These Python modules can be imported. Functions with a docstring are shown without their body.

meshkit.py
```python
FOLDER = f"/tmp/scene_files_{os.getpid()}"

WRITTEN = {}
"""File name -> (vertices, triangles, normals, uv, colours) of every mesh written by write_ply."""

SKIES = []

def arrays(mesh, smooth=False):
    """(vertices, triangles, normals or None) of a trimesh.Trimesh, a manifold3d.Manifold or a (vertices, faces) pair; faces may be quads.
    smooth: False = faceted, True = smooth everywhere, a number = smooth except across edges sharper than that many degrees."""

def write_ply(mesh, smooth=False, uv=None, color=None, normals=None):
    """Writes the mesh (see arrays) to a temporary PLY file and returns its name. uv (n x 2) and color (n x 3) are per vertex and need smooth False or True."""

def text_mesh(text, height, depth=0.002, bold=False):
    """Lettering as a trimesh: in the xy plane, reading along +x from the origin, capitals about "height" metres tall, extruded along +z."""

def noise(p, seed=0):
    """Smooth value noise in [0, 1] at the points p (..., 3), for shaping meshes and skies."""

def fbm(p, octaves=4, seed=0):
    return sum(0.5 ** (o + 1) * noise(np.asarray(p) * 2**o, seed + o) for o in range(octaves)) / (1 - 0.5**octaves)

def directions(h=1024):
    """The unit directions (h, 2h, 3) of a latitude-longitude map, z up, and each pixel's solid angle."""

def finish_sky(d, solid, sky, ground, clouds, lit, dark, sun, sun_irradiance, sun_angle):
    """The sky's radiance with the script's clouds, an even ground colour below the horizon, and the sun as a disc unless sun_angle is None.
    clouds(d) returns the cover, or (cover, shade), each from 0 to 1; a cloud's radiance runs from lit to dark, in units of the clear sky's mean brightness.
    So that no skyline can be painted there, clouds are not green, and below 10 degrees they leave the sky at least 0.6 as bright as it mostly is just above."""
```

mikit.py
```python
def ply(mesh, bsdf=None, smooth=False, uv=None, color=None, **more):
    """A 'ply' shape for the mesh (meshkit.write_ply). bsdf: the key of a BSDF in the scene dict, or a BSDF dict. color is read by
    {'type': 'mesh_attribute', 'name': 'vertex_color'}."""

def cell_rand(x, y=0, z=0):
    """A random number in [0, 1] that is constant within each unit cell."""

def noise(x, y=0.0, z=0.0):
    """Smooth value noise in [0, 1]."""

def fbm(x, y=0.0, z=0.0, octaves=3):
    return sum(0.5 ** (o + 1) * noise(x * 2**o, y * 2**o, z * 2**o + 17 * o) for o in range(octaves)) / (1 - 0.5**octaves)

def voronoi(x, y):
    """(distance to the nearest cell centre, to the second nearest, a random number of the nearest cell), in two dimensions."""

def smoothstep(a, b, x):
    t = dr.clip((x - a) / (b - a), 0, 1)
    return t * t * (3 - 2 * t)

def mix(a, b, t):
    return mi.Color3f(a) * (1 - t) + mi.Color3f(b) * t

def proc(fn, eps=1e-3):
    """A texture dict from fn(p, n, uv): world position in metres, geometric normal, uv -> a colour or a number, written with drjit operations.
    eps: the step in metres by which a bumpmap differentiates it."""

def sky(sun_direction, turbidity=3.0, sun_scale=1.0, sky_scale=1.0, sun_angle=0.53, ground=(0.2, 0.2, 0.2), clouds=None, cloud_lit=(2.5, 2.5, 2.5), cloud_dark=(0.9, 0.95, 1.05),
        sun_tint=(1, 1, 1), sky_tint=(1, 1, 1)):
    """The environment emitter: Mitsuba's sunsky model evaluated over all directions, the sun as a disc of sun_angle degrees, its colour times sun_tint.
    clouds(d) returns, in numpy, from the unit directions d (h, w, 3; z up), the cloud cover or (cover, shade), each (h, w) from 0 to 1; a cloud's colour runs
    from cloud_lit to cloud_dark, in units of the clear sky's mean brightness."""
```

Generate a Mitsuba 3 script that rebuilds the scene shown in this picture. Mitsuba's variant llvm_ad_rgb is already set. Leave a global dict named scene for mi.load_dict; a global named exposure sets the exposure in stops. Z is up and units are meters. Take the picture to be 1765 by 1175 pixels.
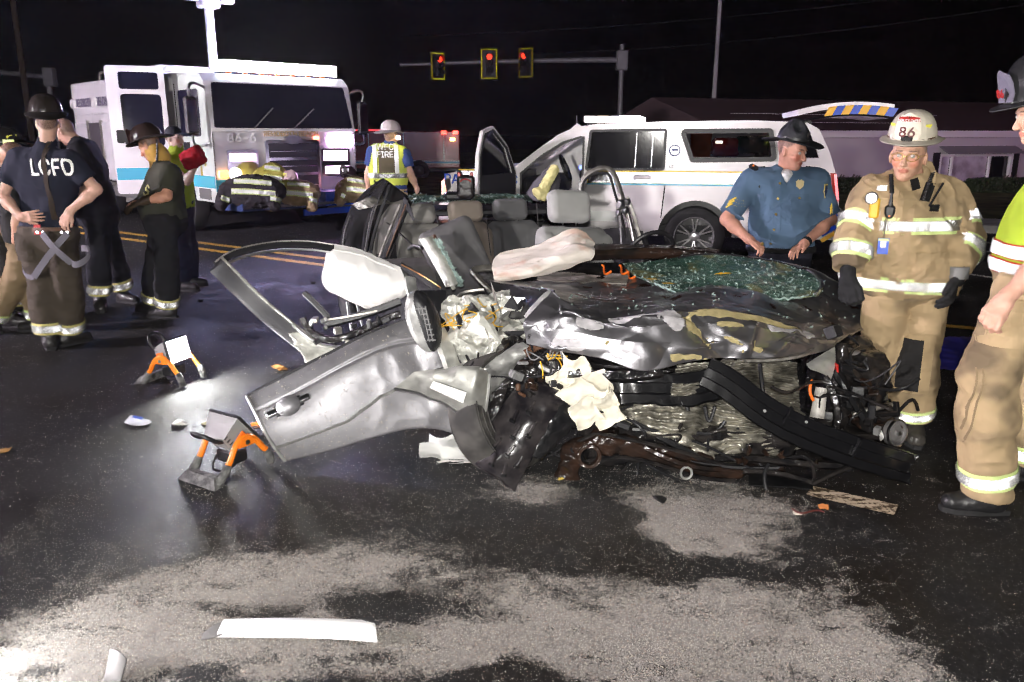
import math, random, numpy as np, trimesh, mitsuba as mi, drjit as dr, mikit, meshkit, manifold3d
from shapely.geometry import Polygon, Point, LineString, box as sbox
from shapely import affinity
from shapely.ops import unary_union
T = mi.ScalarTransform4f
rng = np.random.default_rng(7)
scene, labels = {}, {}
A = np.array
exposure = 0.0

# ---------------------------------------------------------------- camera, sky, lamps outside the frame
EYE = A([0, 0, 1.76]); FPX = 1400.0; PITCH = math.radians(14.3)
_fw = A([0, math.cos(PITCH), -math.sin(PITCH)]); _up = A([0, math.sin(PITCH), math.cos(PITCH)])
scene['camera'] = {'type': 'perspective', 'fov': math.degrees(2 * math.atan(882.5 / FPX)), 'fov_axis': 'x', 'near_clip': 0.05, 'far_clip': 3000.0,
                   'to_world': T().look_at(EYE.tolist(), (EYE + _fw).tolist(), [0, 0, 1])}
scene['sky'] = {**mikit.sky((0.3, -0.8, 0.12), turbidity=3, sun_scale=0.0, sky_scale=0.00012, sky_tint=(1.0, 0.9, 1.15), ground=(0.05, 0.05, 0.05)), 'sampling_weight': 0.15}
FLASH_POS, FLASH_W = A([0.0, -0.10, 1.882]), 165.0      # on the camera's hot shoe
FLOOD_POS, FLOOD_W = A([-3.4, -10.0, 2.2]), 2000.0        # tripod floodlight behind the photographer, to the left
LOW_POS = A([-2.05, 2.25, 0.0])           # a third floodlight on the road, just outside the frame
SCENE_POS, SCENE_W = A([-13.0, 4.0, 3.5]), 3200.0        # scene light of another fire engine, out of the frame at the left
WARN_POS, WARN_W = A([17.0, 14.5, 2.3]), 210.0          # warning lights of a vehicle out of the frame at the right
SPOT_W = 210.0                                           # radiance of the floodlights that stand on the road
BAR_W = 0.95                                             # radiance of the fire engine's light bar

def emit(c, w=1.0):
    return {'type': 'area', 'radiance': {'type': 'rgb', 'value': [float(x) for x in c]}, 'sampling_weight': float(w)}

# ---------------------------------------------------------------- pixels of a 1765 x 1175 frame -> points at a distance
def ray(px, py): return _fw + A([1.0, 0, 0]) * (px - 882.5) / FPX + _up * (587.5 - py) / FPX
def at(px, py, Y): d = ray(px, py); return EYE + d * Y / d[1]
def gnd(px, py, z=0.0): d = ray(px, py); return EYE + d * (z - EYE[2]) / d[2]

# ---------------------------------------------------------------- entries of the scene
_used = set()
def nm(k):
    n, i = k, 0
    while n in _used: i += 1; n = f'{k}_{i:03d}'
    _used.add(n); return n
def thing(name, label, cat, group=None):
    k = nm(name); labels[k] = {'label': label, 'category': cat}
    if group: labels[k]['group'] = group
    return k
def _ply(mesh, mat, smooth, color, **more):
    if color is not None and smooth not in (True, False):            # a smoothing angle splits vertices: carry the colours over
        m = TM(*arr(mesh)); s = trimesh.graph.smooth_shade(m, angle=math.radians(smooth), facet_minarea=None)
        from scipy.spatial import cKDTree
        color = A(color)[cKDTree(m.vertices).query(s.vertices)[1]]; mesh, smooth = s, True
    return mikit.ply(mesh, mat, smooth=smooth, color=color, **more)
def add(parent, name, mesh, mat, smooth=35, label=None, color=None, kind=None, **more):
    k = nm(parent + '__' + name)
    scene[k] = _ply(mesh, mat, smooth, color, **more)
    if label: labels[k] = {'label': label}
    if kind: labels.setdefault(k, {})['kind'] = kind
    return k
def top(name, mesh, mat, label=None, cat=None, smooth=35, group=None, kind=None, color=None, **more):
    k = nm(name); scene[k] = _ply(mesh, mat, smooth, color, **more)
    d = {}
    if label: d['label'] = label
    if cat: d['category'] = cat
    if group: d['group'] = group
    if kind: d['kind'] = kind
    if d: labels[k] = d
    return k

# ---------------------------------------------------------------- mesh helpers
def TM(v, f): return trimesh.Trimesh(A(v, float), A(f, int), process=False)
def arr(m):
    if isinstance(m, tuple):
        v, f = A(m[0], float), A(m[1], int)
        return (v, np.vstack([f[:, [0, 1, 2]], f[:, [0, 2, 3]]])) if f.shape[1] == 4 else (v, f)
    return A(m.vertices, float), A(m.faces, int)
def cat(ms):
    V, F, n = [], [], 0
    for m in ms:
        v, f = arr(m); V.append(v); F.append(f + n); n += len(v)
    return TM(np.vstack(V), np.vstack(F))
def rot(axis, deg): return trimesh.transformations.rotation_matrix(math.radians(deg), axis)[:3, :3]
def RZ(d): return rot([0, 0, 1], d)
def RX(d): return rot([1, 0, 0], d)
def RY(d): return rot([0, 1, 0], d)
def xf(m, R=None, t=(0, 0, 0), s=None):
    v, f = arr(m)
    if s is not None: v = v * A(s)
    if R is not None: v = v @ A(R).T
    if s is not None and np.prod(s) < 0: f = f[:, ::-1]
    return TM(v + A(t), f)
def unit(v): v = A(v, float); return v / (np.linalg.norm(v) + 1e-12)
def frame(z, x=None):
    """Rotation whose third column is z."""
    z = unit(z); x = A([0, 0, 1.0]) if x is None else A(x, float)
    if abs(z @ unit(x)) > 0.98: x = A([1.0, 0, 0]) if abs(z[0]) < .9 else A([0, 1.0, 0])
    x = unit(x - z * (x @ z)); return np.stack([x, np.cross(z, x), z], 1)
def hull(p): return trimesh.convex.convex_hull(A(p, float))
def box(c, s, R=None, bev=0.0):
    h = A(s, float) / 2; b = min(bev, *(h * 0.98)); p = []
    for sx in (-1, 1):
        for sy in (-1, 1):
            for sz in (-1, 1):
                q = h * (sx, sy, sz)
                if b <= 0: p.append(q)
                else: p += [q - A([0, sy * b, sz * b]), q - A([sx * b, 0, sz * b]), q - A([sx * b, sy * b, 0])]
    return xf(hull(p), R, c)
def bar(a, b, w, h, up=(0, 0, 1), bev=0.0):
    a, b = A(a, float), A(b, float); z = b - a
    return box((a + b) / 2, (h, w, np.linalg.norm(z)), frame(z, up), bev)
def spline(p, n):
    from scipy.interpolate import CubicSpline
    p = A(p, float); t = np.r_[0, np.cumsum(np.linalg.norm(np.diff(p[:, :3], axis=0), axis=1) + 1e-6)]
    return CubicSpline(t, p)(np.linspace(0, t[-1], n)) if len(p) > 2 else np.linspace(p[0], p[-1], n)
def tube(pts, r, sides=8, n=None, sect=None, upv=None):
    """A tube along points; sect: closed 2-D section (k, 2) in units of r."""
    p = spline(pts, n) if n else A(pts, float)
    r = np.broadcast_to(A(r, float), (len(p),)) if np.ndim(r) == 0 or len(A(r)) == len(p) else np.interp(np.linspace(0, 1, len(p)), np.linspace(0, 1, len(r)), r)
    t = np.gradient(p, axis=0); t /= np.linalg.norm(t, axis=1, keepdims=True) + 1e-12
    a = unit(np.cross(t[0], [0.13, 0.21, 1.0] if upv is None else upv)); fr = []
    for i in range(len(p)):
        a = unit(a - t[i] * (a @ t[i])); fr.append((a, np.cross(t[i], a)))
    if sect is None: ang = np.arange(sides) * 2 * np.pi / sides; sect = np.stack([np.cos(ang), np.sin(ang)], 1)
    k = len(sect)
    v = np.vstack([p[i] + r[i] * (sect[:, :1] * fr[i][0] + sect[:, 1:] * fr[i][1]) for i in range(len(p))])
    i, j = np.meshgrid(np.arange(len(p) - 1), np.arange(k), indexing='ij')
    q = np.stack([i * k + j, i * k + (j + 1) % k, (i + 1) * k + (j + 1) % k, (i + 1) * k + j], -1).reshape(-1, 4)
    f = np.vstack([q[:, [0, 1, 2]], q[:, [0, 2, 3]]]); m = len(v)
    v = np.vstack([v, p[0], p[-1]]); jj = np.arange(k)
    f = np.vstack([f, np.stack([jj * 0 + m, (jj + 1) % k, jj], 1), np.stack([jj * 0 + m + 1, (len(p) - 1) * k + jj, (len(p) - 1) * k + (jj + 1) % k], 1)])
    return TM(v, f)
def lathe(prof, n=24, c=(0, 0, 0), R=None, closed=False):
    """prof: (radius, height) pairs turned round z."""
    prof = A(prof, float); a = np.arange(n) * 2 * np.pi / n
    v = np.stack([prof[:, None, 0] * np.cos(a), prof[:, None, 0] * np.sin(a), prof[:, None, 1] + 0 * a], -1).reshape(-1, 3)
    m = len(prof); i, j = np.meshgrid(np.arange(m if closed else m - 1), np.arange(n), indexing='ij')
    q = np.stack([i * n + j, i * n + (j + 1) % n, (i + 1) % m * n + (j + 1) % n, (i + 1) % m * n + j], -1).reshape(-1, 4)
    return xf((v, q), R, c)
def cyl(a, b, r, n=16, r2=None):
    a, b = A(a, float), A(b, float); L = np.linalg.norm(b - a)
    return lathe([(0, 0), (r, 0), (r2 or r, L), (0, L)], n, a, frame(b - a))
def ext(poly, d, c=(0, 0, 0), R=None):
    """shapely polygon in xy, thick d along z."""
    gs = getattr(poly, 'geoms', [poly])
    return xf(cat([trimesh.creation.extrude_polygon(g if g.is_valid else g.buffer(0), d, engine='earcut') for g in gs if not g.is_empty]), R, c)
XZ = A([[1.0, 0, 0], [0, 0, -1], [0, 1, 0]])      # xy of a drawing -> upright, facing -y (thickness goes towards -y)
def gridmesh(P):
    n, m = P.shape[:2]; i, j = np.meshgrid(np.arange(n - 1), np.arange(m - 1), indexing='ij')
    q = np.stack([i * m + j, (i + 1) * m + j, (i + 1) * m + j + 1, i * m + j + 1], -1).reshape(-1, 4)
    return P.reshape(-1, 3), np.vstack([q[:, [0, 1, 2]], q[:, [0, 2, 3]]])
def gnormals(P):
    n = np.cross(np.gradient(P, axis=0), np.gradient(P, axis=1)); return n / (np.linalg.norm(n, axis=-1, keepdims=True) + 1e-12)
def refine(C, nu, nv, order=3):
    from scipy.interpolate import make_interp_spline
    C = A(C, float)
    for ax, n in ((0, nu), (1, nv)):
        k = C.shape[ax]; o = order[ax] if np.ndim(order) else order; C = make_interp_spline(np.linspace(0, 1, k), C, k=min(o, k - 1), axis=ax)(np.linspace(0, 1, n))
    return C
def thick(P, t):
    """A sheet of points made a closed slab of thickness t."""
    Q = P - gnormals(P) * t; n, m = P.shape[:2]
    v, f = gridmesh(P); v2, f2 = gridmesh(Q); N = len(v)
    b = np.r_[np.arange(m), np.arange(1, n) * m + m - 1, (n - 1) * m + np.arange(m - 2, -1, -1), np.arange(n - 2, 0, -1) * m]
    c = np.roll(b, -1); side = np.vstack([np.stack([b, c, c + N], 1), np.stack([b, c + N, b + N], 1)])
    return TM(np.vstack([v, v2]), np.vstack([f, f2[:, ::-1] + N, side]))
def crumple(P, amp, freq, seed=0, oct=4, ridged=False):
    w = meshkit.fbm(P * freq + seed * 7.3, oct, seed)
    w = 1 - 2 * np.abs(w - 0.5) * 2 if ridged else (w - 0.5) * 2
    return P + gnormals(P) * (amp * w)[..., None]
def panel(C, nu, nv, t, amp=0, freq=5, seed=0, order=3, ridged=False, oct=4):
    P = refine(C, nu, nv, order)
    return thick(crumple(P, amp, freq, seed, oct, ridged) if amp else P, t)
def text(s, h, c, R, depth=0.002, bold=False, center=True, sx=1.0):
    m = meshkit.text_mesh(s, h, depth, bold); v, f = arr(m)
    if center: v = v - A([(v[:, 0].min() + v[:, 0].max()) / 2, (v[:, 1].min() + v[:, 1].max()) / 2, 0])
    return xf((v * A([sx, 1, 1]), f), R, c)

# ---------------------------------------------------------------- distance fields -> meshes (bodies, clothes, cushions, crumpled things)
def cap(P, a, b, ra, rb=None):
    a, b = A(a, float), A(b, float); rb = ra if rb is None else rb; ab = b - a
    t = np.clip((P - a) @ ab / (ab @ ab + 1e-12), 0, 1)
    return np.linalg.norm(P - a - t[:, None] * ab, axis=1) - (ra + (rb - ra) * t)
def ell(P, c, r, R=None):
    q = P - A(c); q = q @ A(R) if R is not None else q; r = A(r, float)
    k0 = np.linalg.norm(q / r, axis=1); k1 = np.linalg.norm(q / r**2, axis=1)
    return k0 * (k0 - 1) / (k1 + 1e-9)
def rbox(P, c, h, r, R=None):
    q = P - A(c); q = np.abs(q @ A(R) if R is not None else q) - (A(h, float) - r)
    return np.linalg.norm(np.maximum(q, 0), axis=1) + np.minimum(q.max(1), 0) - r
def smin(a, b, k):
    h = np.maximum(k - np.abs(a - b), 0) / k; return np.minimum(a, b) - h * h * k * 0.25
def smax(a, b, k): return -smin(-a, -b, k)
def snets(f, lo, hi, h, coarse=4):
    lo, hi = A(lo, float), A(hi, float); n = (np.ceil((hi - lo) / h / coarse).astype(int) + 1) * coarse + 1
    ax = [lo[k] + h * np.arange(n[k]) for k in range(3)]
    cx = [a[::coarse] for a in ax]; G = np.stack(np.meshgrid(*cx, indexing='ij'), -1)
    D = f(G.reshape(-1, 3)).reshape(G.shape[:3]); near = np.abs(D) < coarse * h * 1.9
    up = lambda X: X.repeat(coarse, 0).repeat(coarse, 1).repeat(coarse, 2)
    s = coarse // 2
    d = up(D)[s:s + n[0], s:s + n[1], s:s + n[2]].copy(); m = up(near)[s:s + n[0], s:s + n[1], s:s + n[2]]
    i = np.argwhere(m); pts = np.stack([ax[k][i[:, k]] for k in range(3)], 1)
    d[i[:, 0], i[:, 1], i[:, 2]] = np.concatenate([f(c) for c in np.array_split(pts, max(1, len(pts) // 400000))]) if len(pts) else []
    ins = d < 0; c8 = [(a, b, c) for a in (0, 1) for b in (0, 1) for c in (0, 1)]
    sl = lambda X, o: X[o[0]:X.shape[0] - 1 + o[0], o[1]:X.shape[1] - 1 + o[1], o[2]:X.shape[2] - 1 + o[2]]
    cnt = sum(sl(ins, o).astype(np.int8) for o in c8); cell = np.argwhere((cnt > 0) & (cnt < 8))
    idx = np.full(np.array(d.shape) - 1, -1, np.int64); idx[cell[:, 0], cell[:, 1], cell[:, 2]] = np.arange(len(cell))
    dv = {o: d[cell[:, 0] + o[0], cell[:, 1] + o[1], cell[:, 2] + o[2]] for o in c8}
    acc, w = np.zeros((len(cell), 3)), np.zeros(len(cell))
    for o in c8:
        for k in range(3):
            if o[k] == 0:
                e = list(o); e[k] = 1; e = tuple(e); a, b = dv[o], dv[e]; x = (a < 0) != (b < 0)
                t = np.where(x, a / np.where(x, a - b, 1), 0); p = np.tile(A(o, float), (len(cell), 1)); p[:, k] += t
                acc += p * x[:, None]; w += x
    v = lo + h * (cell + acc / np.maximum(w, 1)[:, None]); F = []
    for k in range(3):
        u, q = (k + 1) % 3, (k + 2) % 3
        a = ins[tuple(slice(0, -1) if j == k else slice(None) for j in range(3))]; b = ins[tuple(slice(1, None) if j == k else slice(None) for j in range(3))]
        e = np.argwhere(a != b); e = e[(e[:, u] > 0) & (e[:, q] > 0) & (e[:, u] < d.shape[u] - 1) & (e[:, q] < d.shape[q] - 1)]
        def ci(du, dq):
            z = e.copy(); z[:, u] += du; z[:, q] += dq; return idx[z[:, 0], z[:, 1], z[:, 2]]
        Q = np.stack([ci(-1, -1), ci(0, -1), ci(0, 0), ci(-1, 0)], 1)
        fl = a[e[:, 0], e[:, 1], e[:, 2]]; Q[~fl] = Q[~fl][:, ::-1]; F.append(Q)
    F = np.vstack(F); F = F[(F >= 0).all(1)]
    return TM(v, np.vstack([F[:, [0, 1, 2]], F[:, [0, 2, 3]]]))
def wrinkle(P, amp, freq, seed=0, stretch=(1, 1, 1), R=None):
    q = P @ A(R) if R is not None else P
    w = meshkit.fbm(q * A(stretch) * freq + 31.7 * seed, 3, seed); v = meshkit.fbm(q * A(stretch) * freq * 2.3 + 11.1 * seed, 2, seed + 9)
    return amp * (.75 * (1 - 4 * np.abs(w - 0.5)) + .55 * (1 - 5 * np.abs(v - 0.5)))
def trace(f, o, d, far=1.0, it=26):
    """Distance along the rays o + t d at which the field f is met (nan where it is missed)."""
    t = np.zeros(len(o))
    for _ in range(it): t = np.minimum(t + 0.85 * f(o + d * t[:, None]), far)
    t[(f(o + d * t[:, None]) > 0.02) | (t >= far)] = np.nan; return t
# ---------------------------------------------------------------- materials
def rgb(c): return {'type': 'rgb', 'value': [float(x) for x in (c if np.ndim(c) else [c] * 3)]}
VC = {'type': 'mesh_attribute', 'name': 'vertex_color'}
def mat(name, c, rough=0.6, metal=0.0, spec=0.5, coat=0.0, bump=None, bscale=1.0, **more):
    b = {'type': 'principled', 'base_color': c if isinstance(c, dict) else rgb(c), 'roughness': rough, 'metallic': metal, 'specular': spec, **more}
    if coat: b['clearcoat'] = coat; b['clearcoat_gloss'] = 0.9
    if bump is not None: b = {'type': 'bumpmap', 'arbitrary': bump, 'scale': bscale, 'bsdf': b}
    scene[name] = {'type': 'twosided', 'bsdf': b}
    return name
_fx, _sm = mikit.fbm, mikit.smoothstep
P_weave = mikit.proc(lambda p, n, uv: 0.6 * _fx(p.x * 90, p.y * 90, p.z * 90, 2) + 0.4 * mikit.noise(p.x * 420, p.y * 420, p.z * 420), eps=2e-3)
P_grime = mikit.proc(lambda p, n, uv: _fx(p.x * 26, p.y * 26, p.z * 26, 4), eps=3e-3)
def mottled(lo, hi, f=9.0, o=4):
    return mikit.proc(lambda p, n, uv: mikit.mix(lo, hi, _sm(0.25, 0.75, _fx(p.x * f, p.y * f, p.z * f, o))))
mat('m_cloth', VC, 0.92, spec=0.2, sheen=0.15, bump=P_weave, bscale=0.0022)
mat('m_skin', VC, 0.56, spec=0.45)
mat('m_paint', VC, 0.43, metal=0.5, spec=0.6, coat=0.5)
mat('m_bonnet', VC, 0.32, metal=0.92, spec=0.6, coat=0.5)
mat('m_satin', VC, 0.42, spec=0.5)
mat('m_gloss', VC, 0.16, spec=0.6, coat=0.3)
mat('m_rough', VC, 0.85, spec=0.3)
mat('m_wet_black', mottled((0.006, 0.006, 0.007), (0.024, 0.021, 0.02), 14), 0.15, spec=0.55, bump=P_grime, bscale=0.012)
mat('m_rust_black', mottled((0.007, 0.0055, 0.005), (0.034, 0.018, 0.012), 11), 0.2, spec=0.5, bump=P_grime, bscale=0.012)
mat('m_beam', (.006, .006, .007), .15, spec=.5)
mat('m_black', (0.014, 0.014, 0.016), 0.45, spec=0.5)
mat('m_rubber', (0.018, 0.018, 0.019), 0.75, spec=0.3)
mat('m_chrome', (0.72, 0.72, 0.74), 0.14, metal=1.0)
mat('m_steel', (0.5, 0.5, 0.5), 0.3, metal=1.0)
mat('m_alu', mottled((0.22, 0.21, 0.19), (0.5, 0.48, 0.44), 22), 0.45, metal=0.8)
mat('m_fins', mottled((0.09, 0.085, 0.07), (0.40, 0.38, 0.32), 17), 0.45, metal=0.7)
mat('m_white', (0.78, 0.78, 0.77), 0.35, coat=0.4)
mat('m_whiteplain', (0.78, 0.77, 0.74), 0.7)
mat('m_dkglass', (0.006, 0.007, 0.009), 0.05, spec=0.7)
mat('m_red', (0.36, 0.015, 0.012), 0.3, coat=0.4)
mat('m_orange', (0.85, 0.16, 0.015), 0.4)
mat('m_yellow', (0.75, 0.42, 0.03), 0.5)
mat('m_lime', (0.62, 0.74, 0.30), 0.8)
mat('m_blue', (0.012, 0.06, 0.42), 0.4)
mat('m_sky', (0.06, 0.42, 0.62), 0.4)
mat('m_gray', (0.16, 0.16, 0.16), 0.6)
mat('m_tape', (0.86, 0.88, 0.86), 0.55)
mat('m_gold', (0.7, 0.5, 0.15), 0.3, metal=0.9)
scene['m_glass'] = {'type': 'thindielectric'}
scene['m_tint'] = {'type': 'thindielectric', 'specular_transmittance': rgb((0.10, 0.11, 0.13))}
for _n, _c, _al in (('m_retro', (0.985, 0.985, 0.985), .16), ('m_retro_mid', (0.985, 0.985, 0.985), .085), ('m_retro_far', (0.985, 0.985, 0.985), .04), ('m_retro_yellow', (0.98, 0.90, 0.12), .07)):
    scene[_n] = {'type': 'twosided', 'bsdf': {'type': 'roughconductor', 'material': 'none', 'alpha': _al, 'distribution': 'ggx', 'specular_reflectance': rgb(_c)}}
def vcol(m, c, var=0.0, freq=10.0, seed=0, oct=3):
    """Per-vertex colour: c, varied by noise of the given share."""
    v = arr(m)[0]; c = np.broadcast_to(A(c, float), (len(v), 3)).copy()
    if var: c *= (1 + var * 2 * (meshkit.fbm(v * freq + seed, oct, seed) - 0.5))[:, None]
    return np.clip(c, 0, 1)
def retro(S, N, s=0.006):
    """Corner-cube sheeting: S (n, m, 3) points and N normals of a strip, evenly spaced along both ways; prisms of pitch s."""
    from scipy.ndimage import map_coordinates
    n, m = S.shape[:2]
    L = np.linalg.norm(np.diff(S, axis=0), axis=-1).sum(0).mean(); W = np.linalg.norm(np.diff(S, axis=1), axis=-1).sum(1).mean()
    a, b = max(2, int(round(L / s))), max(2, int(round(W / (s * 0.866))))
    i, j = np.meshgrid(np.arange(a + 1), np.arange(b + 1), indexing='ij')
    u = np.clip((i + 0.5 * (j % 2)) / a, 0, 1) * (n - 1); w = j / b * (m - 1)
    P = np.stack([map_coordinates(S[..., k], [u, w], order=1) for k in range(3)], -1); Q = np.stack([map_coordinates(N[..., k], [u, w], order=1) for k in range(3)], -1)
    i0 = i - (j - j % 2) // 2                                   # axial coordinate of the triangular lattice
    P = P + Q * (((i0 - j) % 3) * s * 0.707)[..., None]
    F, k = [], b + 1
    I, J = np.meshgrid(np.arange(a), np.arange(b), indexing='ij'); o = I * k + J; e = (J % 2 == 0)
    f1 = np.where(e[..., None], np.stack([o, o + k, o + 1], -1), np.stack([o, o + k, o + k + 1], -1))
    f2 = np.where(e[..., None], np.stack([o + k, o + k + 1, o + 1], -1), np.stack([o, o + k + 1, o + 1], -1))
    return TM(P.reshape(-1, 3), np.vstack([f1.reshape(-1, 3), f2.reshape(-1, 3)]))
def quadstrip(a, b, c, d, n=2, m=2):
    u = np.linspace(0, 1, n)[:, None, None]; w = np.linspace(0, 1, m)[None, :, None]
    a, b, c, d = (A(x, float) for x in (a, b, c, d)); S = (a * (1 - u) + b * u) * (1 - w) + (d * (1 - u) + c * u) * w
    return S, np.broadcast_to(unit(np.cross(b - a, d - a)), S.shape)
mat('m_tan',(.36,.25,.13),.9)
mat('m_maroon', (.10, .02, .018), .5); mat('m_yel2', (.9, .85, .12), .5); mat('m_brown', (.09, .04, .02), .6)
# ---------------------------------------------------------------- lamps outside the frame
def lamp_panel(parent, name, c, to, w, h, power, col, weight=1.0):
    """A luminous rectangle at c facing the point to."""
    c = A(c, float); R = frame(A(to) - c, (0, 0, 1)); v = A([[-h / 2, -w / 2, 0], [h / 2, -w / 2, 0], [h / 2, w / 2, 0], [-h / 2, w / 2, 0]]) @ R.T + c
    k = nm(parent + '__' + name)
    scene[k] = {**mikit.ply((v, [[0, 1, 2], [0, 2, 3]]), 'm_white'), 'emitter': emit(A(col) * power / (math.pi * w * h), weight)}
    return k
_t = thing('flash_camera', 'the photographer\'s camera with its flash raised, behind the picture', 'camera')
lamp_panel(_t, 'flash_tube', FLASH_POS, at(930, 330, 6), 0.055, 0.028, FLASH_W, (1.0, 0.97, 0.93), 5)
add(_t, 'flash_housing', box(FLASH_POS + A([0, -0.045, 0.0]), (0.075, 0.07, 0.04), bev=.008), 'm_black')
add(_t, 'lens_barrel', xf(lathe([(.030, .0), (.043, .0), (.043, .13), (.030, .13)], 32, closed=True), np.stack([A([1.0, 0, 0]), np.cross(-_fw, A([1.0, 0, 0])), -_fw], 1), EYE - _fw * .004), 'm_black')
add(_t, 'body', box(EYE - _fw * .17 + _up * .005, (.145, .075, .115), np.stack([A([1.0, 0, 0]), _fw, _up], 1), .015), 'm_black')
_t = thing('tripod_floodlight', 'floodlight on a tripod behind the photographer, outside the picture', 'floodlight')
lamp_panel(_t, 'lens', FLOOD_POS, (1.0, 8.0, 0.9), 0.5, 0.3, FLOOD_W, (1.0, 0.96, 0.90), 5)
add(_t, 'housing', box(FLOOD_POS + A([0, -0.09, 0]), (0.56, 0.14, 0.36), bev=.02), 'm_black')
add(_t, 'mast', cyl(FLOOD_POS * A([1, 1, 0]), FLOOD_POS + A([0, -.1, 0]), .025, 10), 'm_steel')
for _a in (90, 210, 330): add(_t, 'leg', bar(FLOOD_POS * A([1, 1, 0]) + A([0, 0, .9]), FLOOD_POS * A([1, 1, 0]) + A([.6 * math.cos(math.radians(_a)), .6 * math.sin(math.radians(_a)), .01]), .025, .025), 'm_black')
_t = thing('scene_light', 'scene light on another vehicle outside the left of the picture', 'floodlight')
lamp_panel(_t, 'lens', SCENE_POS, (-2.0, 15.0, 1.6), 0.7, 0.25, SCENE_W, (1.0, 0.86, 0.98), 1.5)
add(_t, 'housing', box(SCENE_POS + A([-.04, -.1, 0]), (.75, .1, .3), RZ(-30), .02), 'm_black'); add(_t, 'mast', cyl(SCENE_POS * A([1, 1, 0]) + A([-.05, -.1, 0]), SCENE_POS + A([-.05, -.1, 0]), .05, 10), 'm_steel')
_t = thing('warning_light_bar', 'warning light bar of a vehicle outside the right of the picture', 'light bar')
for _i, _c in enumerate(((.35, .25, 1.0), (1.0, .22, .45))): lamp_panel(_t, 'lens', WARN_POS + A([_i * .5, 0, 0]), (18.0, 27.0, 1.6), 0.4, 0.2, WARN_W / 2, _c, .6)
add(_t, 'housing', box(WARN_POS + A([.25, -.12, 0]), (1.2, .18, .26), None, .03), 'm_black'); add(_t, 'mast', cyl(WARN_POS * A([1, 1, 0]) + A([.25, -.12, 0]), WARN_POS + A([.25, -.12, 0]), .05, 10), 'm_steel')
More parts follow.
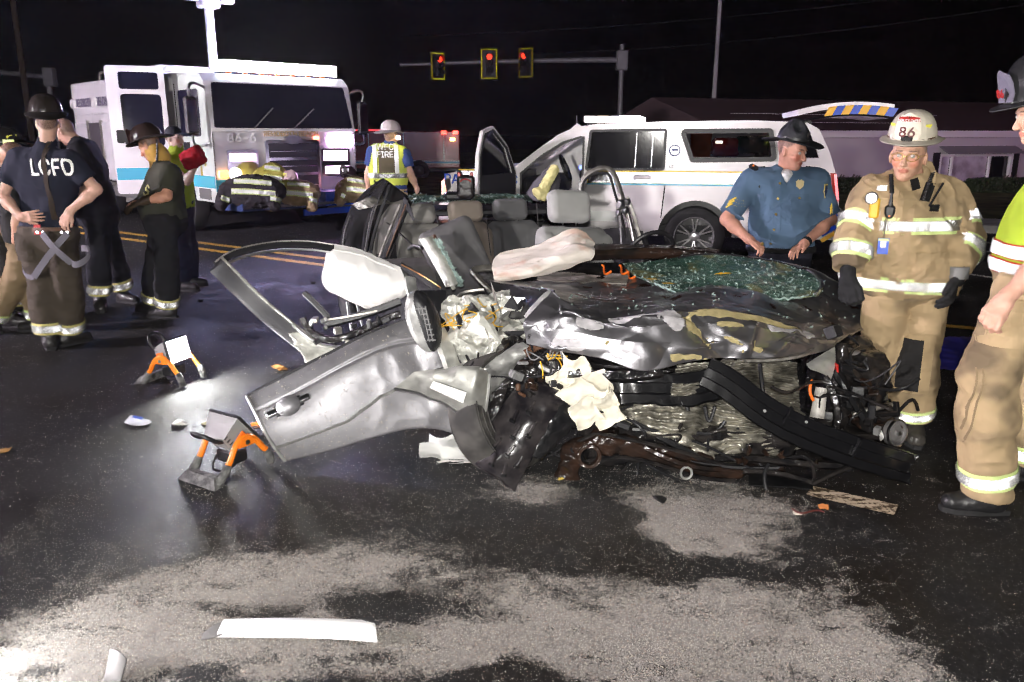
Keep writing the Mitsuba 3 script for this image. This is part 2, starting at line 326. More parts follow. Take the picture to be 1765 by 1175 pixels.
# ---------------------------------------------------------------- road, with absorbent granules strewn on it
_B = []       # (x, y, rx, ry, angle, strength): where the granules lie
def _bl(px, py, wx, wy, k=1.0, ang=0.0):
    c = gnd(px, py); a = gnd(px + wx, py)[0] - c[0]; b = gnd(px, py - wy)[1] - gnd(px, py + wy)[1]; _B.append((c[0], c[1], abs(a), abs(b) / 2, ang, k))
for q in ((1210, 880, 150, 55, 1.3), (1235, 935, 120, 36, 1.1), (930, 846, 80, 28, 1.0), (1160, 895, 34, 60, .7), (1340, 1010, 130, 40, .9),
          (1060, 1040, 210, 55, 1.2), (1330, 1110, 240, 75, 1.3), (1010, 1120, 260, 70, 1.2), (700, 960, 150, 34, .75), (560, 985, 200, 36, .7), (420, 1000, 170, 40, .6), (640, 1120, 300, 40, 1.1),
          (470, 1050, 190, 60, .9), (250, 1080, 230, 80, .9), (110, 1130, 190, 90, 1.0), (330, 1150, 240, 50, 1.0), (830, 1010, 130, 36, .6), (1480, 1150, 150, 45, .8), (760, 1110, 140, 35, .8), (230, 990, 160, 40, .4), (1250, 1000, 60, 12, .5)): _bl(*q)
_D = []
for q in ((640, 1045, 110, 24, .9), (560, 1020, 60, 16, .5), (1180, 985, 190, 16, .85), (1040, 905, 70, 60, .8), (1290, 925, 30, 12, .8), (880, 1172, 130, 26, 1.5), (1090, 965, 120, 20, .5), (1190, 1062, 60, 14, .7), (455, 1062, 60, 10, .6), (300, 1050, 90, 8, .5), (860, 930, 120, 50, .5)):  # bare gaps; the strongest, at bottom centre, paints in the camera lens shadow
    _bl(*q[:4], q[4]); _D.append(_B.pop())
for a_, b_, w_, k_ in (((425, 1058), (690, 1135), .045, .8), ((300, 1040), (470, 1085), .03, .6), ((640, 1000), (900, 960), .05, .6), ((1060, 935), (1420, 1010), .09, .8), ((560, 1150), (760, 1090), .03, .5), ((960, 900), (1010, 1010), .07, .6), ((1130, 1090), (1420, 1120), .03, .4), ((150, 1010), (330, 960), .05, .5)):
    p_, q_ = gnd(*a_), gnd(*b_); _D.append(((p_[0] + q_[0]) / 2, (p_[1] + q_[1]) / 2, np.linalg.norm(q_ - p_) / 2, w_, math.atan2(q_[1] - p_[1], q_[0] - p_[0]), k_))
def granules(x, y, noise, mx, ex):
    """Share of the road covered with granules, from 0 to 1; runs on numpy and on drjit alike."""
    def f(a, b, s): return (noise(x * a + s, y * b + s, 0.5 * s) - 0.5) * 2
    wx, wy = x + 0.10 * f(3.1, 3.1, 3.0) + 0.04 * f(9, 9, 5.0), y + 0.12 * f(2.7, 3.3, 11.0) + 0.05 * f(8, 10, 7.0)
    s = 0.0
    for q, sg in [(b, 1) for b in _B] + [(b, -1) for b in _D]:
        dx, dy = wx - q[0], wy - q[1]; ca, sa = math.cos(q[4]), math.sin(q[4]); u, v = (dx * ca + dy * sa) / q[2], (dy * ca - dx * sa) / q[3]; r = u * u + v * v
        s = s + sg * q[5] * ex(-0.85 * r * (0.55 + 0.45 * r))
    s = s * (0.50 + 1.0 * (0.5 + 0.5 * f(1.7, 3.3, 41.0)) * 0.6 + 0.55 * f(7, 13, 29.0))
    s = s + 0.30 * f(5, 16, 23.0) * ex(-0.6 * (s - 0.5) * (s - 0.5)) + 0.28 * f(22, 30, 2.0)
    return mx(s, 0.0)
def _np_noise(x, y, z): return meshkit.noise(np.stack([x + 1e6, y + 1e6, 0 * x + z + 1e6], -1))
def gran_np(x, y): return granules(x, y, _np_noise, np.maximum, np.exp)
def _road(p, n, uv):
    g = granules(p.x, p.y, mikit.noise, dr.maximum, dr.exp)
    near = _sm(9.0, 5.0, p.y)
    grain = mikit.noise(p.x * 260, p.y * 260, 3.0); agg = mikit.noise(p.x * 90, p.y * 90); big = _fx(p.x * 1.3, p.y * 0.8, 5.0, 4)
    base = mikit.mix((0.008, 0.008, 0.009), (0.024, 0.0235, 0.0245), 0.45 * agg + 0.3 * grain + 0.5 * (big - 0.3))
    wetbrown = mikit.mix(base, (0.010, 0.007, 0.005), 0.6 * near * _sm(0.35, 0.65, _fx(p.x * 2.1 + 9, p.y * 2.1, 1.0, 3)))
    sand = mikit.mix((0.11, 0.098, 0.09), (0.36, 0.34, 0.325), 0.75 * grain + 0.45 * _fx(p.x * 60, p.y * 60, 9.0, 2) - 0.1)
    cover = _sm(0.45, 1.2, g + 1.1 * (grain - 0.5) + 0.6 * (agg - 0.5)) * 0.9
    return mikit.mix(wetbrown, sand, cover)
def _rough(p, n, uv):
    g = granules(p.x, p.y, mikit.noise, dr.maximum, dr.exp)
    return dr.clip(0.55 + 0.25 * _fx(p.x * 3, p.y * 3, 2.0, 3) - 0.28 * _sm(0.5, 0.7, _fx(p.x * 1.7 + 4, p.y * 1.1, 8.0, 3)) * _sm(14.0, 5.0, p.y) + 0.5 * _sm(0.4, 0.9, g), 0.2, 1.0)
P_asph = mikit.proc(lambda p, n, uv: 0.5 * mikit.noise(p.x * 110, p.y * 110) + 0.5 * mikit.noise(p.x * 230, p.y * 230), eps=1.5e-3)
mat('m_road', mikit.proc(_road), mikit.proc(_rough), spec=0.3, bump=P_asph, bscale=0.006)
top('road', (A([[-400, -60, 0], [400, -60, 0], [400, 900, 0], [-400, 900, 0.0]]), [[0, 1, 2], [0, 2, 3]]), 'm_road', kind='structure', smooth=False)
# granules as grains of their own, thickest where the cover is
def grains(n, x0, x1, y0, y1, keep, size, key, cols):
    x, y = rng.uniform(x0, x1, n), rng.uniform(y0, y1, n); k = rng.random(n) < keep(x, y); x, y = x[k], y[k]; m = len(x)
    s = size * rng.uniform(0.45, 1.2, m); a = rng.uniform(0, 6.28, m); V = np.zeros((m, 4, 3))
    for i in range(3): V[:, i] = np.stack([x + s * np.cos(a + i * 2.09) * rng.uniform(.6, 1.2, m), y + s * np.sin(a + i * 2.09), 0.0005 + 0 * x], 1)
    V[:, 3] = np.stack([x + s * rng.uniform(-.4, .4, m), y + s * rng.uniform(-.4, .4, m), s * rng.uniform(.5, 1.1, m)], 1)
    F = A([[0, 1, 3], [1, 2, 3], [2, 0, 3]])[None] + 4 * np.arange(m)[:, None, None]
    c = A(cols)[rng.integers(0, len(cols), m)] * rng.uniform(.7, 1.25, (m, 1))
    return TM(V.reshape(-1, 3), F.reshape(-1, 3)), np.repeat(np.clip(c, 0, 1), 4, 0)
_gc = [(.52, .49, .45), (.57, .55, .51), (.40, .36, .33), (.38, .27, .22), (.62, .58, .48), (.26, .23, .22)]
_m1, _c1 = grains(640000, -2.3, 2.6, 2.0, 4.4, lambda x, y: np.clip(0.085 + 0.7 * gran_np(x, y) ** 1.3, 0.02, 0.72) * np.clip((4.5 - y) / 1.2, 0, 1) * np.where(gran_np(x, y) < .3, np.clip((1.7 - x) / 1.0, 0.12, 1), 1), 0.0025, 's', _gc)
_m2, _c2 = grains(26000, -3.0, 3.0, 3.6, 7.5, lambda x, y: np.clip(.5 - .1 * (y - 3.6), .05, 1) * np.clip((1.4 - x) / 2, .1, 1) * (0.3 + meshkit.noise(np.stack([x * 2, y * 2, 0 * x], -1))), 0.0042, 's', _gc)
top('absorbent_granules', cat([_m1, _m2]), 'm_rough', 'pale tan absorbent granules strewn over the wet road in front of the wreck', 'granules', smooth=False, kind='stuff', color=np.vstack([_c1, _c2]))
# ---------------------------------------------------------------- road markings, kerb, verge
def sheet(pts, z): return (A([[x, y, z] for x, y in pts]), [[0, i, i + 1] for i in range(1, len(pts) - 1)])
def mark(name, a, b, w, z, mt, label):
    a, b = A(a)[:2], A(b)[:2]; n = A([-(b - a)[1], (b - a)[0]]) / np.linalg.norm(b - a) * w / 2
    return top(name, sheet([a - n, b - n, b + n, a + n], z), mt, label, 'road marking', smooth=False)
_wear = lambda c, d: mikit.proc(lambda p, n, uv: mikit.mix(d, c, _sm(0.38, 0.62, _fx(p.x * 14, p.y * 14, 1.0, 3) * .6 + .4 * mikit.noise(p.x * 120, p.y * 120))))
mat('m_markyellow', _wear((.66, .36, .05), (.34, .20, .05)), .7); mat('m_markwhite', _wear((.55, .54, .5), (.10, .10, .10)), .7); mat('m_markold', mikit.proc(lambda p, n, uv: mikit.mix((.06, .04, .022), (.46, .37, .27), _sm(.34, .62, .35 * mikit.noise(p.x * 90, p.y * 90) + .65 * _fx((p.x + p.y * .2) * 9, (p.y - p.x * .08) * 70, 2.0, 3)))), .7)
for (a, b), d in ((((180, 397), (655, 458)), 0), (((180, 407), (655, 470)), 1)):
    p, q = gnd(*a), gnd(*b); mark('yellow_line', p - (q - p) * 2.5, q + (q - p) * .05, .16, .004, 'm_markyellow', 'yellow centre line of the road, %s of the double pair' % ('farther' if d == 0 else 'nearer'))
p, q = gnd(1500, 550), gnd(1765, 574); mark('yellow_line', p - (q - p) * 2, q + (q - p) * 6, .13, .0045, 'm_markyellow', 'single yellow road line running behind the blue tarpaulin')
for i, (py0, py1) in enumerate(((470, 486), (428, 440), (414, 424))): p, q = gnd(1650, py0), gnd(1765, py1); mark('white_line', p - (q - p) * 2, q + (q - p) * 8, .11, .004, 'm_markwhite', 'white road line behind the right people, %s from the camera' % ('nearest', 'middle one', 'farthest')[i])
a, b = gnd(1395, 846), gnd(1545, 880); mark('worn_marking', a, b, .13, .0042, 'm_markold', 'worn brownish lane marking beside the bumper beam')
for px0, py0 in ((0, 0),):
    c0, c1 = gnd(1600, 398), gnd(1765, 404); d = unit(c1 - c0); n = A([-d[1], d[0], 0]); a = c0 - d * 30; b = c0 + d * 60
    top('kerb', hull([p + n * x + Z_ for p in (a, b) for x in (0, .18) for Z_ in (A([0, 0, -.1]), A([0, 0, .14]))]), 'm_concrete', kind='structure', smooth=False); top('pavement', hull([p + n * x + Z_ for p in (a, b) for x in (.19, 1.6) for Z_ in (A([0, 0, -.1]), A([0, 0, .125]))]), 'm_concrete', kind='structure', smooth=False)
    top('lawn', hull([p + n * x + A([0, 0, zz]) for p in (a, b) for x, zz in ((1.61, .11), (60, .3), (1.61, -.1), (60, -.1))]), 'm_lawn', kind='structure', smooth=False)
mat('m_concrete', mottled((.22, .21, .20), (.34, .33, .31), 6), .85); mat('m_lawn', mottled((.012, .018, .006), (.05, .06, .02), 3), .95)
# ---------------------------------------------------------------- house, hedge
H0, H1 = at(1440, 300, 25.5), at(2000, 300, 30.0); hd = unit((H1 - H0) * A([1, 1, 0])); hn = A([hd[1], -hd[0], 0]); HR = np.stack([hd, A([0, 0, 1.0]), hn], 1)   # drawing x along the wall, y up, z towards the road
def hs(px, py):
    r = ray(px, py); t = ((H0 - EYE) @ hn) / (r @ hn); p = EYE + r * t; return (p - H0) @ hd, p[2]
hb = H0 * A([1, 1, 0]); eave = hs(1650, 236)[1]; g0 = .1
k = thing('house', 'low pale house with dark roof and a wide window at the right edge', 'house')
w0, w1 = hs(1612, 268), hs(1727, 310); P_ = sbox(-4, g0, 16, eave).difference(sbox(w0[0], w1[1], w1[0], w0[1]))
add(k, 'wall', ext(P_, .2, hb, HR), 'm_housewall', smooth=False); add(k, 'end_wall', box(hb + hd * -3.9 - hn * 4 + A([0, 0, (eave + g0) / 2]), (.2, 8, eave - g0), np.stack([hd, -hn, A([0, 0, 1.0])], 1)), 'm_housewall', smooth=False)
for i in range(9): add(k, 'siding_line', ext(sbox(-4, g0 + .3 + i * .24, w0[0] - .35, g0 + .31 + i * .24), .012, hb + hn * .2, HR), 'm_housewall', smooth=False)
add(k, 'fascia', ext(sbox(-4.4, eave, 16.4, eave + .2), .5, hb - hn * .0, HR), 'm_whiteplain', smooth=False); add(k, 'roof', hull([hb + hd * x + hn * z_ + A([0, 0, y]) for x in (-4.5, 16.5) for z_, y in ((.6, eave + .2), (-8, eave + .2), (-3.6, eave + 1.25))]), 'm_roof', smooth=False)
k2 = add(k, 'window', ext(sbox(w0[0] - .06, w1[1] - .06, w1[0] + .06, w0[1] + .06).difference(sbox(w0[0] + .03, w1[1] + .03, w1[0] - .03, w0[1] - .03)), .1, hb + hn * .16, HR), 'm_whiteplain', smooth=False)
wid = w1[0] - w0[0]
for f0, f1, mt in ((.0, .17, 'm_panesheen'), (.18, .70, 'm_panesheen'), (.71, 1.0, 'm_dkglass')): add(k2, 'pane', ext(sbox(w0[0] + wid * f0 + .03, w1[1] + .03, w0[0] + wid * f1 - .03, w0[1] - .03), .01, hb + hn * .12, HR), mt, smooth=False)  # pale panes: the bright reflection in the window is put into their colour
for f in (.175, .705): add(k2, 'mullion', ext(sbox(w0[0] + wid * f - .03, w1[1], w0[0] + wid * f + .03, w0[1]), .08, hb + hn * .14, HR), 'm_whiteplain', smooth=False)
for f0 in (-.10, 1.02): add(k, 'shutter', ext(sbox(w0[0] + wid * f0, w1[1] - .1, w0[0] + wid * (f0 + .085), w0[1] + .1), .05, hb + hn * .21, HR), 'm_black', smooth=False)
add(k, 'awning', hull([hb + hd * x + hn * z_ + A([0, 0, y]) for x in (w0[0] - .1, w1[0] + .12) for z_, y in ((.22, w0[1] + .30), (.22, w0[1] + .26), (.60, w0[1] + .10), (.60, w0[1] + .06))]), 'm_awning', smooth=False)
mat('m_housewall', (.55, .52, .52), .8); mat('m_roof', (.05, .03, .032), .9); mat('m_awning', (.22, .21, .22), .6); mat('m_panesheen', mottled((.35, .30, .33), (.62, .58, .62), 3), .35, spec=.6)  # the last material is glass with a painted reflection, no curtain
def leafmass(name, c, r, n, label, cat_, seed, mt='m_leaf', s=.06):
    R_ = np.random.default_rng(seed); p = R_.normal(size=(n, 3)); p /= np.linalg.norm(p, axis=1, keepdims=True); q = np.clip(p * R_.uniform(.75, 1.08, (n, 1)) * 1.35, -1, 1) * A(r) + A(c); q[:, 2] = np.maximum(q[:, 2], .16)
    a, b = R_.normal(size=(2, n, 3)); a /= np.linalg.norm(a, axis=1, keepdims=True); b = np.cross(a, b); b /= np.linalg.norm(b, axis=1, keepdims=True); V = np.stack([q - a * s, q + b * s * .5, q + a * s, q - b * s * .5], 1).reshape(-1, 3); F = (A([[0, 1, 2], [0, 2, 3]])[None] + 4 * np.arange(n)[:, None, None]).reshape(-1, 3)
    k = thing(name, label, cat_); add(k, 'foliage', TM(V, F), mt, smooth=False, kind='stuff')
    for i in range(14): q = A(c) + (R_.random(3) - .5) * A(r) * 1.4; q[2] = .1; add(k, 'stem', tube([q, q + A([.05, .03, r[2]]), q + A([.12, -.04, r[2] * 1.7])], .018, 5, 6), 'm_wood')
mat('m_leaf', (.018, .032, .010), .8)
leafmass('hedge', at(1745, 345, 24.0) * A([1, 1, 0]) + A([.6, 0, .20]), (1.9, .5, .30), 9000, 'clipped dark hedge below the house window at the right edge', 'hedge', 3)
leafmass('hedge', at(1475, 335, 24.0) * A([1, 1, 0]) + A([0, 0, .20]), (1.4, .5, .3), 6500, 'dark clipped hedge in the gap between the officer and the white-helmeted man', 'hedge', 4)
# ---------------------------------------------------------------- traffic signals, masts, poles, wires
k = thing('signal_mast', 'grey signal pole with a long mast arm across the junction', 'traffic signal pole')
YS = 45.0; pb = at(1070, 150, YS) * A([1, 1, 0]); add(k, 'pole', cyl(pb, pb + A([0, 0, at(1070, 76, YS)[2]]), .16, 16, .12), 'm_galv'); add(k, 'mast_arm', tube([at(1070, 103, YS), at(900, 105, YS), at(690, 112, YS)], [.15, .11, .07], 12, 20), 'm_galv'); add(k, 'clamp', box(at(1072, 104, YS), (.6, .5, 1.0), None, .05), 'm_galv'); add(k, 'base', cyl(pb, pb + A([0, 0, .25]), .3, 16), 'm_concrete')
for i, (px, py, w, h) in enumerate(((754, 114, 15, 42), (843, 110, 27, 47), (907, 108, 16, 46))):
    k = thing('traffic_signal', 'red traffic signal with yellow-edged backplate, %s on the mast arm' % ('leftmost', 'middle one', 'rightmost')[i], 'traffic signal', 'traffic signals on the mast arm')
    c = at(px, py, YS - .4); W_, H_ = w * YS / 1400, h * YS / 1400; R_ = RZ((38, 6, -32)[i]); W0 = .86
    o = sbox(-W0 / 2, -H_ / 2, W0 / 2, H_ / 2); add(k, 'backplate', ext(o, .04, c, R_ @ XZ), 'm_black', smooth=False)
    bw = .085
    for a_, b_ in (((-W0 / 2 + bw / 2, -H_ / 2), (-W0 / 2 + bw / 2, H_ / 2)), ((W0 / 2 - bw / 2, -H_ / 2), (W0 / 2 - bw / 2, H_ / 2)), ((-W0 / 2 + bw, H_ / 2 - bw / 2), (W0 / 2 - bw, H_ / 2 - bw / 2)), ((-W0 / 2 + bw, -H_ / 2 + bw / 2), (W0 / 2 - bw, -H_ / 2 + bw / 2))):
        a_, b_ = A(a_), A(b_); t = b_ - a_; nn = A([-t[1], t[0]]) / np.linalg.norm(t) * bw / 2; q = [A([*(x), .045]) @ (R_ @ XZ).T + c for x in (a_ - nn, b_ - nn, b_ + nn, a_ + nn)]; S, N = quadstrip(*q); add(k, 'reflective_edge', retro(S, N, .028), 'm_retro_yellow', smooth=False)
    add(k, 'housing', box(c + R_ @ A([0, -.12, 0]), (.34, .22, 1.05), R_, .03), 'm_black')
    for j, z_ in enumerate((.33, 0, -.33)):
        p = c + R_ @ A([0, -.235, z_]); kk = nm(k + '__lens'); m = cyl(p, p + R_ @ A([0, -.015, 0]), .145, 20)
        scene[kk] = {**mikit.ply(m, 'm_red' if j == 0 else 'm_dkglass', smooth=35)}
        if j == 0: scene[kk]['emitter'] = emit((3.2, .10, .03), .05)
        a = np.linspace(math.radians(-20), math.radians(200), 20); V = np.array([[p + R_ @ A([.165 * math.cos(t), y_, .165 * math.sin(t)]) for t in a] for y_ in (0, -.22)]); add(k, 'visor', thick(V, .008), 'm_black', smooth=True)
k = thing('street_light', 'tall slender pale street light pole rising behind the white vehicle', 'street light'); pb = at(1228, 200, 38) * A([1, 1, 0]); add(k, 'pole', cyl(pb, pb + A([.06, 0, 10.5]), .12, 14, .07), 'm_galv2'); add(k, 'arm', tube([pb + A([.06, 0, 10.4]), pb + A([-.3, -.5, 11.2]), pb + A([-1.2, -1.6, 11.5])], .05, 8, 12), 'm_galv2'); add(k, 'lamp_head', box(pb + A([-1.4, -1.9, 11.5]), (.35, .7, .14), RZ(-36), .05), 'm_gray'); add(k, 'base', cyl(pb, pb + A([0, 0, .2]), .24, 14), 'm_galv2')
k = thing('signal_mast', 'dim signal mast with its arm at the far left behind the people', 'traffic signal pole'); pb = at(86, 160, 42) * A([1, 1, 0]); add(k, 'pole', cyl(pb, pb + A([0, 0, at(84, 116, 42)[2]]), .15, 14, .12), 'm_galv'); add(k, 'mast_arm', tube([at(86, 133, 42), at(-120, 112, 42)], [.13, .08], 10), 'm_galv'); add(k, 'clamp', box(at(86, 133, 42), (.5, .5, .9), None, .05), 'm_galv')
k = thing('utility_pole', 'dim wooden utility pole standing at the far left edge', 'utility pole'); pb = at(36, 100, 40) * A([1, 1, 0]); add(k, 'pole', cyl(pb, pb + A([0, 0, 11]), .15, 12, .11), 'm_wood'); add(k, 'crossarm', box(pb + A([0, 0, 10.2]), (2.2, .1, .12)), 'm_wood')
for i, (a, b) in enumerate((((420, -10), (1765, -60)), ((690, 62), (1765, -30)), ((900, 92), (1765, 8)))):
    p, q = at(*a, 60), at(*b, 46); P = spline([p, (p + q) / 2 - A([0, 0, .5]), q], 24); top('overhead_wire', tube(P, .018, 5), 'm_wire', 'dark overhead wire across the night sky, %s' % ('topmost', 'middle one', 'lowest')[i], 'wire', group=None)
mat('m_galv', (.30, .30, .31), .5, metal=.3); mat('m_galv2', (.55, .53, .55), .5); mat('m_wood', (.07, .05, .035), .9); mat('m_wire', (.03, .03, .03), .7)
# ---------------------------------------------------------------- red utility truck far behind
k = thing('red_rescue_truck', 'dark red box-bodied emergency truck far behind the lime vest', 'truck'); RT = RZ(4); c = at(715, 300, 32.5) * A([1, 1, 0])
def rt(x, y, z): return c + RT @ A([x, y, z])
w_ = at(792, 260, 32.5)[0] - c[0]
add(k, 'body', box(rt(w_ - 2.2, 0, 1.18), (4.4, 2.2, 1.36), RT, .04), 'm_redtruck'); add(k, 'chassis', box(rt(w_ - 2.2, 0, .44), (4.3, 1.6, .2), RT, .04), 'm_black'); add(k, 'cab', hull([rt(x, y, z) for y in (-1.0, 1.0) for x, z in ((w_ - 6.2, .5), (w_ - 6.2, 1.1), (w_ - 5.6, 1.75), (w_ - 4.45, 1.75), (w_ - 4.45, .5))]), 'm_redtruck')
add(k, 'stripe', box(rt(w_ - 2.2, -1.106, .72), (4.36, .008, .14), RT), 'm_tape', smooth=False); add(k, 'stripe', box(rt(w_ - 2.2, -1.112, .72), (4.36, .008, .05), RT), 'm_sky', smooth=False)
for x in (-.6, -2.1, -3.4): add(k, 'door_seam', box(rt(w_ + x, -1.105, 1.25), (.04, .012, 1.05), RT), 'm_alu', smooth=False)
for x in (-1.55, -5.2): kk = add(k, 'wheel', xf(lathe([(.0, .1), (.2, .1), (.22, .13), (.38, .13), (.40, .08), (.40, -.08), (0, -.1)], 28), RT @ RX(90), rt(w_ + x, -1.0, .41)), 'm_rubber'); add(kk, 'hub', xf(lathe([(0, .16), (.1, .15), (.2, .12)], 20), RT @ RX(90), rt(w_ + x, -1.0, .41)), 'm_chrome')
def lampbox(par, name, c, s, col, R=None, w=.05, bev=.01, mt='m_white'):
    kk = nm(par + '__' + name); scene[kk] = {**mikit.ply(box(c, s, R, bev), mt, smooth=False), 'emitter': emit(col, w)}; return kk
for px, py, cl in ((765, 228, (9, .25, .1)), (785, 228, (9, .25, .1)), (780, 240, (7, 3.2, .8))): lampbox(k, 'rear_lamp', at(px, py, 31.2), (.2, .06, .13), cl)
lampbox(k, 'roof_light_strip', rt(w_ - 3.3, -1.0, 1.90), (2.2, .08, .06), (1.2, .03, .02), RT)
m = box(rt(w_ - 2.6, -1.11, 1.62), (2.0, .006, .10), RT); mat('m_redtruck', (.20, .008, .012), .3, coat=.6)
# ---------------------------------------------------------------- people: one continuous body each, clothes as children
SKIN = (0.50, 0.27, 0.18)
def stand(x, y, H=1.8, head=-90, lean=0, gap=0.1, spread=0.10, **over):
    """Joints of a standing figure whose face points along the compass angle head (degrees from +x)."""
    k = H / 1.8; f = A([math.cos(math.radians(head)), math.sin(math.radians(head)), 0]); l = A([-f[1], f[0], 0]); c = A([x, y, 0.0]); z = A([0, 0, 1.0])
    up = unit(z + f * math.tan(math.radians(lean))); J = {'f': f, 'l': l}
    J['pel'] = c + z * .95 * k
    J['ch'] = J['pel'] + up * .36 * k; J['nk'] = J['pel'] + up * .56 * k; J['hd'] = J['nk'] + up * .155 * k + f * .015
    for s, n in ((1, 'l'), (-1, 'r')):
        J[n + 's'] = J['pel'] + up * .51 * k + l * s * .185 * k; J[n + 'e'] = J[n + 's'] - up * .29 * k + l * s * (.06) - f * .02; J[n + 'w'] = J[n + 'e'] - up * .25 * k + f * .06
        J[n + 'h'] = c + z * .92 * k + l * s * .09 * k; J[n + 'k'] = c + z * .50 * k + l * s * (.09 + gap * .3) * k + f * .02; J[n + 'a'] = c + z * .09 * k + l * s * (.09 + gap * .5) * k
        J[n + 'toe'] = f + l * s * .25
    J['hf'] = f; J['hu'] = z; J['k'] = k
    for a, b in over.items(): J[a] = A(b, float) if np.ndim(b) else b
    return J
def torso_sdf(J, e=0.0, belly=0.0, w=1.0):
    l, f, k = J['l'], J['f'], J['k']; p, ch, nk = J['pel'], J['ch'], J['nk']; sm = J['sh'] if 'sh' in J else None
    ls, rs = J['ls'], J['rs']; sx = unit(ls - rs); m = (p + ch) / 2
    def g(P):
        d = cap(P, p + l * .075 * k * w, p - l * .075 * k * w, .118 * k + e)
        d = smin(d, cap(P, m + l * .07 * k * w + f * .01, m - l * .07 * k * w + f * .01, .112 * k + e), .12)
        d = smin(d, cap(P, ch + sx * .085 * k * w, ch - sx * .085 * k * w, .122 * k + e), .12)
        d = smin(d, cap(P, ls - sx * .055 * k, rs + sx * .055 * k, .072 * k + e), .10)
        d = smin(d, cap(P, (ls + rs) / 2, nk + (J['hd'] - nk) * .2, .07 * k + e * .6, .056 * k + e * .5), .06)
        if belly: d = smin(d, ell(P, m + f * (.06 + belly * .4), (.15 + e + belly * .4, .13 + e + belly * .5, .17 + e)), .10)
        return d
    return g
def arm_sdf(J, s, e0=0.0, e1=None, fat=1.0):
    e1 = e0 if e1 is None else e1; S, E, W = J[s + 's'], J[s + 'e'], J[s + 'w']; k = J['k'] * fat
    return lambda P: smin(smin(cap(P, S, E, .053 * k + e0, .043 * k + (e0 + e1) / 2), cap(P, E, E + (W - E) * .35, .042 * k + (e0 + e1) / 2, .045 * k + (e0 + e1) / 2), .03), cap(P, E + (W - E) * .3, W, .045 * k + e1, .029 * k + e1), .03)
def leg_sdf(J, s, e0=0.0, e1=None):
    e1 = e0 if e1 is None else e1; H, K, N = J[s + 'h'], J[s + 'k'], J[s + 'a']; k = J['k']
    return lambda P: smin(smin(cap(P, H, K, .088 * k + e0, .062 * k + (e0 + e1) / 2), cap(P, K, K + (N - K) * .35, .06 * k + (e0 + e1) / 2, .060 * k + (e0 + e1) / 2), .04), cap(P, K + (N - K) * .3, N, .06 * k + e1, .042 * k + e1), .04)
def hframe(J):
    y = unit(J['hf']); u = unit(J['hu'] - y * (A(J['hu']) @ y)); return np.stack([np.cross(y, u), y, u], 1)
def head_sdf(J):
    R, c, s = hframe(J), J['hd'], J.get('hs', 1.0)
    def g(P):
        q = (P - c) @ R / s
        d = ell(q, (0, -.014, .035), (.077, .098, .088)); d = smin(d, ell(q, (0, .022, -.04), (.059, .068, .082)), .04)
        d = smin(d, ell(q, (0, .064, -.096), (.027, .024, .022)), .03); d = smin(d, ell(q, (0, .078, .024), (.052, .018, .012)), .02)
        for x in (-1, 1):
            d = smin(d, ell(q, (x * .040, .062, -.028), (.022, .022, .022)), .02)
            d = smax(d, -ell(q, (x * .031, .099, .004), (.018, .016, .011)), .012)
            d = smin(d, ell(q, (x * .079, -.008, -.012), (.009, .019, .032), RZ(-18 * x)), .008)
        d = smin(d, cap(q, (0, .088, .010), (0, .112, -.034), .008, .0135), .012)
        d = smin(d, ell(q, (0, .103, -.038), (.020, .011, .009)), .008)
        d = smin(d, ell(q, (0, .087, -.062), (.024, .011, .006)), .006); d = smin(d, ell(q, (0, .085, -.073), (.020, .011, .006)), .006)
        d = smin(d, cap(P, J['nk'] - (J['hd'] - J['nk']) * .25, J['hd'] - R[:, 1] * .02, .062, .057) / s, .03)
        return d * s
    return g
def hand_sdf(wr, d, pn, side, curl=(20, 25, 20), s=1.0, spread=1.0, thumb=35):
    """Hand from the wrist wr along d, palm facing pn; side +1 when the thumb lies towards cross(d, pn)."""
    d = unit(d); pn = unit(A(pn) - d * (A(pn) @ d)); x = np.cross(d, pn) * side; wr = A(wr, float); C = []
    C.append((wr, wr + d * .03 * s, .026 * s, .026 * s))
    for i, L in enumerate((.092, .100, .094, .074)):
        o = (1.5 - i) * .021 * s; b = wr + d * .088 * s + x * o - d * abs(1.2 - i) * .004 * s; C.append((wr + d * .025 * s + x * o * .7, b, .0165 * s, .0125 * s))
        dd = unit(d + x * (1.5 - i) * .09 * spread); p = b; a = 0.0; cc = curl[i] if np.ndim(curl[0]) else curl
        for j, fr in enumerate((.45, .31, .24)):
            a += math.radians(cc[j]); v = dd * math.cos(a) + pn * math.sin(a); q = p + v * L * fr * s; C.append((p, q, (.0105 - .0012 * j) * s, (.0096 - .0013 * j) * s)); p = q
    t0 = wr + d * .028 * s + x * .024 * s; ta = math.radians(thumb); t1 = t0 + (d * math.cos(ta) + x * math.sin(ta)) * .046 * s + pn * .012 * s; t2 = t1 + (d * math.cos(ta * .4) + x * math.sin(ta * .4)) * .05 * s + pn * .012 * s
    C += [(wr + d * .02 * s, t0, .02 * s, .018 * s), (t0, t1, .0165 * s, .0125 * s), (t1, t2, .0125 * s, .0095 * s)]
    def g(P):
        r = None
        for a, b, ra, rb in C:
            v = cap(P, a, b, ra, rb); r = v if r is None else smin(r, v, .007 * s)
        return r
    pts = A([c[1] for c in C] + [wr]); return g, pts.min(0) - .03, pts.max(0) + .03
def bounds(pts, pad): pts = A(pts); return pts.min(0) - pad, pts.max(0) + pad
def ucat(fs, k=.03):
    def g(P):
        d = fs[0](P)
        for f in fs[1:]: d = smin(d, f(P), k)
        return d
    return g
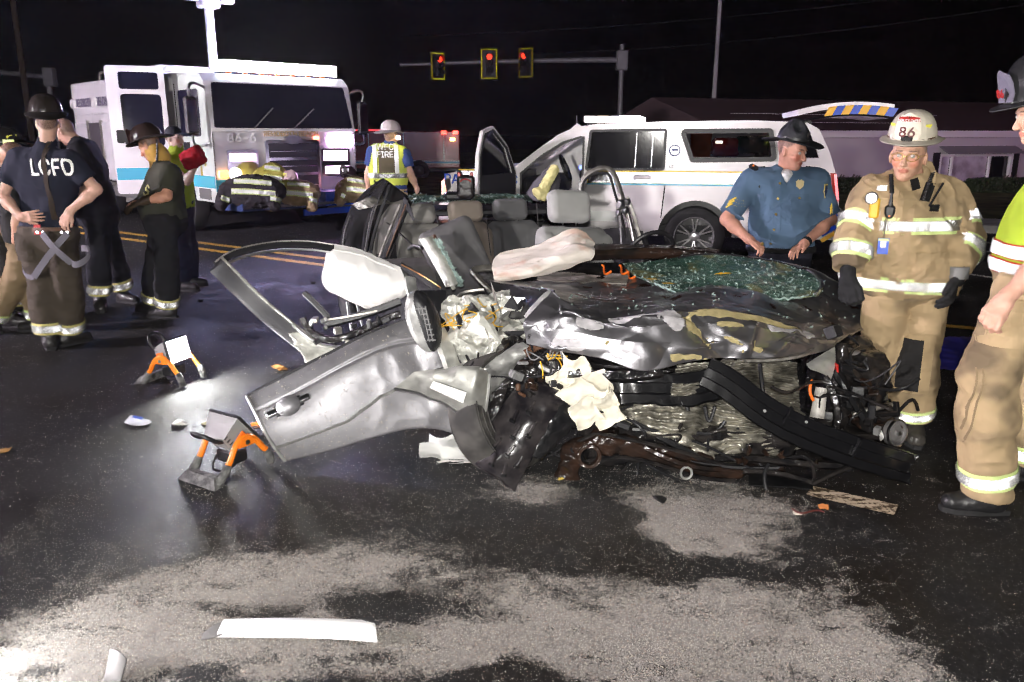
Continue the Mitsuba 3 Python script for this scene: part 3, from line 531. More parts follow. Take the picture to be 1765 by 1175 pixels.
def cloth(key, name, f, lo, hi, h, col, var=.18, fold=None, m='m_cloth', label=None, seed=1, stain=None):
    """A garment from field f; fold = (amplitude, frequency, stretch)."""
    a, fr, st = fold or (.007, 5.0, (1, 1, .55)); g = lambda P: f(P) - wrinkle(P, a, fr, seed, st)
    mesh = snets(g, lo, hi, h); c = vcol(mesh, col, var, 7, seed)
    if stain is not None:
        w = np.clip((meshkit.fbm(arr(mesh)[0] * 4.5 + seed, 4, seed + 3) - .50) * 5, 0, 1)[:, None]; c = c * (1 - w * .75) + A(stain) * w * .75
    add(key, name, mesh, m, smooth=True, color=c, label=label); return g
def skin_cols(J, V, hair=None, tone=SKIN):
    R, c = hframe(J), J['hd']; q = (V - c) @ R / J.get('hs', 1.0); col = np.tile(A(tone, float), (len(V), 1)); col *= (1 + .16 * (meshkit.fbm(V * 38, 3, 5) - .5) * 2)[:, None]
    near = np.linalg.norm(q, axis=1) < .16
    def blend(w, t):
        w = (np.clip(w, 0, 1) * near)[:, None]; col[:] = col * (1 - w) + A(t) * w
    blend(1.5 - ell(q, (0, .09, -.067), (.024, .03, .010)) / .004 - .7, A(tone) * (.85, .55, .55))
    for x in (-1, 1):
        blend(-ell(q, (x * .031, .095, .028), (.021, .03, .0055)) / .003, A(tone) * .28)
        blend(.6 - ell(q, (x * .040, .075, -.03), (.02, .03, .02)) / .02, A(tone) * (1.1, .75, .72))
        blend(-ell(q, (x * .031, .095, .005), (.016, .03, .0085)) / .003, (.34, .22, .17))
        blend(-ell(q, (x * .031, .10, .005), (.006, .03, .0065)) / .002, (.02, .016, .014))
    if hair is not None:
        w = np.clip((.095 - np.maximum(q[:, 1], -.2) * 0 - np.abs(0 * q[:, 0])) * 0, 0, 1)
        m = np.clip(((q[:, 2] - .005) - (q[:, 1] - .0) * .95) / .02, 0, 1) * np.clip((.085 + q[:, 2]) / .02, 0, 1) * (np.abs(q[:, 0]) < .083); m = np.where((np.abs(q[:, 0]) > .076) & (np.abs(q[:, 1] + .008) < .03) & (q[:, 2] < .03), 0, m)
        blend(m * (.75 + .5 * (meshkit.noise(V * 400) - .5)), hair)
    return col
def body(key, J, hands=(), tone=SKIN, hair=(.05, .035, .025), h=.016, hh=.0048, arms=True, legs=True, name=None):
    """The skin: torso and limbs coarse under the clothes, head, bare forearms and hands fine; one mesh."""
    fs = [torso_sdf(J, -.012)] + [arm_sdf(J, s) for s in 'lr'] * arms + [leg_sdf(J, s, -.01) for s in 'lr'] * legs
    pts = [J[x] for x in ('pel', 'ch', 'nk', 'ls', 'rs', 'le', 're', 'lw', 'rw') + (('lk', 'rk', 'la', 'ra') if legs else ())]; ms = [snets(ucat(fs, .04), *bounds(pts, .2), h)]
    ms.append(snets(head_sdf(J), *bounds([J['hd'], J['nk']], (.14, .14, .15)), hh))
    for s, g, lo, hi in hands:
        fa = arm_sdf(J, s); E, W = J[s + 'e'], J[s + 'w']; l2, h2 = bounds([E, W], .07); ms.append(snets(lambda P: smin(fa(P), g(P), .03), np.minimum(lo, l2), np.maximum(hi, h2), .0052))
    m = cat(ms); scene[key] = mikit.ply(m, 'm_skin', smooth=True, color=skin_cols(J, arr(m)[0], hair, tone)); return key
def band(key, f, a, b, t, w, r0=.45, n=56, nm_='reflective_stripe', lime='m_lime', silver=.62, pitch=.006, arc=None, refd=None, off=.004, bump=True):
    """A reflective trim band round the field f across the axis a-b at share t."""
    a, b = A(a, float), A(b, float); c = a + (b - a) * t; R = frame(b - a, refd if refd is not None else (0, 0, 1)); rows = []
    th = np.linspace(*(arc or (0, 2 * math.pi)), n)
    dirs = np.cos(th)[:, None] * R[:, 0] + np.sin(th)[:, None] * R[:, 1]; ws = np.linspace(-w / 2, w / 2, 6)
    P = np.stack([c + R[:, 2] * z + dirs * r0 for z in ws], 1); D = np.broadcast_to(-dirs[:, None], P.shape)
    d = trace(f, P.reshape(-1, 3), D.reshape(-1, 3), far=r0).reshape(P.shape[:2])
    ok = ~np.isnan(d).any(1)
    if ok.sum() < 4: return None
    lo, hi = 0, len(th)
    seg, best, st = [], (0, 0), None
    for i in range(n + 1):
        if i < n and ok[i]: st = i if st is None else st
        elif st is not None:
            if i - st > best[1] - best[0]: best = (st, i)
            st = None
    sl = slice(*best)
    if best[1] - best[0] < 3: return None
    d, P, D = d[sl], P[sl], D[sl]
    S = P + D * (d - off)[..., None]; N = -D
    k = add(key, nm_, thick(S[:, ::1], .003) if False else gridmesh(S), lime, smooth=True)
    if silver:
        i0 = (1 - silver) / 2; from_ = np.linspace(i0, 1 - i0, 4) * 5; lo_i = np.floor(from_).astype(int).clip(0, 4); fr = (from_ - lo_i)[None, :, None]
        S2 = S[:, lo_i] * (1 - fr) + S[:, lo_i + 1] * fr + N[:, lo_i] * .0025
        add(k, 'reflector', retro(S2, N[:, lo_i], pitch), 'm_retro' if pitch < .007 else 'm_retro_mid', smooth=False)
    return k
def boots(key, J, mt='m_black', col=None, shaft=.0, h=.007, s=1.0):
    for n in 'lr':
        an, t = J[n + 'a'], unit(J[n + 'toe'] * A([1, 1, 0])); g0 = an * A([1, 1, 0]); z = A([0, 0, 1.0]); q = np.cross(z, t)
        def f(P):
            d = smin(cap(P, g0 - t * .045 + z * .055, g0 + t * .06 + z * .058, .052, .05), cap(P, g0 + t * .05 + z * .05, g0 + t * .155 + z * .045, .052, .045), .04)
            d = smin(d, cap(P, g0 + z * .06 - t * .015, g0 + z * (.16 + shaft) - t * .02, .055, .062), .04)
            return smax(d, .018 - P[:, 2], .01) - wrinkle(P, .003, 14, 2)
        m = snets(f, *bounds([g0 - t * .12, g0 + t * .22, g0 + z * (.25 + shaft)], (.09, .09, .02)), h)
        k = add(key, 'boot', m, 'm_satin', smooth=True, color=vcol(m, col if col is not None else (.016, .015, .015), .5, 14))
        out = [g0 + t * x + q * y + z * zz for zz in (.001, .026) for x, y in ((-.10, -.035), (-.11, 0), (-.10, .035), (.05, .057), (.15, .052), (.205, .02), (.205, -.02), (.15, -.052), (.05, -.057))]
        add(k, 'sole', hull(out), 'm_rubber')
def helmet(key, J, col, up=.055, tilt=0, shield=(.03, .03, .03), brim=.05, h=.004, ridges=8, style='fire', size=1.0, dirt=.25, back=1.0, dh=1.14):
    """A traditional fire helmet: ribbed dome, long rear brim, leather front with its holder."""
    R = hframe(J) @ RX(tilt); c = J['hd'] + hframe(J)[:, 2] * up; S = size
    n, rows = 72, []; th = np.arange(n) * 2 * np.pi / n
    rib = 1 + .022 * np.clip(np.cos(th * ridges) * 6 - 5, 0, 1)
    dome = []
    for a in np.linspace(0, 1, 13):
        ph = a * math.pi / 2; rr = math.cos(ph) ** .72; z = .118 * dh * math.sin(ph) ** 1.05
        dome.append(np.stack([np.cos(th) * .112 * rr * rib, np.sin(th) * .142 * rr * rib - .008, 0 * th + z], 1))
    V = np.vstack(dome) * S; i, j = np.meshgrid(np.arange(12), np.arange(n), indexing='ij')
    q = np.stack([i * n + j, i * n + (j + 1) % n, (i + 1) * n + (j + 1) % n, (i + 1) * n + j], -1).reshape(-1, 4)
    m = xf((V, q), R, c); k = add(key, 'helmet', m, 'm_gloss', smooth=True, color=vcol(m, col, dirt, 12, 3))
    pr = []
    for rho, dz in ((1.0, .004), (1.0, -.006), (.985, -.012)):
        pass
    ex = .045 + .035 * np.clip(-np.sin(th), 0, 1) ** 2 * 1.9 * back - .018 * np.abs(np.cos(th)) + .01 * np.clip(np.sin(th), 0, 1)
    dz = -.012 - .030 * np.clip(-np.sin(th), 0, 1) ** 2 + .006 * np.clip(np.sin(th), 0, 1) ** 4 + .008 * np.abs(np.cos(th))
    ring = lambda e, z: np.stack([np.cos(th) * (.112 + e), np.sin(th) * (.142 + e) - .008, 0 * th + z], 1)
    prof = [ring(-.012, .004), ring(.0, .006), ring(ex * .5, dz * .45 + .004), ring(ex, dz + .002), ring(ex + .003, dz - .002), ring(ex, dz - .006), ring(ex * .5, dz * .45 - .005), ring(-.012, -.004)]
    V = np.vstack(prof) * S; i, j = np.meshgrid(np.arange(7), np.arange(n), indexing='ij'); q = np.stack([i * n + j, i * n + (j + 1) % n, (i + 1) * n + (j + 1) % n, (i + 1) * n + j], -1).reshape(-1, 4)
    m = xf((V, q[:, ::-1]), R, c); add(k, 'brim', m, 'm_satin', smooth=True, color=vcol(m, A(col) * .55 + .004, dirt, 12, 4))
    if shield is not None:
        pl = Polygon([(-.052, .0), (.052, .0), (.060, .03), (.056, .075), (.045, .105), (.02, .118), (0, .128), (-.02, .118), (-.045, .105), (-.056, .075), (-.060, .03)])
        v, f = arr(ext(pl, .004)); v = np.stack([v[:, 0], v[:, 2] + .136 + .012 - np.abs(v[:, 0]) ** 2 * 6 - .10 * v[:, 1], v[:, 1] + .012], 1) * S
        m = xf(TM(v, f), R, c); k2 = add(k, 'front_shield', m, 'm_satin', color=None if False else vcol(m, shield, .2)) if False else add(k, 'front_shield', m, 'm_rough', smooth=False, color=vcol(m, shield, .3, 20))
    return k, R, c
def eyes(key, J):
    R, c = hframe(J), J['hd']
    for x in (-1, 1): add(key, 'eye', trimesh.creation.icosphere(2, .0115).apply_transform(np.r_[np.c_[np.eye(3), c + R @ A([x * .031, .0815, .005]) * J.get('hs', 1.0)], [[0, 0, 0, 1]]]), 'm_eye', smooth=True)
mat('m_eye', (.42, .38, .35), .12)
def bunker_pants(key, J, col, h=.009, seed=1, stripe=.14, m='m_cloth', name='trousers', e=.032, band_w=.075, pitch=.006, lime='m_lime', stain=None, cuff=.12, label=None, waist=.10, silver=.62):
    k = J['k']; f0 = ucat([lambda P: torso_sdf(J, e)(P), leg_sdf(J, 'l', e, e + .022), leg_sdf(J, 'r', e, e + .022)], .035)
    top_z = J['pel'][2] + waist; f = lambda P: smax(smax(f0(P), P[:, 2] - top_z, .015), cuff - P[:, 2], .01)
    pts = [J[x] for x in ('pel', 'lh', 'rh', 'lk', 'rk', 'la', 'ra')]
    g = cloth(key, name, f, *bounds(pts, (.22, .22, .2)), h, col, seed=seed, fold=(.011, 4.2, (1, 1, 1.5)), stain=stain, m=m, label=label)
    fs = {}
    for s in 'lr':
        l = leg_sdf(J, s, e, e + .022); fs[s] = lambda P, l=l: l(P) - wrinkle(P, .011, 4.2, seed, (1, 1, 1.5)); K, N = J[s + 'k'], J[s + 'a']
        if band_w: band(key, fs[s], N, K, stripe, band_w, r0=.3, pitch=pitch, lime=lime, n=44, silver=silver)
    return g, fs

def cuff_arm(J, s, e0, e1, cut, fat=1.0, sleeve=None):
    """An arm of cloth that ends at the wrist (cut metres short of it) or, with sleeve, at that share of the upper arm."""
    g = arm_sdf(J, s, e0, e1, fat); W, E, S = J[s + 'w'], J[s + 'e'], J[s + 's']
    if sleeve: a = unit(E - S); q = S + (E - S) * sleeve; return lambda P: smax(g(P), (P - q) @ a, .008)
    a = unit(E - W); q = W + a * cut; return lambda P: smax(g(P), (q - P) @ a, .008)
def wrap(f, m, c, u, v, n=None, off=.002, sub=None, lift=.22):
    """A drawing (x, y, height) laid on the field f round the point c."""
    u = unit(u); v = unit(A(v) - u * (A(v) @ u)); n = np.cross(u, v) if n is None else A(n, float)
    V, F = arr(m)
    if sub and not m.metadata.get('grid'): V, F = trimesh.remesh.subdivide_to_size(V, F, sub)
    P = A(c) + V[:, :1] * u + V[:, 1:2] * v + n * lift; t = trace(f, P, np.tile(-n, (len(P), 1)), far=lift * 2.2); bad = np.isnan(t); t = np.where(bad, lift, t); F = F[~bad[F].any(1)] if (~bad[F].any(1)).any() else F
    cc = trimesh.graph.connected_components(TM(V, F).edges, min_len=3); F = F[np.isin(F[:, 0], max(cc, key=len))] if bad.any() and len(cc) > 1 else F
    m = TM(P - n * t[:, None] + n * (V[:, 2:3] + off), F); m.remove_unreferenced_vertices(); return m
def slab(w, h, d, r=.004):
    x, y = np.linspace(-w / 2, w / 2, max(3, int(w / .022) + 1)), np.linspace(-h / 2, h / 2, max(3, int(h / .022) + 1)); X, Y = np.meshgrid(x, y, indexing='ij')
    m = thick(np.stack([X, Y, 0 * X + d], -1), d); m.metadata['grid'] = True; return m
def zpy(py, Y, px=882): return at(px, py, Y)[2]
Z = A([0, 0, 1.0])
def dircos(deg, el=0): return A([math.cos(math.radians(deg)) * math.cos(math.radians(el)), math.sin(math.radians(deg)) * math.cos(math.radians(el)), math.sin(math.radians(el))])
def glove(key, wr, d, pn, side, name='glove', col=(.02, .02, .022), **kw):
    g, lo, hi = hand_sdf(wr, d, pn, side, s=1.13, **kw); wr = A(wr, float); d = unit(d)
    f = lambda P: smin(g(P) - .002, cap(P, wr - d * .05, wr + d * .01, .043, .036), .02) - wrinkle(P, .0018, 22, 4)
    m = snets(f, np.minimum(lo, wr - d * .05 - .06), np.maximum(hi, wr - d * .05 + .06), .0045); return add(key, name, m, 'm_cloth', smooth=True, color=vcol(m, col, .4, 20)), f

# ---- the chief at the right of the wreck
TAN = A((.37, .272, .158))
k = thing('person', 'man with glasses in tan turnout coat and white helmet, standing at the hood', 'person', None)
J = stand(2.235, 4.64, 1.80, -117, over=0) if False else stand(2.235, 4.64, 1.80, -117, gap=.25)
J.update(ls=at(1636, 346, 4.70), rs=at(1500, 346, 4.60), le=at(1668, 402, 4.58), lw=at(1651, 468, 4.38), re=at(1473, 405, 4.52), rw=at(1462, 468, 4.44), hd=at(1566, 268, 4.58), nk=at(1573, 326, 4.68), hs=1.10)
J['hf'] = dircos(-124, -3); J['hu'] = Z + .05 * J['l']
J['lk'] = at(1578, 625, 4.52); J['la'] = A([2.38, 4.56, .09]); J['rk'] = at(1518, 615, 4.62); J['ra'] = A([2.14, 4.72, .09]); J['ltoe'] = dircos(-105); J['rtoe'] = dircos(-135); J['lh'] = at(1595, 508, 4.64); J['rh'] = at(1528, 508, 4.6)
body(k, J, tone=(.50, .29, .20), hair=(.22, .19, .17)); eyes(k, J)
bunker_pants(k, J, TAN * 1.02, seed=3, stripe=.23, e=.036, stain=(.05, .042, .035), cuff=.13); boots(k, J, col=(.05, .045, .04))
E0 = .052; tor = torso_sdf(J, E0, belly=.03, w=1.35)
hem = zpy(508, 4.45, 1560)
ar = {s: cuff_arm(J, s, .034, .034, .03) for s in 'lr'}
def jf(P):
    d = smin(tor(P), cap(P, J['pel'] + Z * .02 + J['l'] * .11, J['pel'] + Z * .02 - J['l'] * .11, .16), .10)
    d = smax(smin(smin(d, ar['l'](P), .06), ar['r'](P), .06), hem - P[:, 2], .012)
    n = unit(J['hd'] - J['nk']); return smax(d, -cap(P, J['nk'] + n * .10, J['nk'] + n * .3, .085, .11), .01)
pts = [J[x] for x in ('pel', 'nk', 'ls', 'rs', 'le', 're', 'lw', 'rw')]
tj = cloth(k, 'coat', jf, *bounds(pts, (.24, .24, .22)), .0078, TAN, seed=5, fold=(.021, 5.4, (1, 1, .8)), stain=(.07, .055, .042))
torj = lambda P: smin(tor(P), cap(P, J['pel'] + Z * .02 + J['l'] * .11, J['pel'] + Z * .02 - J['l'] * .11, .16), .10) - wrinkle(P, .021, 5.4, 5, (1, 1, .8))
armj = {s: (lambda P, s=s: ar[s](P) - wrinkle(P, .021, 5.4, 5, (1, 1, .8))) for s in 'lr'}
F_, L_ = J['f'], J['l']; U_ = -L_                                        # to the right in the picture is his left
c0 = J['pel'] * A([1, 1, 0])
band(k, torj, c0 + Z * .5, c0 + Z * 1.6, (zpy(389, 4.42, 1560) - .5) / 1.1, .088, refd=F_, n=80, arc=(-1.9, 1.9))
band(k, torj, c0 + Z * .5, c0 + Z * 1.6, (zpy(493, 4.42, 1560) - .5) / 1.1, .088, refd=F_, n=80, arc=(-1.9, 1.9))
for s in 'lr':
    band(k, armj[s], J[s + 's'], J[s + 'e'], .70, .095, r0=.3, n=48); band(k, armj[s], J[s + 'e'], J[s + 'w'], .46, .085, r0=.3, n=48)
def on(px, py, Y=4.4): return at(px, py, Y)
jv = Z - .05 * F_
fl = add(k, 'front_flap', wrap(torj, slab(.085, .60, .006), on(1566, 425, 4.45), L_, Z, F_, sub=.03), 'm_cloth', smooth=40, color=None) if False else None
m = wrap(torj, slab(.085, .60, .004), J['pel'] + F_ * .1 + Z * .21, -L_ * -1, Z, F_, sub=.03); add(k, 'front_flap', m, 'm_cloth', color=vcol(m, TAN * .97, .15, 9), smooth=False)
for sx in (-1, 1):
    m = wrap(torj, slab(.17, .15, .012), J['pel'] + F_ * .1 + L_ * sx * .17 + Z * .10, L_, Z, F_, sub=.03); kk = add(k, 'pocket', m, 'm_cloth', smooth=False, color=vcol(m, TAN * .95, .2, 9))
    m = wrap(torj, slab(.18, .06, .018), J['pel'] + F_ * .1 + L_ * sx * .17 + Z * .16, L_, Z, F_, sub=.03); add(kk, 'flap', m, 'm_cloth', smooth=False, color=vcol(m, TAN * .9, .2, 9))
def stick(name, px, py, w, h, d, col, mt='m_cloth', ang=0, f=torj, Y=4.45, label=None, n=None):
    u = L_ * math.cos(math.radians(ang)) + Z * math.sin(math.radians(ang)); v = np.cross(F_, u); v = v if v[2] > 0 or abs(v[2]) < .5 else -v
    m = wrap(f, slab(w, h, d), at(px, py, Y), u, v, n if n is not None else F_, sub=.03); return add(k, name, m, mt, smooth=False, color=vcol(m, col, .1, 20), label=label)
stick('name_patch', 1514, 321, .082, .052, .004, (.85, .86, .84)); stick('fastener_patch', 1599, 331, .05, .095, .005, (.012, .012, .013), ang=-12); stick('fastener_patch', 1611, 358, .045, .035, .005, (.012, .012, .013), ang=-6)
stick('flap_edge', 1577, 318, .04, .06, .004, (.015, .014, .014), ang=20); stick('microphone_tab', 1498, 383, .07, .03, .012, TAN * .8)
m = wrap(armj['l'], ext(Point(0, 0).buffer(.045), .005), at(1661, 342, 4.6), L_ * .8 - F_ * .6, Z + .1 * L_, unit(F_ * .75 + L_ * .66), sub=.02); add(k, 'sleeve_patch', m, 'm_cloth', smooth=False, color=vcol(m, (.30, .27, .26), .5, 70))
m = wrap(armj['l'], slab(.115, .125, .003), at(1661, 342, 4.6), L_ * .8 - F_ * .6, Z + .1 * L_, unit(F_ * .75 + L_ * .66), sub=.02); add(k, 'sleeve_patch_backing', m, 'm_cloth', smooth=False, color=vcol(m, (.09, .065, .05), .3, 30))
# right-angle torch, microphone with coiled lead, identity card: things carried
B = at(1508, 352, 4.36)
t_ = thing('torch', 'yellow right-angle torch with lit lens clipped to the chest of the tan coat', 'torch')
add(t_, 'case', box(B - Z * .02, (.048, .04, .105), RZ(-27), .008), 'm_yellow'); m = cyl(B + Z * .035 - L_ * .018, B + Z * .035 - L_ * .018 + F_ * .045, .032, 20); add(t_, 'head', m, 'm_black')
k2 = nm(t_ + '__lens'); scene[k2] = {**mikit.ply(cyl(B + Z * .035 - L_ * .018 + F_ * .0452, B + Z * .035 - L_ * .018 + F_ * .047, .026, 20), 'm_white', smooth=35), 'emitter': emit((6, 6.3, 6.4), .1)}
B = at(1534, 362, 4.36); t_ = thing('radio_microphone', 'black hand microphone hanging on a coiled lead from the collar of the tan coat', 'microphone')
m = hull(np.vstack([arr(box(B, (.052, .03, .05), RZ(-27), .01))[0], arr(box(B - Z * .035, (.034, .024, .02), RZ(-27), .008))[0]])); add(t_, 'case', m, 'm_black')
add(t_, 'button', cyl(B - Z * .03 + F_ * .012, B - Z * .03 + F_ * .019, .006, 8), 'm_orange')
for q0, q1 in ((at(1536, 300, 4.46), B + Z * .09), (at(1608, 272 + 25, 4.52), at(1592, 345, 4.4))):
    w = np.linspace(0, 1, 160)[:, None]; a = w[:, 0] * 2 * math.pi * 15; add(t_, 'coiled_lead', tube(q0 * (1 - w) + q1 * w + (np.cos(a)[:, None] * L_ + np.sin(a)[:, None] * F_) * .009, .0032, 5), 'm_black')
add(t_, 'stem', tube([B + Z * .09, B + Z * .02], [.005, .012], 6), 'm_black')
B = at(1522, 424, 4.34); t_ = thing('identity_card', 'identity card hanging on a chain across the chest band of the tan coat', 'card')
add(t_, 'card', box(B, (.054, .003, .085), RZ(-27)), 'm_blue'); add(t_, 'photo', box(B + F_ * .003 + Z * .01, (.028, .002, .034), RZ(-27)), 'm_whiteplain'); add(t_, 'header', box(B + F_ * .003 + Z * .034, (.05, .002, .012), RZ(-27)), 'm_lime')
add(t_, 'chain', tube([B + Z * .043, B + Z * .09 + F_ * .01, at(1527, 377, 4.36)], .003, 5, 10), 'm_chrome')
m = bar(at(1626, 315, 4.45), at(1602, 355, 4.40), .008, .008); top('pen_light', m, 'm_black', 'thin black pen light standing in the chest pocket of the tan coat', 'pen light')
# collar, folded hood, glasses, helmet
n = unit(J['hd'] - J['nk'])
def collar(P):
    q = (P - J['nk'] - n * .03 - F_ * .015); h_ = q @ n; r = np.linalg.norm((q - h_[:, None] * n) * A([1, 1, 1]), axis=1); fr = (q @ F_)
    d = np.maximum(np.abs(r - (.105 + .25 * h_ * .3)) - .014, np.abs(h_ - .015) - .06); return smax(d, fr - .06, .02) - wrinkle(P, .008, 9, 3)
m = snets(collar, *bounds([J['nk']], .24), .006); add(k, 'collar', m, 'm_cloth', smooth=True, color=vcol(m, TAN, .2, 9))
f = lambda P: smin(ell(P, J['rs'] + Z * .075 + L_ * .045 - F_ * .02, (.10, .085, .05), RY(20)), ell(P, J['nk'] - L_ * .10 + Z * .045, (.06, .08, .05)), .05) - wrinkle(P, .016, 11, 8)
m = snets(f, *bounds([J['rs'], J['nk']], .2), .0065); add(k, 'hood', m, 'm_cloth', smooth=True, color=vcol(m, TAN * .85, .3, 9))
hk, R, c = helmet(k, J, (.60, .55, .46), tilt=-6, shield=(.68, .62, .52), up=.096, size=1.10, dirt=.35)
for s_, h_, x, z_, b in (('86', .044, 0, .052, True), ('DEPUTY CHIEF', .0125, 0, .104, True)):
    V, Fc = arr(text(s_, h_, (x, 0, 0), np.eye(3), .003, b, sx=.8 if len(s_) > 2 else 1)); V = np.stack([-V[:, 0] * -1, .158 + V[:, 2] - .10 * (V[:, 1] + z_ - .012) + .0035 - V[:, 0]**2 * 6, V[:, 1] + z_], 1) * A([1, 1, 1])
    V[:, 0] = -V[:, 0]; add(hk, 'lettering', xf(TM(V * 1.10, Fc[:, ::-1]), R, c), 'm_maroon' if len(s_) < 3 else 'm_whiteplain', smooth=False)
V, Fc = arr(ext(Polygon([(-.05, .098), (.05, .098), (.045, .118), (0, .124), (-.045, .118)]), .0025)); V = np.stack([V[:, 0], .156 - .10 * (V[:, 1] - .012) + V[:, 2] - V[:, 0]**2 * 6 + .001, V[:, 1]], 1); add(hk, 'scroll', xf(TM(V * 1.10, Fc), R, c), 'm_red', smooth=False)
for sx in (-1, 1):
    m = xf(box((0, 0, 0), (.034, .006, .036), RZ(-sx * 48) @ RX(-28)), None, (sx * .083, .078, .070)); add(hk, 'reflective_patch', xf(m, R, c), 'm_yel2')
fr = [(x_, .142 * math.sqrt(max(0, 1 - (x_ / .118) ** 2)) - .004, .012) for x_ in np.linspace(-.116, .116, 24)]; add(hk, 'strap', xf(tube(fr, .007, 6), R, c), 'm_brown')
add(hk, 'lamp', xf(box((0, .146, .018), (.058, .02, .03), None, .008), R, c), 'm_black'); add(hk, 'lamp_reflector', xf(box((0, .157, .019), (.036, .004, .018), None, .003), R, c), 'm_chrome')
add(hk, 'eagle', xf(tube([(0, .11, .118), (0, .135, .13), (0, .155, .128)], [.010, .008, .004], 8, 8), R, c), 'm_brown')
R = hframe(J) * J['hs']; c = J['hd']; gl = thing('glasses', 'wire framed glasses worn by the man in the white helmet', 'glasses')
for x in (-1, 1):
    o = [(x * .033 + .026 * math.cos(a) * (1 - .08 * math.sin(2 * a)), .107 - .012 * abs(math.cos(a)) * (x * math.cos(a) > 0), .0 + .0185 * math.sin(a)) for a in np.linspace(0, 2 * math.pi, 26)]
    add(gl, 'rim', xf(tube(o, .0016, 5), R, c), 'm_gold'); add(gl, 'temple', xf(tube([(x * .06, .098, .006), (x * .078, .04, .008), (x * .082, -.01, .004)], .0016, 5), R, c), 'm_gold')
add(gl, 'bridge', xf(tube([(-.009, .108, .003), (0, .113, .006), (.009, .108, .003)], .0016, 5, 8), R, c), 'm_gold')
# gloves and knee patch
gk, gf = glove(k, J['lw'] - Z * .03, unit(at(1637, 530, 4.30) - at(1651, 475, 4.38)), F_ * -.2 - L_, -1, curl=(16, 24, 20), thumb=32)
add(gk, 'knuckle_panel', wrap(gf, slab(.06, .05, .004), J['lw'] - Z * .10, L_ * .5 - F_ * .5, Z, unit(F_ * .7 + L_ * .7), sub=.02), 'm_tan', smooth=False); add(gk, 'cuff', cyl(J['lw'] + Z * .03, J['lw'] - Z * .035, .056, 20), 'm_gray')
glove(k, J['rw'] - Z * .02, A([0.0, -.2, -1]), L_ * .3 - F_, 1, curl=(25, 40, 35))
lf = leg_sdf(J, 'l', .036, .058); lg = lambda P: lf(P) - wrinkle(P, .011, 4.2, 3, (1, 1, 1.5))
m = wrap(lg, slab(.125, .29, .008, .01), at(1566, 633, 4.4), L_, Z, F_, sub=.03); add(k, 'knee_patch', m, 'm_cloth', smooth=False, color=vcol(m, (.022, .021, .022), .4, 12))
m = wrap(lg, slab(.20, .33, .004, .01), at(1572, 632, 4.4), L_, Z, F_, sub=.03); add(k, 'knee_panel', m, 'm_cloth', smooth=False, color=vcol(m, TAN * 1.05, .3, 9))
m = wrap(lg, slab(.19, .22, .02, .02), at(1606, 545, 4.4), L_, Z, unit(F_ + L_ * .6), sub=.03); add(k, 'cargo_pocket', m, 'm_cloth', smooth=False, color=vcol(m, TAN * 1.0, .3, 9))
# ---------------------------------------------------------------- fire engine
FE = thing('fire_engine', 'white fire engine with glaring light bar and an open cab door', 'fire engine')
_a = math.radians(43); Ux, Vx = A([math.cos(_a), math.sin(_a), 0]), A([-math.sin(_a), math.cos(_a), 0]); RF = np.stack([Ux, Vx, A([0, 0, 1.0])], 1); F0 = at(371, 300, 14.0) * A([1, 1, 0]); FW = 2.78
def fe(x, y, z): return F0 + Ux * x + Vx * y + A([0, 0, z])
RS = np.stack([Vx, A([0, 0, 1.0]), -Ux], 1) * 1.0     # drawing (rearwards, up) on the near side, thickness outwards
RFR = np.stack([Ux, A([0, 0, 1.0]), -Vx], 1)          # drawing (across, up) on the front, thickness forwards
def fside(poly, d, x=0.0): return ext(poly, d, fe(x, 0, 0), RS)
def ffront(poly, d, y=0.0): return ext(poly, d, fe(0, y, 0), RFR)
rr = lambda a, b, c, d, r=.06: sbox(a + r, b + r, c - r, d - r).buffer(r, quad_segs=4)
cabp = Polygon([(0, .62), (0, 1.86), (.16, 2.62), (.34, 2.76), (3.1, 2.86), (3.1, .62)]).difference(Point(1.55, .55).buffer(.68)); m = ext(cabp, FW, fe(FW, 0, 0), RS); add(FE, 'cab', m, 'm_fewhite', smooth=25)
add(FE, 'body', box(fe(FW / 2, 5.4, 1.82), (FW - .06, 4.4, 2.1), RF, .03), 'm_fewhite', smooth=False); add(FE, 'chassis', box(fe(FW / 2, 3.8, .62), (1.5, 7.0, .35), RF), 'm_black'); add(FE, 'rear_step', box(fe(FW / 2, 5.4, .60), (FW - .1, 4.3, .30), RF, .03), 'm_gray')
ws = Polygon([(.10, 1.90), (FW - .10, 1.90), (FW - .16, 2.56), (.16, 2.56)]).buffer(.04); sl = math.atan2(.16, .76); Rw_ = np.stack([Ux, unit(A([0, 0, 1.0]) * math.cos(sl) + Vx * math.sin(sl)), np.cross(Ux, unit(A([0, 0, 1.0]) * math.cos(sl) + Vx * math.sin(sl)))], 1)
V, Fc = arr(ext(ws, .012)); q = np.stack([V[:, 0], .21 * (V[:, 1] - 1.86) - V[:, 2] - .004, V[:, 1]], 1); add(FE, 'windscreen', TM(F0 + q @ RF.T, Fc), 'm_dkglass2', smooth=False)
for x0, x1 in ((.75, 1.15), (1.5, 1.95)): add(FE, 'wiper', tube([fe(x0, -.05, 1.86), fe(x1, .02, 2.2)], .012, 6), 'm_gray')
for nm_, p, mt, d in (('front_band', sbox(.0, 1.80, FW, 1.855), 'm_white', .02), ('grille_surround', rr(.92, .74, 1.98, 1.66), 'm_chrome', .05), ('grille_mesh', sbox(.98, .80, 1.92, 1.60), 'm_grille', .06), ('headlamp_bezel', rr(.22, 1.0, .78, 1.5, .04), 'm_chrome', .04), ('headlamp_bezel', rr(2.02, 1.0, 2.62, 1.5, .04), 'm_chrome', .04)): add(FE, nm_, ffront(p, d), mt, smooth=False)
for z_ in (1.06, 1.33): add(FE, 'grille_bar', ffront(sbox(.98, z_ - .025, 1.92, z_ + .025), .085), 'm_chrome', smooth=False)
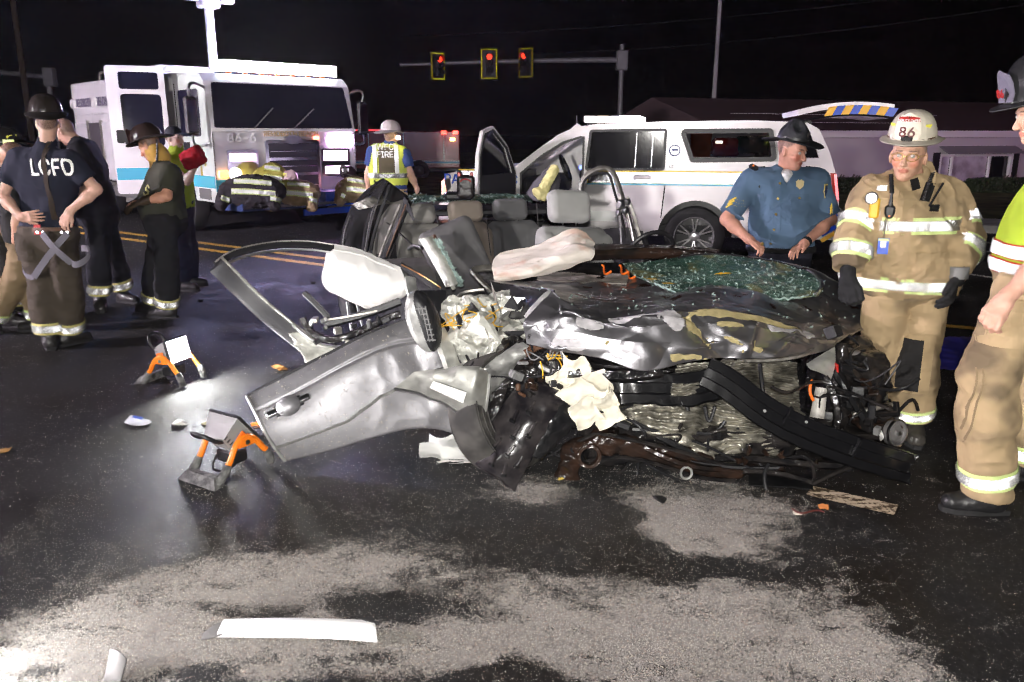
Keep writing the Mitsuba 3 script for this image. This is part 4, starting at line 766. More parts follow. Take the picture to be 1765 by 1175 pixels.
add(FE, 'emblem', ffront(affinity.scale(Point(1.45, 1.66).buffer(.13), 1.3, .6), .09), 'm_chrome', smooth=False); add(FE, 'stripe', ffront(sbox(.0, .80, .30, 1.0), .012), 'm_sky', smooth=False); add(FE, 'stripe', fside(sbox(.02, .86, .9, 1.06), .012), 'm_sky', smooth=False); add(FE, 'stripe', fside(sbox(2.2, .86, 3.08, 1.06), .012), 'm_sky', smooth=False)
add(FE, 'lettering', text('86-6', .15, fe(.52, -.008, 1.70), RFR, .01, True), 'm_tape', smooth=False)
def fl(name, p, d, col, front=True, y=0.0, w=.1):
    kk = nm(FE + '__' + name); scene[kk] = {**mikit.ply((ffront if front else fside)(p, d, *([y] if y else [])), 'm_white', smooth=False), 'emitter': emit(col, w)}
K = 1.0
fl('headlamp', ext_ := Point(.34, 1.10).buffer(.10, quad_segs=6), .06, (60, 54, 38), w=.3); fl('indicator', sbox(.06, 1.04, .21, 1.15), .05, (5.5, 2.2, .12)); fl('warning_light', sbox(2.08, 1.28, 2.56, 1.46), .07, (30, 12, 34), w=.4); fl('warning_light', sbox(2.10, 1.04, 2.58, 1.18), .07, (22, 13, 22), w=.3); fl('warning_light', sbox(.27, 1.30, .73, 1.44), .07, (2.2, 1.0, 1.5)); fl('warning_light', sbox(2.2, 1.56, 2.72, 1.74), .05, (14, 8, 16), w=.2); fl('marker_light', sbox(1.9, 1.66, 2.0, 1.72), .03, (9, 1.5, .6))
# light bar
for i, (x0, x1, cl) in enumerate(((.24, .62, (60, 100, 255)), (.64, 1.0, (140, 165, 255)), (1.02, 1.30, (235, 75, 130)), (1.32, 1.72, (150, 165, 255)), (1.74, 2.12, (90, 105, 255)), (2.14, 2.50, (205, 165, 240)))):
    kk = nm(FE + '__light_bar'); scene[kk] = {**mikit.ply(box(fe((x0 + x1) / 2 + .22, .55, 2.90), (x1 - x0, .28, .20), RF, .02), 'm_white', smooth=False), 'emitter': emit(A(cl) * BAR_W, 2.5)}
add(FE, 'light_bar_base', box(fe(FW / 2 + .2, .55, 2.785), (2.3, .3, .03), RF), 'm_black'); add(FE, 'air_horn_dome', xf(lathe([(.16, 0), (.14, .08), (0, .12)], 16), None, fe(.2, 2.0, 2.86)), 'm_white')
# near side of the cab and of the body
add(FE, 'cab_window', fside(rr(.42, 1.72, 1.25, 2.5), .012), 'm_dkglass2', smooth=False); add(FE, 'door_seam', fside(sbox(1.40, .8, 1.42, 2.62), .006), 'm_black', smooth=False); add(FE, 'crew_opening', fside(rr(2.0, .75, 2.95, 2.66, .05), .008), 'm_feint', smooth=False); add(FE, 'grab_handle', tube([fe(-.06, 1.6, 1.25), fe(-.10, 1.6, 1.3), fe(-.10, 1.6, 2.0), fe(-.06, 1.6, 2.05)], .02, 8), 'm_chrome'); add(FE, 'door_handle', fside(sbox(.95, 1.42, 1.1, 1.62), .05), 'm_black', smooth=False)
add(FE, 'crest', fside(Point(.55, 1.3).buffer(.22).difference(Point(.55, 1.3).buffer(.17)).difference(sbox(0, .9, 2, 1.22)), .008), 'm_gold', smooth=False); add(FE, 'crest', fside(sbox(.51, 1.02, .57, 1.34), .008), 'm_gold', smooth=False); add(FE, 'vent', fside(sbox(.22, .66, .7, .84), .01), 'm_gray', smooth=False)
fl('side_warning_light', Point(1.62, 1.55).buffer(.06, quad_segs=5), .03, (4, 14, 30), False); fl('scene_light', rr(1.5, 2.50, 1.95, 2.74, .03), .05, (12, 12, 9), False, w=.3)
for sx in (-.30, FW + .22):
    q = fe(sx, .05, 2.05); kk = add(FE, 'mirror', box(q, (.22, .10, .62), RF, .04), 'm_black'); add(kk, 'mirror_arm', tube([fe(0 if sx < 0 else FW, .15, 2.5), fe(sx, .02, 2.52), q + A([0, 0, .3])], .025, 8, 10), 'm_chrome'); add(kk, 'mirror_arm', tube([fe(0 if sx < 0 else FW, .15, 1.6), fe(sx, .02, 1.62), q - A([0, 0, .3])], .025, 8, 10), 'm_chrome'); add(kk, 'mirror_face', box(q - Vx * .055, (.16, .01, .5), RF), 'm_chrome')
for i, (y0, y1) in enumerate(((3.25, 4.1), (4.2, 5.6), (5.7, 6.5), (6.6, 7.5))): add(FE, 'roller_door' if i % 2 else 'locker', fside(sbox(y0, .8, y1, 2.0), .03, .03), ('m_locker', 'm_fewhite2')[i % 2], smooth=False)
for y in (3.3, 4.15, 5.65, 6.55): add(FE, 'locker_frame', fside(sbox(y - .04, .78, y + .04, 2.05), .05, .03), 'm_alu', smooth=False)
kk = nm(FE + '__locker_light'); scene[kk] = {**mikit.ply(fside(sbox(3.42, .85, 3.50, 1.95), .06, .03), 'm_white', smooth=False), 'emitter': emit((9, 8.5, 8), .15)}
for y, cl in ((7.1, (16, 17, 18)), (6.0, (5, 12, 34)), (4.6, (18, 17, 20)), (7.5, (9, 1, 1))): kk = nm(FE + '__body_light'); scene[kk] = {**mikit.ply(fside(rr(y - .16, 2.33, y + .16, 2.53, .05), .04, .03), 'm_white', smooth=False), 'emitter': emit(cl, .15)}
add(FE, 'roof_rail', tube([fe(.1, 3.4, 2.88), fe(.1, 3.5, 3.02), fe(.1, 5.6, 3.02), fe(.1, 5.7, 2.88)], .03, 8), 'm_alu'); add(FE, 'roof_box', box(fe(1.2, 3.6, 2.98), (1.6, .9, .18), RF, .03), 'm_fewhite'); add(FE, 'step', box(fe(-.12, 2.45, .62), (.3, 1.0, .12), RF), 'm_alu')
# the open crew door
d0, d1 = at(299, 300, 14.75) * A([1, 1, 0]), at(200, 300, 14.35) * A([1, 1, 0]); dd = unit(d0 - d1); RD = np.stack([dd, A([0, 0, 1.0]), np.cross(dd, A([0, 0, 1.0]))], 1); dw = np.linalg.norm(d0 - d1); zt, zb = at(250, 113, 14.5)[2], at(250, 333, 14.5)[2]
lit = zt - .32; P_ = rr(0, zb, dw, zt, .05).difference(rr(.2, zt - .38, dw - .1, zt - .10, .04)).difference(rr(.2, zt - 1.32, dw - .08, zt - .46, .06)); k2 = add(FE, 'crew_door', ext(P_, .07, d1, RD), 'm_fewhite', smooth=False)
add(k2, 'pane', ext(rr(.19, zt - .39, dw - .09, zt - .09, .04), .012, d1 + RD[:, 2] * .02, RD), 'm_dkglass2', smooth=False); add(k2, 'pane', ext(rr(.19, zt - 1.33, dw - .07, zt - .45, .06), .012, d1 + RD[:, 2] * .02, RD), 'm_dkglass2', smooth=False); add(k2, 'stripe', ext(sbox(.02, zb + .24, dw - .3, zb + .44), .01, d1 + RD[:, 2] * .07, RD), 'm_sky', smooth=False); add(k2, 'handle', ext(rr(.08, zb + .86, .2, zb + 1.08, .03), .03, d1 + RD[:, 2] * .07, RD), 'm_black', smooth=False)
# wheels, bumper, number
for x, y in ((.16, 1.55), (FW - .16, 1.55), (.16, 6.0), (FW - .16, 6.0)):
    s = -1 if x < 1 else 1; R_ = np.stack([Vx, A([0, 0, 1.0]) * s * -1 * -1, Ux * s], 1) if False else frame(Ux * s); kk = add(FE, 'wheel', xf(lathe([(.28, -.14), (.30, .15), (.46, .16), (.53, .12), (.545, .0), (.53, -.12), (.46, -.16)], 40), R_, fe(x, y, .545)), 'm_rubber', smooth=40)
    add(kk, 'rim', xf(lathe([(0, .17), (.06, .18), (.10, .13), (.16, .09), (.24, .08), (.27, .15), (.30, .16)], 30), R_, fe(x, y, .545)), 'm_chrome')
    for j in range(10): a = j * .628; c = fe(x, y, .545) + R_ @ A([.17 * math.cos(a), .17 * math.sin(a), .10]); add(kk, 'wheel_nut', cyl(c, c + R_[:, 2] * .035, .018, 6), 'm_chrome')
add(FE, 'bumper', hull([fe(x, y, z) for x, y in ((.05, 0), (FW - .05, 0), (FW - .15, -.62), (.15, -.62)) for z in (.50, .76)]), 'm_bumpblue', smooth=False); add(FE, 'bumper_edge', box(fe(FW / 2, -.63, .56), (FW - .32, .03, .05), RF, .01), 'm_chrome'); add(FE, 'number', text('6', .19, fe(1.98, -.625, .62), RFR, .012, True), 'm_whiteplain', smooth=False); add(FE, 'bumper_panel', ffront(sbox(1.72, .51, 2.5, .75), .008, -.62), 'm_blue', smooth=False)
for p in (sbox(1.30, .36, 2.30, .47),): add(FE, 'tow_plate', ffront(p, .05, -.55), 'm_blue', smooth=False)
kk = nm(FE + '__bumper_light'); scene[kk] = {**mikit.ply(box(fe(2.50, -.66, .62), (.12, .03, .06), RF), 'm_white', smooth=False), 'emitter': emit((5, 14, 34), .15)}
k2 = add(FE, 'light_mast', cyl(fe(.75, 1.4, 2.82), fe(.75, 1.4, 5.6), .085, 14, .07), 'm_mast'); mt_ = at(391, 5, np.dot(fe(.75, 1.4, 0), [0, 1, 0])); zt_ = mt_[2]
add(k2, 'lamp_head', box(fe(.75, 1.4, zt_ + .08), (.34, .3, .34), RF, .03), 'm_mast'); 
for s in (-1, 1): add(k2, 'lamp', box(fe(.75 + s * .32, 1.35, zt_ + .12), (.26, .2, .22), RF, .03), 'm_mast')
for nm_, c in (('m_fewhite', (.72, .70, .74)), ('m_fewhite2', (.72, .70, .74))): mat(nm_, c, .3, coat=.5)
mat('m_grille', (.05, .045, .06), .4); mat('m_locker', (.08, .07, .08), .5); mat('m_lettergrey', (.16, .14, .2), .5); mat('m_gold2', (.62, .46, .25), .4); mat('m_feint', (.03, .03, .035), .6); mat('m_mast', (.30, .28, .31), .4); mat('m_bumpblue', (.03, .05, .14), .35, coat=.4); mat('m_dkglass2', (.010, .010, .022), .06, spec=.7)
# turnout coats and helmets left on the bumper
def coat(px, py, Y, r, col, seed, label, lime='m_lime'):
    c = at(px, py, Y); f = lambda P: smin(smin(ell(P, c, r), cap(P, c + A([-r[0] * .8, -.1, .02]), c + A([-r[0] * .95, -.22, -.20]), .10, .075), .08), cap(P, c + A([r[0] * .7, -.1, .02]), c + A([r[0] * .8, -.24, -.22]), .10, .075), .08) - wrinkle(P, .03, 6, seed)
    m = snets(f, c - .75, c + .75, .016); k = thing('turnout_coat', label, 'coat', 'turnout coats heaped on the fire engine bumper'); add(k, 'cloth', m, 'm_cloth', smooth=True, color=vcol(m, col, .35, 6, seed)); R_ = np.random.default_rng(seed)
    for a, b, w in ((c + A([-r[0] * .6, 0, .14]), c + A([r[0] * .6, 0, .10]), .10), (c + A([-r[0] * .7, 0, -.04]), c + A([r[0] * .7, 0, -.08]), .10), (c + A([-r[0] * .98, -.1, -.12]), c + A([-r[0] * .72, -.1, -.16]), .09), (c + A([r[0] * .58, -.1, -.14]), c + A([r[0] * .95, -.1, -.16]), .09)):
        m = wrap(f, slab(np.linalg.norm(b - a), w, .004), (a + b) / 2, b - a, Z, A([.30, -1, .25]) / 1.09, sub=.05, lift=.6, off=.008); kk = add(k, 'reflective_stripe', m, lime, smooth=False); m = wrap(f, slab(np.linalg.norm(b - a), w * .6, .004), (a + b) / 2, b - a, Z, A([.30, -1, .25]) / 1.09, sub=.05, lift=.6, off=.014); add(kk, 'reflector', m, 'm_tape', smooth=False)
    return k
coat(437, 330, 13.85, (.52, .28, .26), (.028, .026, .03), 3, 'black turnout coat with reflective bands heaped at the left of the bumper'); coat(510, 332, 14.30, (.40, .26, .20), TAN * .8, 5, 'tan turnout coat with reflective bands spread over the middle of the bumper')
coat(470, 305, 14.2, (.22, .2, .22), (.34, .32, .06), 6, 'olive yellow coat pushed against the grille above the black coat'); coat(612, 326, 15.05, (.26, .26, .22), TAN * .6, 8, 'brown coat and hood heaped at the right end of the bumper')
Jd = {'hf': dircos(-70, 5), 'hu': A([0.1, 0, 1.0]), 'hd': at(500, 310, 14.1), 'k': 1}
k = thing('fire_helmet', 'pinkish white fire helmet with reflective marks lying on the coats', 'helmet'); hk, R, c = helmet(k, Jd, (.50, .36, .36), up=0, size=1.25, shield=(.55, .42, .42))
for a in (30, 60): add(hk, 'reflective_patch', xf(box((math.cos(math.radians(a)) * .125, math.sin(math.radians(a)) * .155, .08), (.05, .014, .06), RZ(a + 90)), R, c), 'm_yel2')
Jd = {'hf': dircos(-110, 8), 'hu': A([-.1, 0, 1.0]), 'hd': at(600, 302, 14.9), 'k': 1}; k = thing('fire_helmet', 'dark fire helmet with white patches on top of the right heap of coats', 'helmet'); hk, R, c = helmet(k, Jd, (.05, .03, .04), up=0, size=1.25)
for a in (40, 80, 120): add(hk, 'reflective_patch', xf(box((math.cos(math.radians(a)) * .125, math.sin(math.radians(a)) * .155, .08), (.07, .014, .06), RZ(a + 90)), R, c), 'm_tape')
# ---------------------------------------------------------------- the white paramedic vehicle
SU = thing('paramedic_vehicle', 'white paramedic estate vehicle with a door open and tailgate raised', 'vehicle'); S0, S1 = A([-1.0, 11.72, 0]), A([4.18, 10.58, 0]); sd = unit(S1 - S0); sn = A([sd[1], -sd[0], 0]); RSU = np.stack([sd, A([0, 0, 1.0]), sn], 1); SW = 1.95
def sp(px, py):
    r = ray(px, py); t = ((S0 - EYE) @ sn) / (r @ sn); p = EYE + r * t; return float((p - S0) @ sd), float(p[2])
def sw_(x, z, d=0.0): return S0 + sd * x + A([0, 0, z]) + sn * d
poly = lambda *q: Polygon([sp(*p) for p in q])
L_end = sp(1446, 300)[0]
outline = poly((760, 345), (761, 318), (768, 300), (800, 292), (850, 289), (888, 287), (925, 258), (962, 232), (990, 219), (1030, 213), (1150, 209), (1300, 207), (1392, 211), (1412, 222), (1430, 262), (1441, 300), (1446, 345), (1446, 415)).union(sbox(.12, .42, L_end - .02, .9))
wheelR = sp(1196, 414); wheelF = (sp(842, 400)[0] - .0, .42); wc = [(wheelR[0], .41), (.98, .41)]
arch = unary_union([Point(*w).buffer(.49) for w in wc]); fdoor = poly((892, 296), (930, 264), (968, 240), (1000, 230), (1012, 232), (1010, 300), (1004, 345), (1002, 372), (893, 380)).union(Polygon([(sp(893, 380)[0], .5), (sp(1000, 380)[0], .5), sp(1000, 340), sp(893, 340)]))
rwin = poly((1020, 227), (1146, 225), (1142, 290), (1012, 290)).buffer(-.01).buffer(.01); qwin = poly((1182, 230), (1325, 229), (1330, 270), (1196, 272)); bw = poly((1350, 228), (1398, 232), (1412, 272), (1352, 272))
side = outline.difference(arch).difference(fdoor.buffer(-.03)).difference(rwin).difference(qwin).difference(bw)
add(SU, 'side_panel', ext(side, .05, S0 - sn * .05, RSU), 'm_suvwhite', smooth=False); add(SU, 'side_panel', ext(outline.difference(arch).difference(bw), .05, S0 - sn * SW, RSU), 'm_suvwhite', smooth=False)
ins = outline.buffer(-.02); ring = outline.difference(outline.buffer(-.05)).difference(sbox(L_end - .45, .55, L_end + 1, 1.74)).difference(arch.buffer(.02)); ring = ring.difference(sbox(sp(892, 290)[0] + .05, 1.30, sp(985, 300)[0], 1.75)); add(SU, 'outer_shell', ext(ring, SW - .102, S0 - sn * (SW - .051), RSU), 'm_suvwhite', smooth=30)
add(SU, 'engine_block', ext(poly((775, 345), (775, 306), (884, 296), (884, 380)).buffer(-.02).difference(arch), SW - .2, S0 - sn * (SW - .1), RSU), 'm_black', smooth=False); add(SU, 'floor', box(sw_(2.9, .50, -SW / 2), (4.2, .12, SW - .16), RSU), 'm_black')
for w in wc:
    for dd_ in (-.10, -(SW - .12)):
        c = sw_(w[0], w[1], dd_); R_ = frame(sn if dd_ > -1 else -sn); kk = add(SU, 'wheel', xf(lathe([(.26, -.12), (.27, .11), (.34, .125), (.39, .10), (.405, .05), (.405, -.08), (.37, -.12)], 44), R_, c), 'm_rubber', smooth=40); add(kk, 'rim', xf(lathe([(.275, .11), (.265, .115), (.25, .08), (.24, -.02), (.0, -.04)], 36), R_, c), 'm_gray')
        for j in range(6):
            for s in (-.16, .16): a = j * math.pi / 3 + s; e = c + R_ @ A([.25 * math.cos(a), .25 * math.sin(a), .085]); i_ = c + R_ @ A([.05 * math.cos(a - s * .6), .05 * math.sin(a - s * .6), .06]); add(kk, 'spoke', bar(i_, e, .02, .034, up=R_[:, 2], bev=.005), 'm_alloy')
        add(kk, 'hub_cap', xf(lathe([(0, .085), (.05, .08), (.075, .05)], 20), R_, c), 'm_alloy')
add(SU, 'wheel_arch_lip', ext(Point(*wc[0]).buffer(.52).difference(Point(*wc[0]).buffer(.49)).intersection(sbox(-1, .42, 9, 2)), .02, S0, RSU), 'm_suvwhite', smooth=False); [add(SU, 'arch_liner', ext(Point(*w).buffer(.49).intersection(sbox(-1, .4, 9, 2)), .4, S0 - sn * .62, RSU), 'm_black', smooth=False) for w in wc]
z0, z1 = sp(1120, 316)[1], sp(1120, 296)[1]; x0 = sp(1012, 300)[0]
for a, b in ((x0, L_end - .28), (.25, sp(888, 300)[0] - .05)):
    k2 = add(SU, 'reflective_stripe', ext(sbox(a, z0 - .004, b, z1 + .016).difference(arch), .004, S0, RSU), 'm_yelstripe', smooth=False); S, N = quadstrip(sw_(a + .01, z0, .006), sw_(b - .01, z0, .006), sw_(b - .01, z1, .006), sw_(a + .01, z1, .006)); add(k2, 'reflector', retro(S, N, .011), 'm_retro_far', smooth=False); add(k2, 'blue_edge', ext(sbox(a, z0 - .022, b, z0 - .004).difference(arch), .004, S0, RSU), 'm_sky', smooth=False)
sx_, sz_ = sp(1040, 372); k2 = add(SU, 'lower_stripe', ext(sbox(sx_ - .45, sz_ - .07, sx_ + .35, sz_ + .07), .004, S0, RSU), 'm_tape', smooth=False)
for nm_, pl, mt, d in (('rear_door_glass', rwin.buffer(-.004), 'm_tintglass', -.03), ('far_window', bw.buffer(-.004), 'm_tintglass', -.03)): add(SU, nm_, ext(pl, .008, S0 + sn * d, RSU), mt, smooth=False)
add(SU, 'window_trim', ext(rwin.buffer(.03).difference(rwin.buffer(-.004)), .012, S0, RSU), 'm_black', smooth=False); add(SU, 'window_trim', ext(qwin.buffer(.06).difference(qwin), .02, S0, RSU), 'm_black', smooth=False); add(SU, 'door_opening_trim', ext(fdoor.buffer(-.005).difference(fdoor.buffer(-.06)), .02, S0 - sn * .03, RSU), 'm_black', smooth=False)
for px in (1098, 1126): q0, q1 = sp(px, 228), sp(px - 4, 288); add(SU, 'pillar_line', bar(sw_(*q0, -.02), sw_(*q1, -.02), .01, .022, up=sn), 'm_chrome')
add(SU, 'door_seam', ext(Polygon([sp(1148, 296), sp(1150, 296), sp(1137, 400), sp(1135, 400)]), .003, S0, RSU), 'm_black', smooth=False)
hx, hz = sp(1107, 305); add(SU, 'door_handle', snets(lambda P: rbox(P, sw_(hx, hz, .025), (.12, .024, .022), .02, RSU), sw_(hx, hz) - .2, sw_(hx, hz) + .2, .007), 'm_suvwhite', smooth=True)
ex, ez = sp(1163, 259); add(SU, 'round_emblem', ext(Point(ex, ez).buffer(.075).difference(Point(ex, ez).buffer(.062)), .004, S0, RSU), 'm_navyp', smooth=False); add(SU, 'round_emblem', ext(sbox(ex - .04, ez - .005, ex + .04, ez + .018), .004, S0, RSU), 'm_navyp', smooth=False); add(SU, 'lettering', text('LS', .035, sw_(*sp(1157, 287), .001), RSU, .004, True), 'm_gray', smooth=False)
lx, lz = sp(812, 308); add(SU, 'lettering', text('PARAMEDIC', .13, sw_(lx + .14, lz, .002), RSU, .004, True), 'm_blue', smooth=False)
add(SU, 'headlamp', ext(poly((762, 312), (776, 306), (778, 322), (768, 334), (762, 330)), .012, S0 - sn * .0, RSU), 'm_chrome', smooth=False); kk = nm(SU + '__indicator'); scene[kk] = {**mikit.ply(ext(poly((761, 312), (766, 309), (770, 330), (763, 334)), .018, S0, RSU), 'm_white', smooth=False), 'emitter': emit((2.4, .45, .12), .05)}
add(SU, 'front_bumper', hull([sw_(x, z, d) for x, z in ((-.08, .45), (-.06, .8), (.3, .8), (.3, .45)) for d in (-.06, -SW + .06)]), 'm_suvwhite')
# interior: seats, wheel, dash, cargo
for d_ in (-.48, -1.4): c = sw_(sp(1000, 330)[0] + .1, .95, d_); kk = add(SU, 'seat', snets(lambda P: smin(rbox(P, c, (.10, .36, .25), .08, RSU @ RZ(12)), rbox(P, c + A([-.25, .05, -.30]), (.28, .10, .25), .08, RSU), .05), c - .8, c + .8, .02), 'm_seatdark', smooth=True); add(kk, 'headrest', box(c + sd * .08 + A([0, 0, .46]), (.1, .24, .18), RSU, .05), 'm_seatdark')
wx, wz = sp(966, 291); c = sw_(wx, wz, -.45); Rw = frame(unit(sd * 1.0 + A([0, 0, .45]))); a = np.linspace(0, 2 * math.pi, 36)[:-1]; W = [c + Rw @ A([.185 * math.cos(t), .185 * math.sin(t), 0]) for t in a]; kk = add(SU, 'steering_wheel', tube(W + W[:1], .018, 8), 'm_black'); add(kk, 'hub', xf(lathe([(0, .03), (.06, .02), (.08, -.02)], 18), Rw, c), 'm_gray')
for d in (20, 160, 270): add(kk, 'spoke', bar(c, c + Rw @ A([.18 * math.cos(math.radians(d)), .18 * math.sin(math.radians(d)), 0]), .02, .04, up=Rw[:, 2]), 'm_black')
add(SU, 'dashboard', box(sw_(sp(925, 300)[0], 1.02, -SW / 2), (.45, .30, SW - .2), RSU, .06), 'm_seatdark'); lampbox(SU, 'dash_screen', sw_(sp(985, 270)[0], 1.28, -1.0), (.05, .05, .14), (.3, .6, 5), RSU); add(SU, 'windscreen', hull([sw_(*sp(890, 288), d) for d in (-.1, -SW + .1)] + [sw_(*sp(982, 222), d) for d in (-.14, -SW + .14)] + [sw_(sp(890, 288)[0] + .01, sp(890, 288)[1], d) for d in (-.1, -SW + .1)]), 'm_tintglass', smooth=False)
for px, py, s, mt, nm_ in ((1208, 252, (.26, .40, .30), 'm_orange2', 'orange_bag'), (1252, 254, (.34, .22, .4), 'm_red', 'red_case'), (1300, 250, (.40, .20, .4), 'm_teal', 'teal_case')):
    q = sw_(*sp(px, py), -.45); m = snets(lambda P: rbox(P, q, A(s) / 2, .04, RSU) - wrinkle(P, .012, 9, 3), q - .4, q + .4, .014); k3 = top(nm_, m, 'm_cloth' if nm_ != 'x' else mt, {'orange_bag': 'orange bag packed behind the side window of the white vehicle', 'red_case': 'red equipment case behind the side window of the white vehicle', 'teal_case': 'teal case behind the side window beside the officer\'s hat'}[nm_], nm_.split('_')[1], smooth=True, color=vcol(m, {'m_orange2': (.30, .05, .012), 'm_red': (.20, .010, .010), 'm_teal': (.012, .05, .045)}[mt], .3))
add(SU, 'quarter_glass', ext(qwin.buffer(-.004), .006, S0 - sn * .02, RSU), 'm_smoked', smooth=False); add(SU, 'cargo_shelf', box(sw_(sp(1262, 274)[0], sp(1262, 274)[1], -.5), (1.3, .03, .7), RSU), 'm_alu'); lampbox(SU, 'cargo_lamp', sw_(*sp(1240, 245), -.15), (.10, .04, .03), (8, 8, 6), RSU, .1)
# roof light bar
q = [(1002, 1022, (.9, .75, .8)), (1024, 1046, (1.6, 1.1, .8)), (1048, 1062, (.7, .6, .8)), (1064, 1086, (120, 150, 480)), (1087, 1101, (380, 90, 200))]
for a, b, cl in q: xa, za = sp(a, 206); xb, _ = sp(b, 206); lampbox(SU, 'light_bar', sw_((xa + xb) / 2, za + .01, -.85), (xb - xa, .09, 1.2), cl, RSU, .2 if cl[2] < 50 else 1.2)
xa, za = sp(1000, 213); xb, _ = sp(1102, 213); add(SU, 'light_bar_foot', box(sw_((xa + xb) / 2, za - .01, -.85), (xb - xa - .1, .05, 1.0), RSU, .01), 'm_black'); add(SU, 'roof_fin', hull([sw_(*sp(972, 221), -.6), sw_(*sp(984, 211), -.6), sw_(*sp(990, 214), -.6), sw_(*sp(992, 220), -.62), sw_(*sp(975, 221), -.56)]), 'm_suvwhite'); add(SU, 'aerial', cyl(sw_(*sp(973, 218), -1.2), sw_(*sp(973, 196), -1.2), .008, 6), 'm_black')
xa, za = sp(1180, 213); add(SU, 'roof_rack', bar(sw_(xa, za + .0, -.12), sw_(sp(1400, 213)[0], za + .01, -.12), .05, .05), 'm_black')
# front door, open
h0, h1 = sw_(sp(890, 300)[0], 0, .02), at(824, 300, 10.35) * A([1, 1, 0]); dd = unit(h1 - h0); RDo = np.stack([dd, A([0, 0, 1.0]), np.cross(dd, A([0, 0, 1.0]))], 1); L_ = np.linalg.norm(h1 - h0)
dp = Polygon([(0, .5), (L_, .5), (L_, 1.22), (L_ * .98, 1.5), (L_ * .86, 1.80), (L_ * .62, 1.86), (L_ * .25, 1.62), (0, 1.26)]); wp = Polygon([(.12, 1.24), (L_ - .08, 1.24), (L_ * .93, 1.5), (L_ * .82, 1.74), (L_ * .62, 1.78), (L_ * .3, 1.58)]); k2 = add(SU, 'front_door', ext(dp.difference(wp), .05, h0, RDo), 'm_suvwhite', smooth=False)
dn = RDo[:, 2] if RDo[:, 2] @ A([1, -1, 0]) > 0 else -RDo[:, 2]; off = .051 if dn @ RDo[:, 2] > 0 else -.012
add(k2, 'inner_trim', ext(dp.buffer(-.04).difference(wp.buffer(-.01)), .012, h0 + RDo[:, 2] * off, RDo), 'm_seatdark', smooth=False); add(k2, 'pane', ext(wp, .006, h0 + RDo[:, 2] * .022, RDo), 'm_tintglass', smooth=False); add(k2, 'mirror', box(h0 + dd * .15 - dn * .22 + A([0, 0, 1.25]), (.14, .24, .2), RDo[:, [0, 2, 1]], .05), 'm_suvwhite')
# tailgate and rear end
g0_, g1_ = [at(1376, 199, 10.5), at(1455, 186, 10.25), at(1540, 190, 10.0)], [at(1395, 222, 10.7), at(1460, 212, 10.45), at(1548, 208, 10.2)]
P = refine([[p + sn * -SW * t for p in g0_] for t in (0, .5, .98)], 14, 20, 2); k2 = add(SU, 'tailgate', thick(P, .07), 'm_suvwhite', smooth=30); add(k2, 'glass', thick(refine([[p - A([0, 0, .09]) + sn * -SW * t for p in g0_] for t in (.08, .5, .9)], 8, 10, 2), .02), 'm_tintglass', smooth=30)
P2 = spline(g0_, 24)
for i in range(8):
    t0, t1 = .28 + i * .09, .28 + (i + 1) * .09; f_ = lambda t: np.array([np.interp(t, np.linspace(0, 1, 24), P2[:, c]) for c in range(3)]); a, b = f_(t0), f_(min(1, t1)); S, N = quadstrip(a + sn * .02 - A([0, 0, .075]), b + sn * .02 - A([0, 0, .075]), b + sn * .02 + A([0, 0, .03]) + (b - a) * .5, a + sn * .02 + A([0, 0, .03]) + (b - a) * .5); add(k2, 'chevron', thick(S, .01), ('m_yellow', 'm_blue')[i % 2], smooth=False)
add(SU, 'tail_lamp', ext(poly((1431, 298), (1439, 298), (1444, 345), (1436, 346)), .06, S0 - sn * .0, RSU), 'm_red', smooth=False); kk = nm(SU + '__tail_light'); scene[kk] = {**mikit.ply(ext(poly((1436, 300), (1441, 300), (1445, 344), (1440, 344)), .065, S0 - sn * .0, RSU), 'm_white', smooth=False), 'emitter': emit((1.6, .05, .05), .05)}
c = sw_(L_end + .02, .62, -SW / 2); add(SU, 'rear_bumper', box(c, (.22, .42, SW), RSU, .06), 'm_suvwhite')
for i in range(5): a = sw_(L_end - .10 + .0, .42 + i * .09, .012); add(SU, 'chevron', box(sw_(L_end - .06, .46 + i * .08, .008), (.20, .05, .012), RSU @ RZ(35)), ('m_yellow', 'm_blue')[i % 2], smooth=False)
add(SU, 'rear_interior', box(sw_(L_end - .9, 1.1, -SW / 2), (.06, .9, SW - .2), RSU), 'm_seatdark')
mat('m_suvwhite', (.70, .67, .67), .3, coat=.5); mat('m_seatdark', (.03, .03, .034), .7); mat('m_alloy', (.55, .54, .53), .25, metal=.8); mat('m_tintglass', (.006, .006, .008), .06, spec=.7); mat('m_navyp', (.03, .05, .16), .5); mat('m_yelstripe', (.85, .62, .05), .5)
scene['m_smoked'] = {'type': 'thindielectric', 'specular_transmittance': rgb((.42, .40, .42))}
# panel gaps, rub rail, rivets and lettering of the fire engine
for x in (.012, 1.39, 2.765): add(FE, 'panel_gap', ffront(sbox(x - .005, .78, x + .005, 1.80), .004), 'm_gray', smooth=False)
add(FE, 'rub_rail', fside(sbox(3.25, .70, 7.55, .76), .05, .03), 'm_alu', smooth=False)
for y, w in ((3.6, .9), (4.9, 1.0), (6.2, .8)): add(FE, 'locker_handle', fside(sbox(y, 1.30, y + .18, 1.34), .06, .03), 'm_chrome', smooth=False)
for i in range(18): add(FE, 'rivet', cyl(fe(-.03, 3.4 + i * .23, 2.18), fe(-.05, 3.4 + i * .23, 2.18), .014, 6), 'm_chrome')
RSX = np.stack([-Vx, A([0, 0, 1.0]), -Ux], 1); add(FE, 'lettering', text('REHOBOTH', .17, fe(-.032, 6.55, 2.43), RSX, .01, True, sx=.8), 'm_lettergrey', smooth=False)
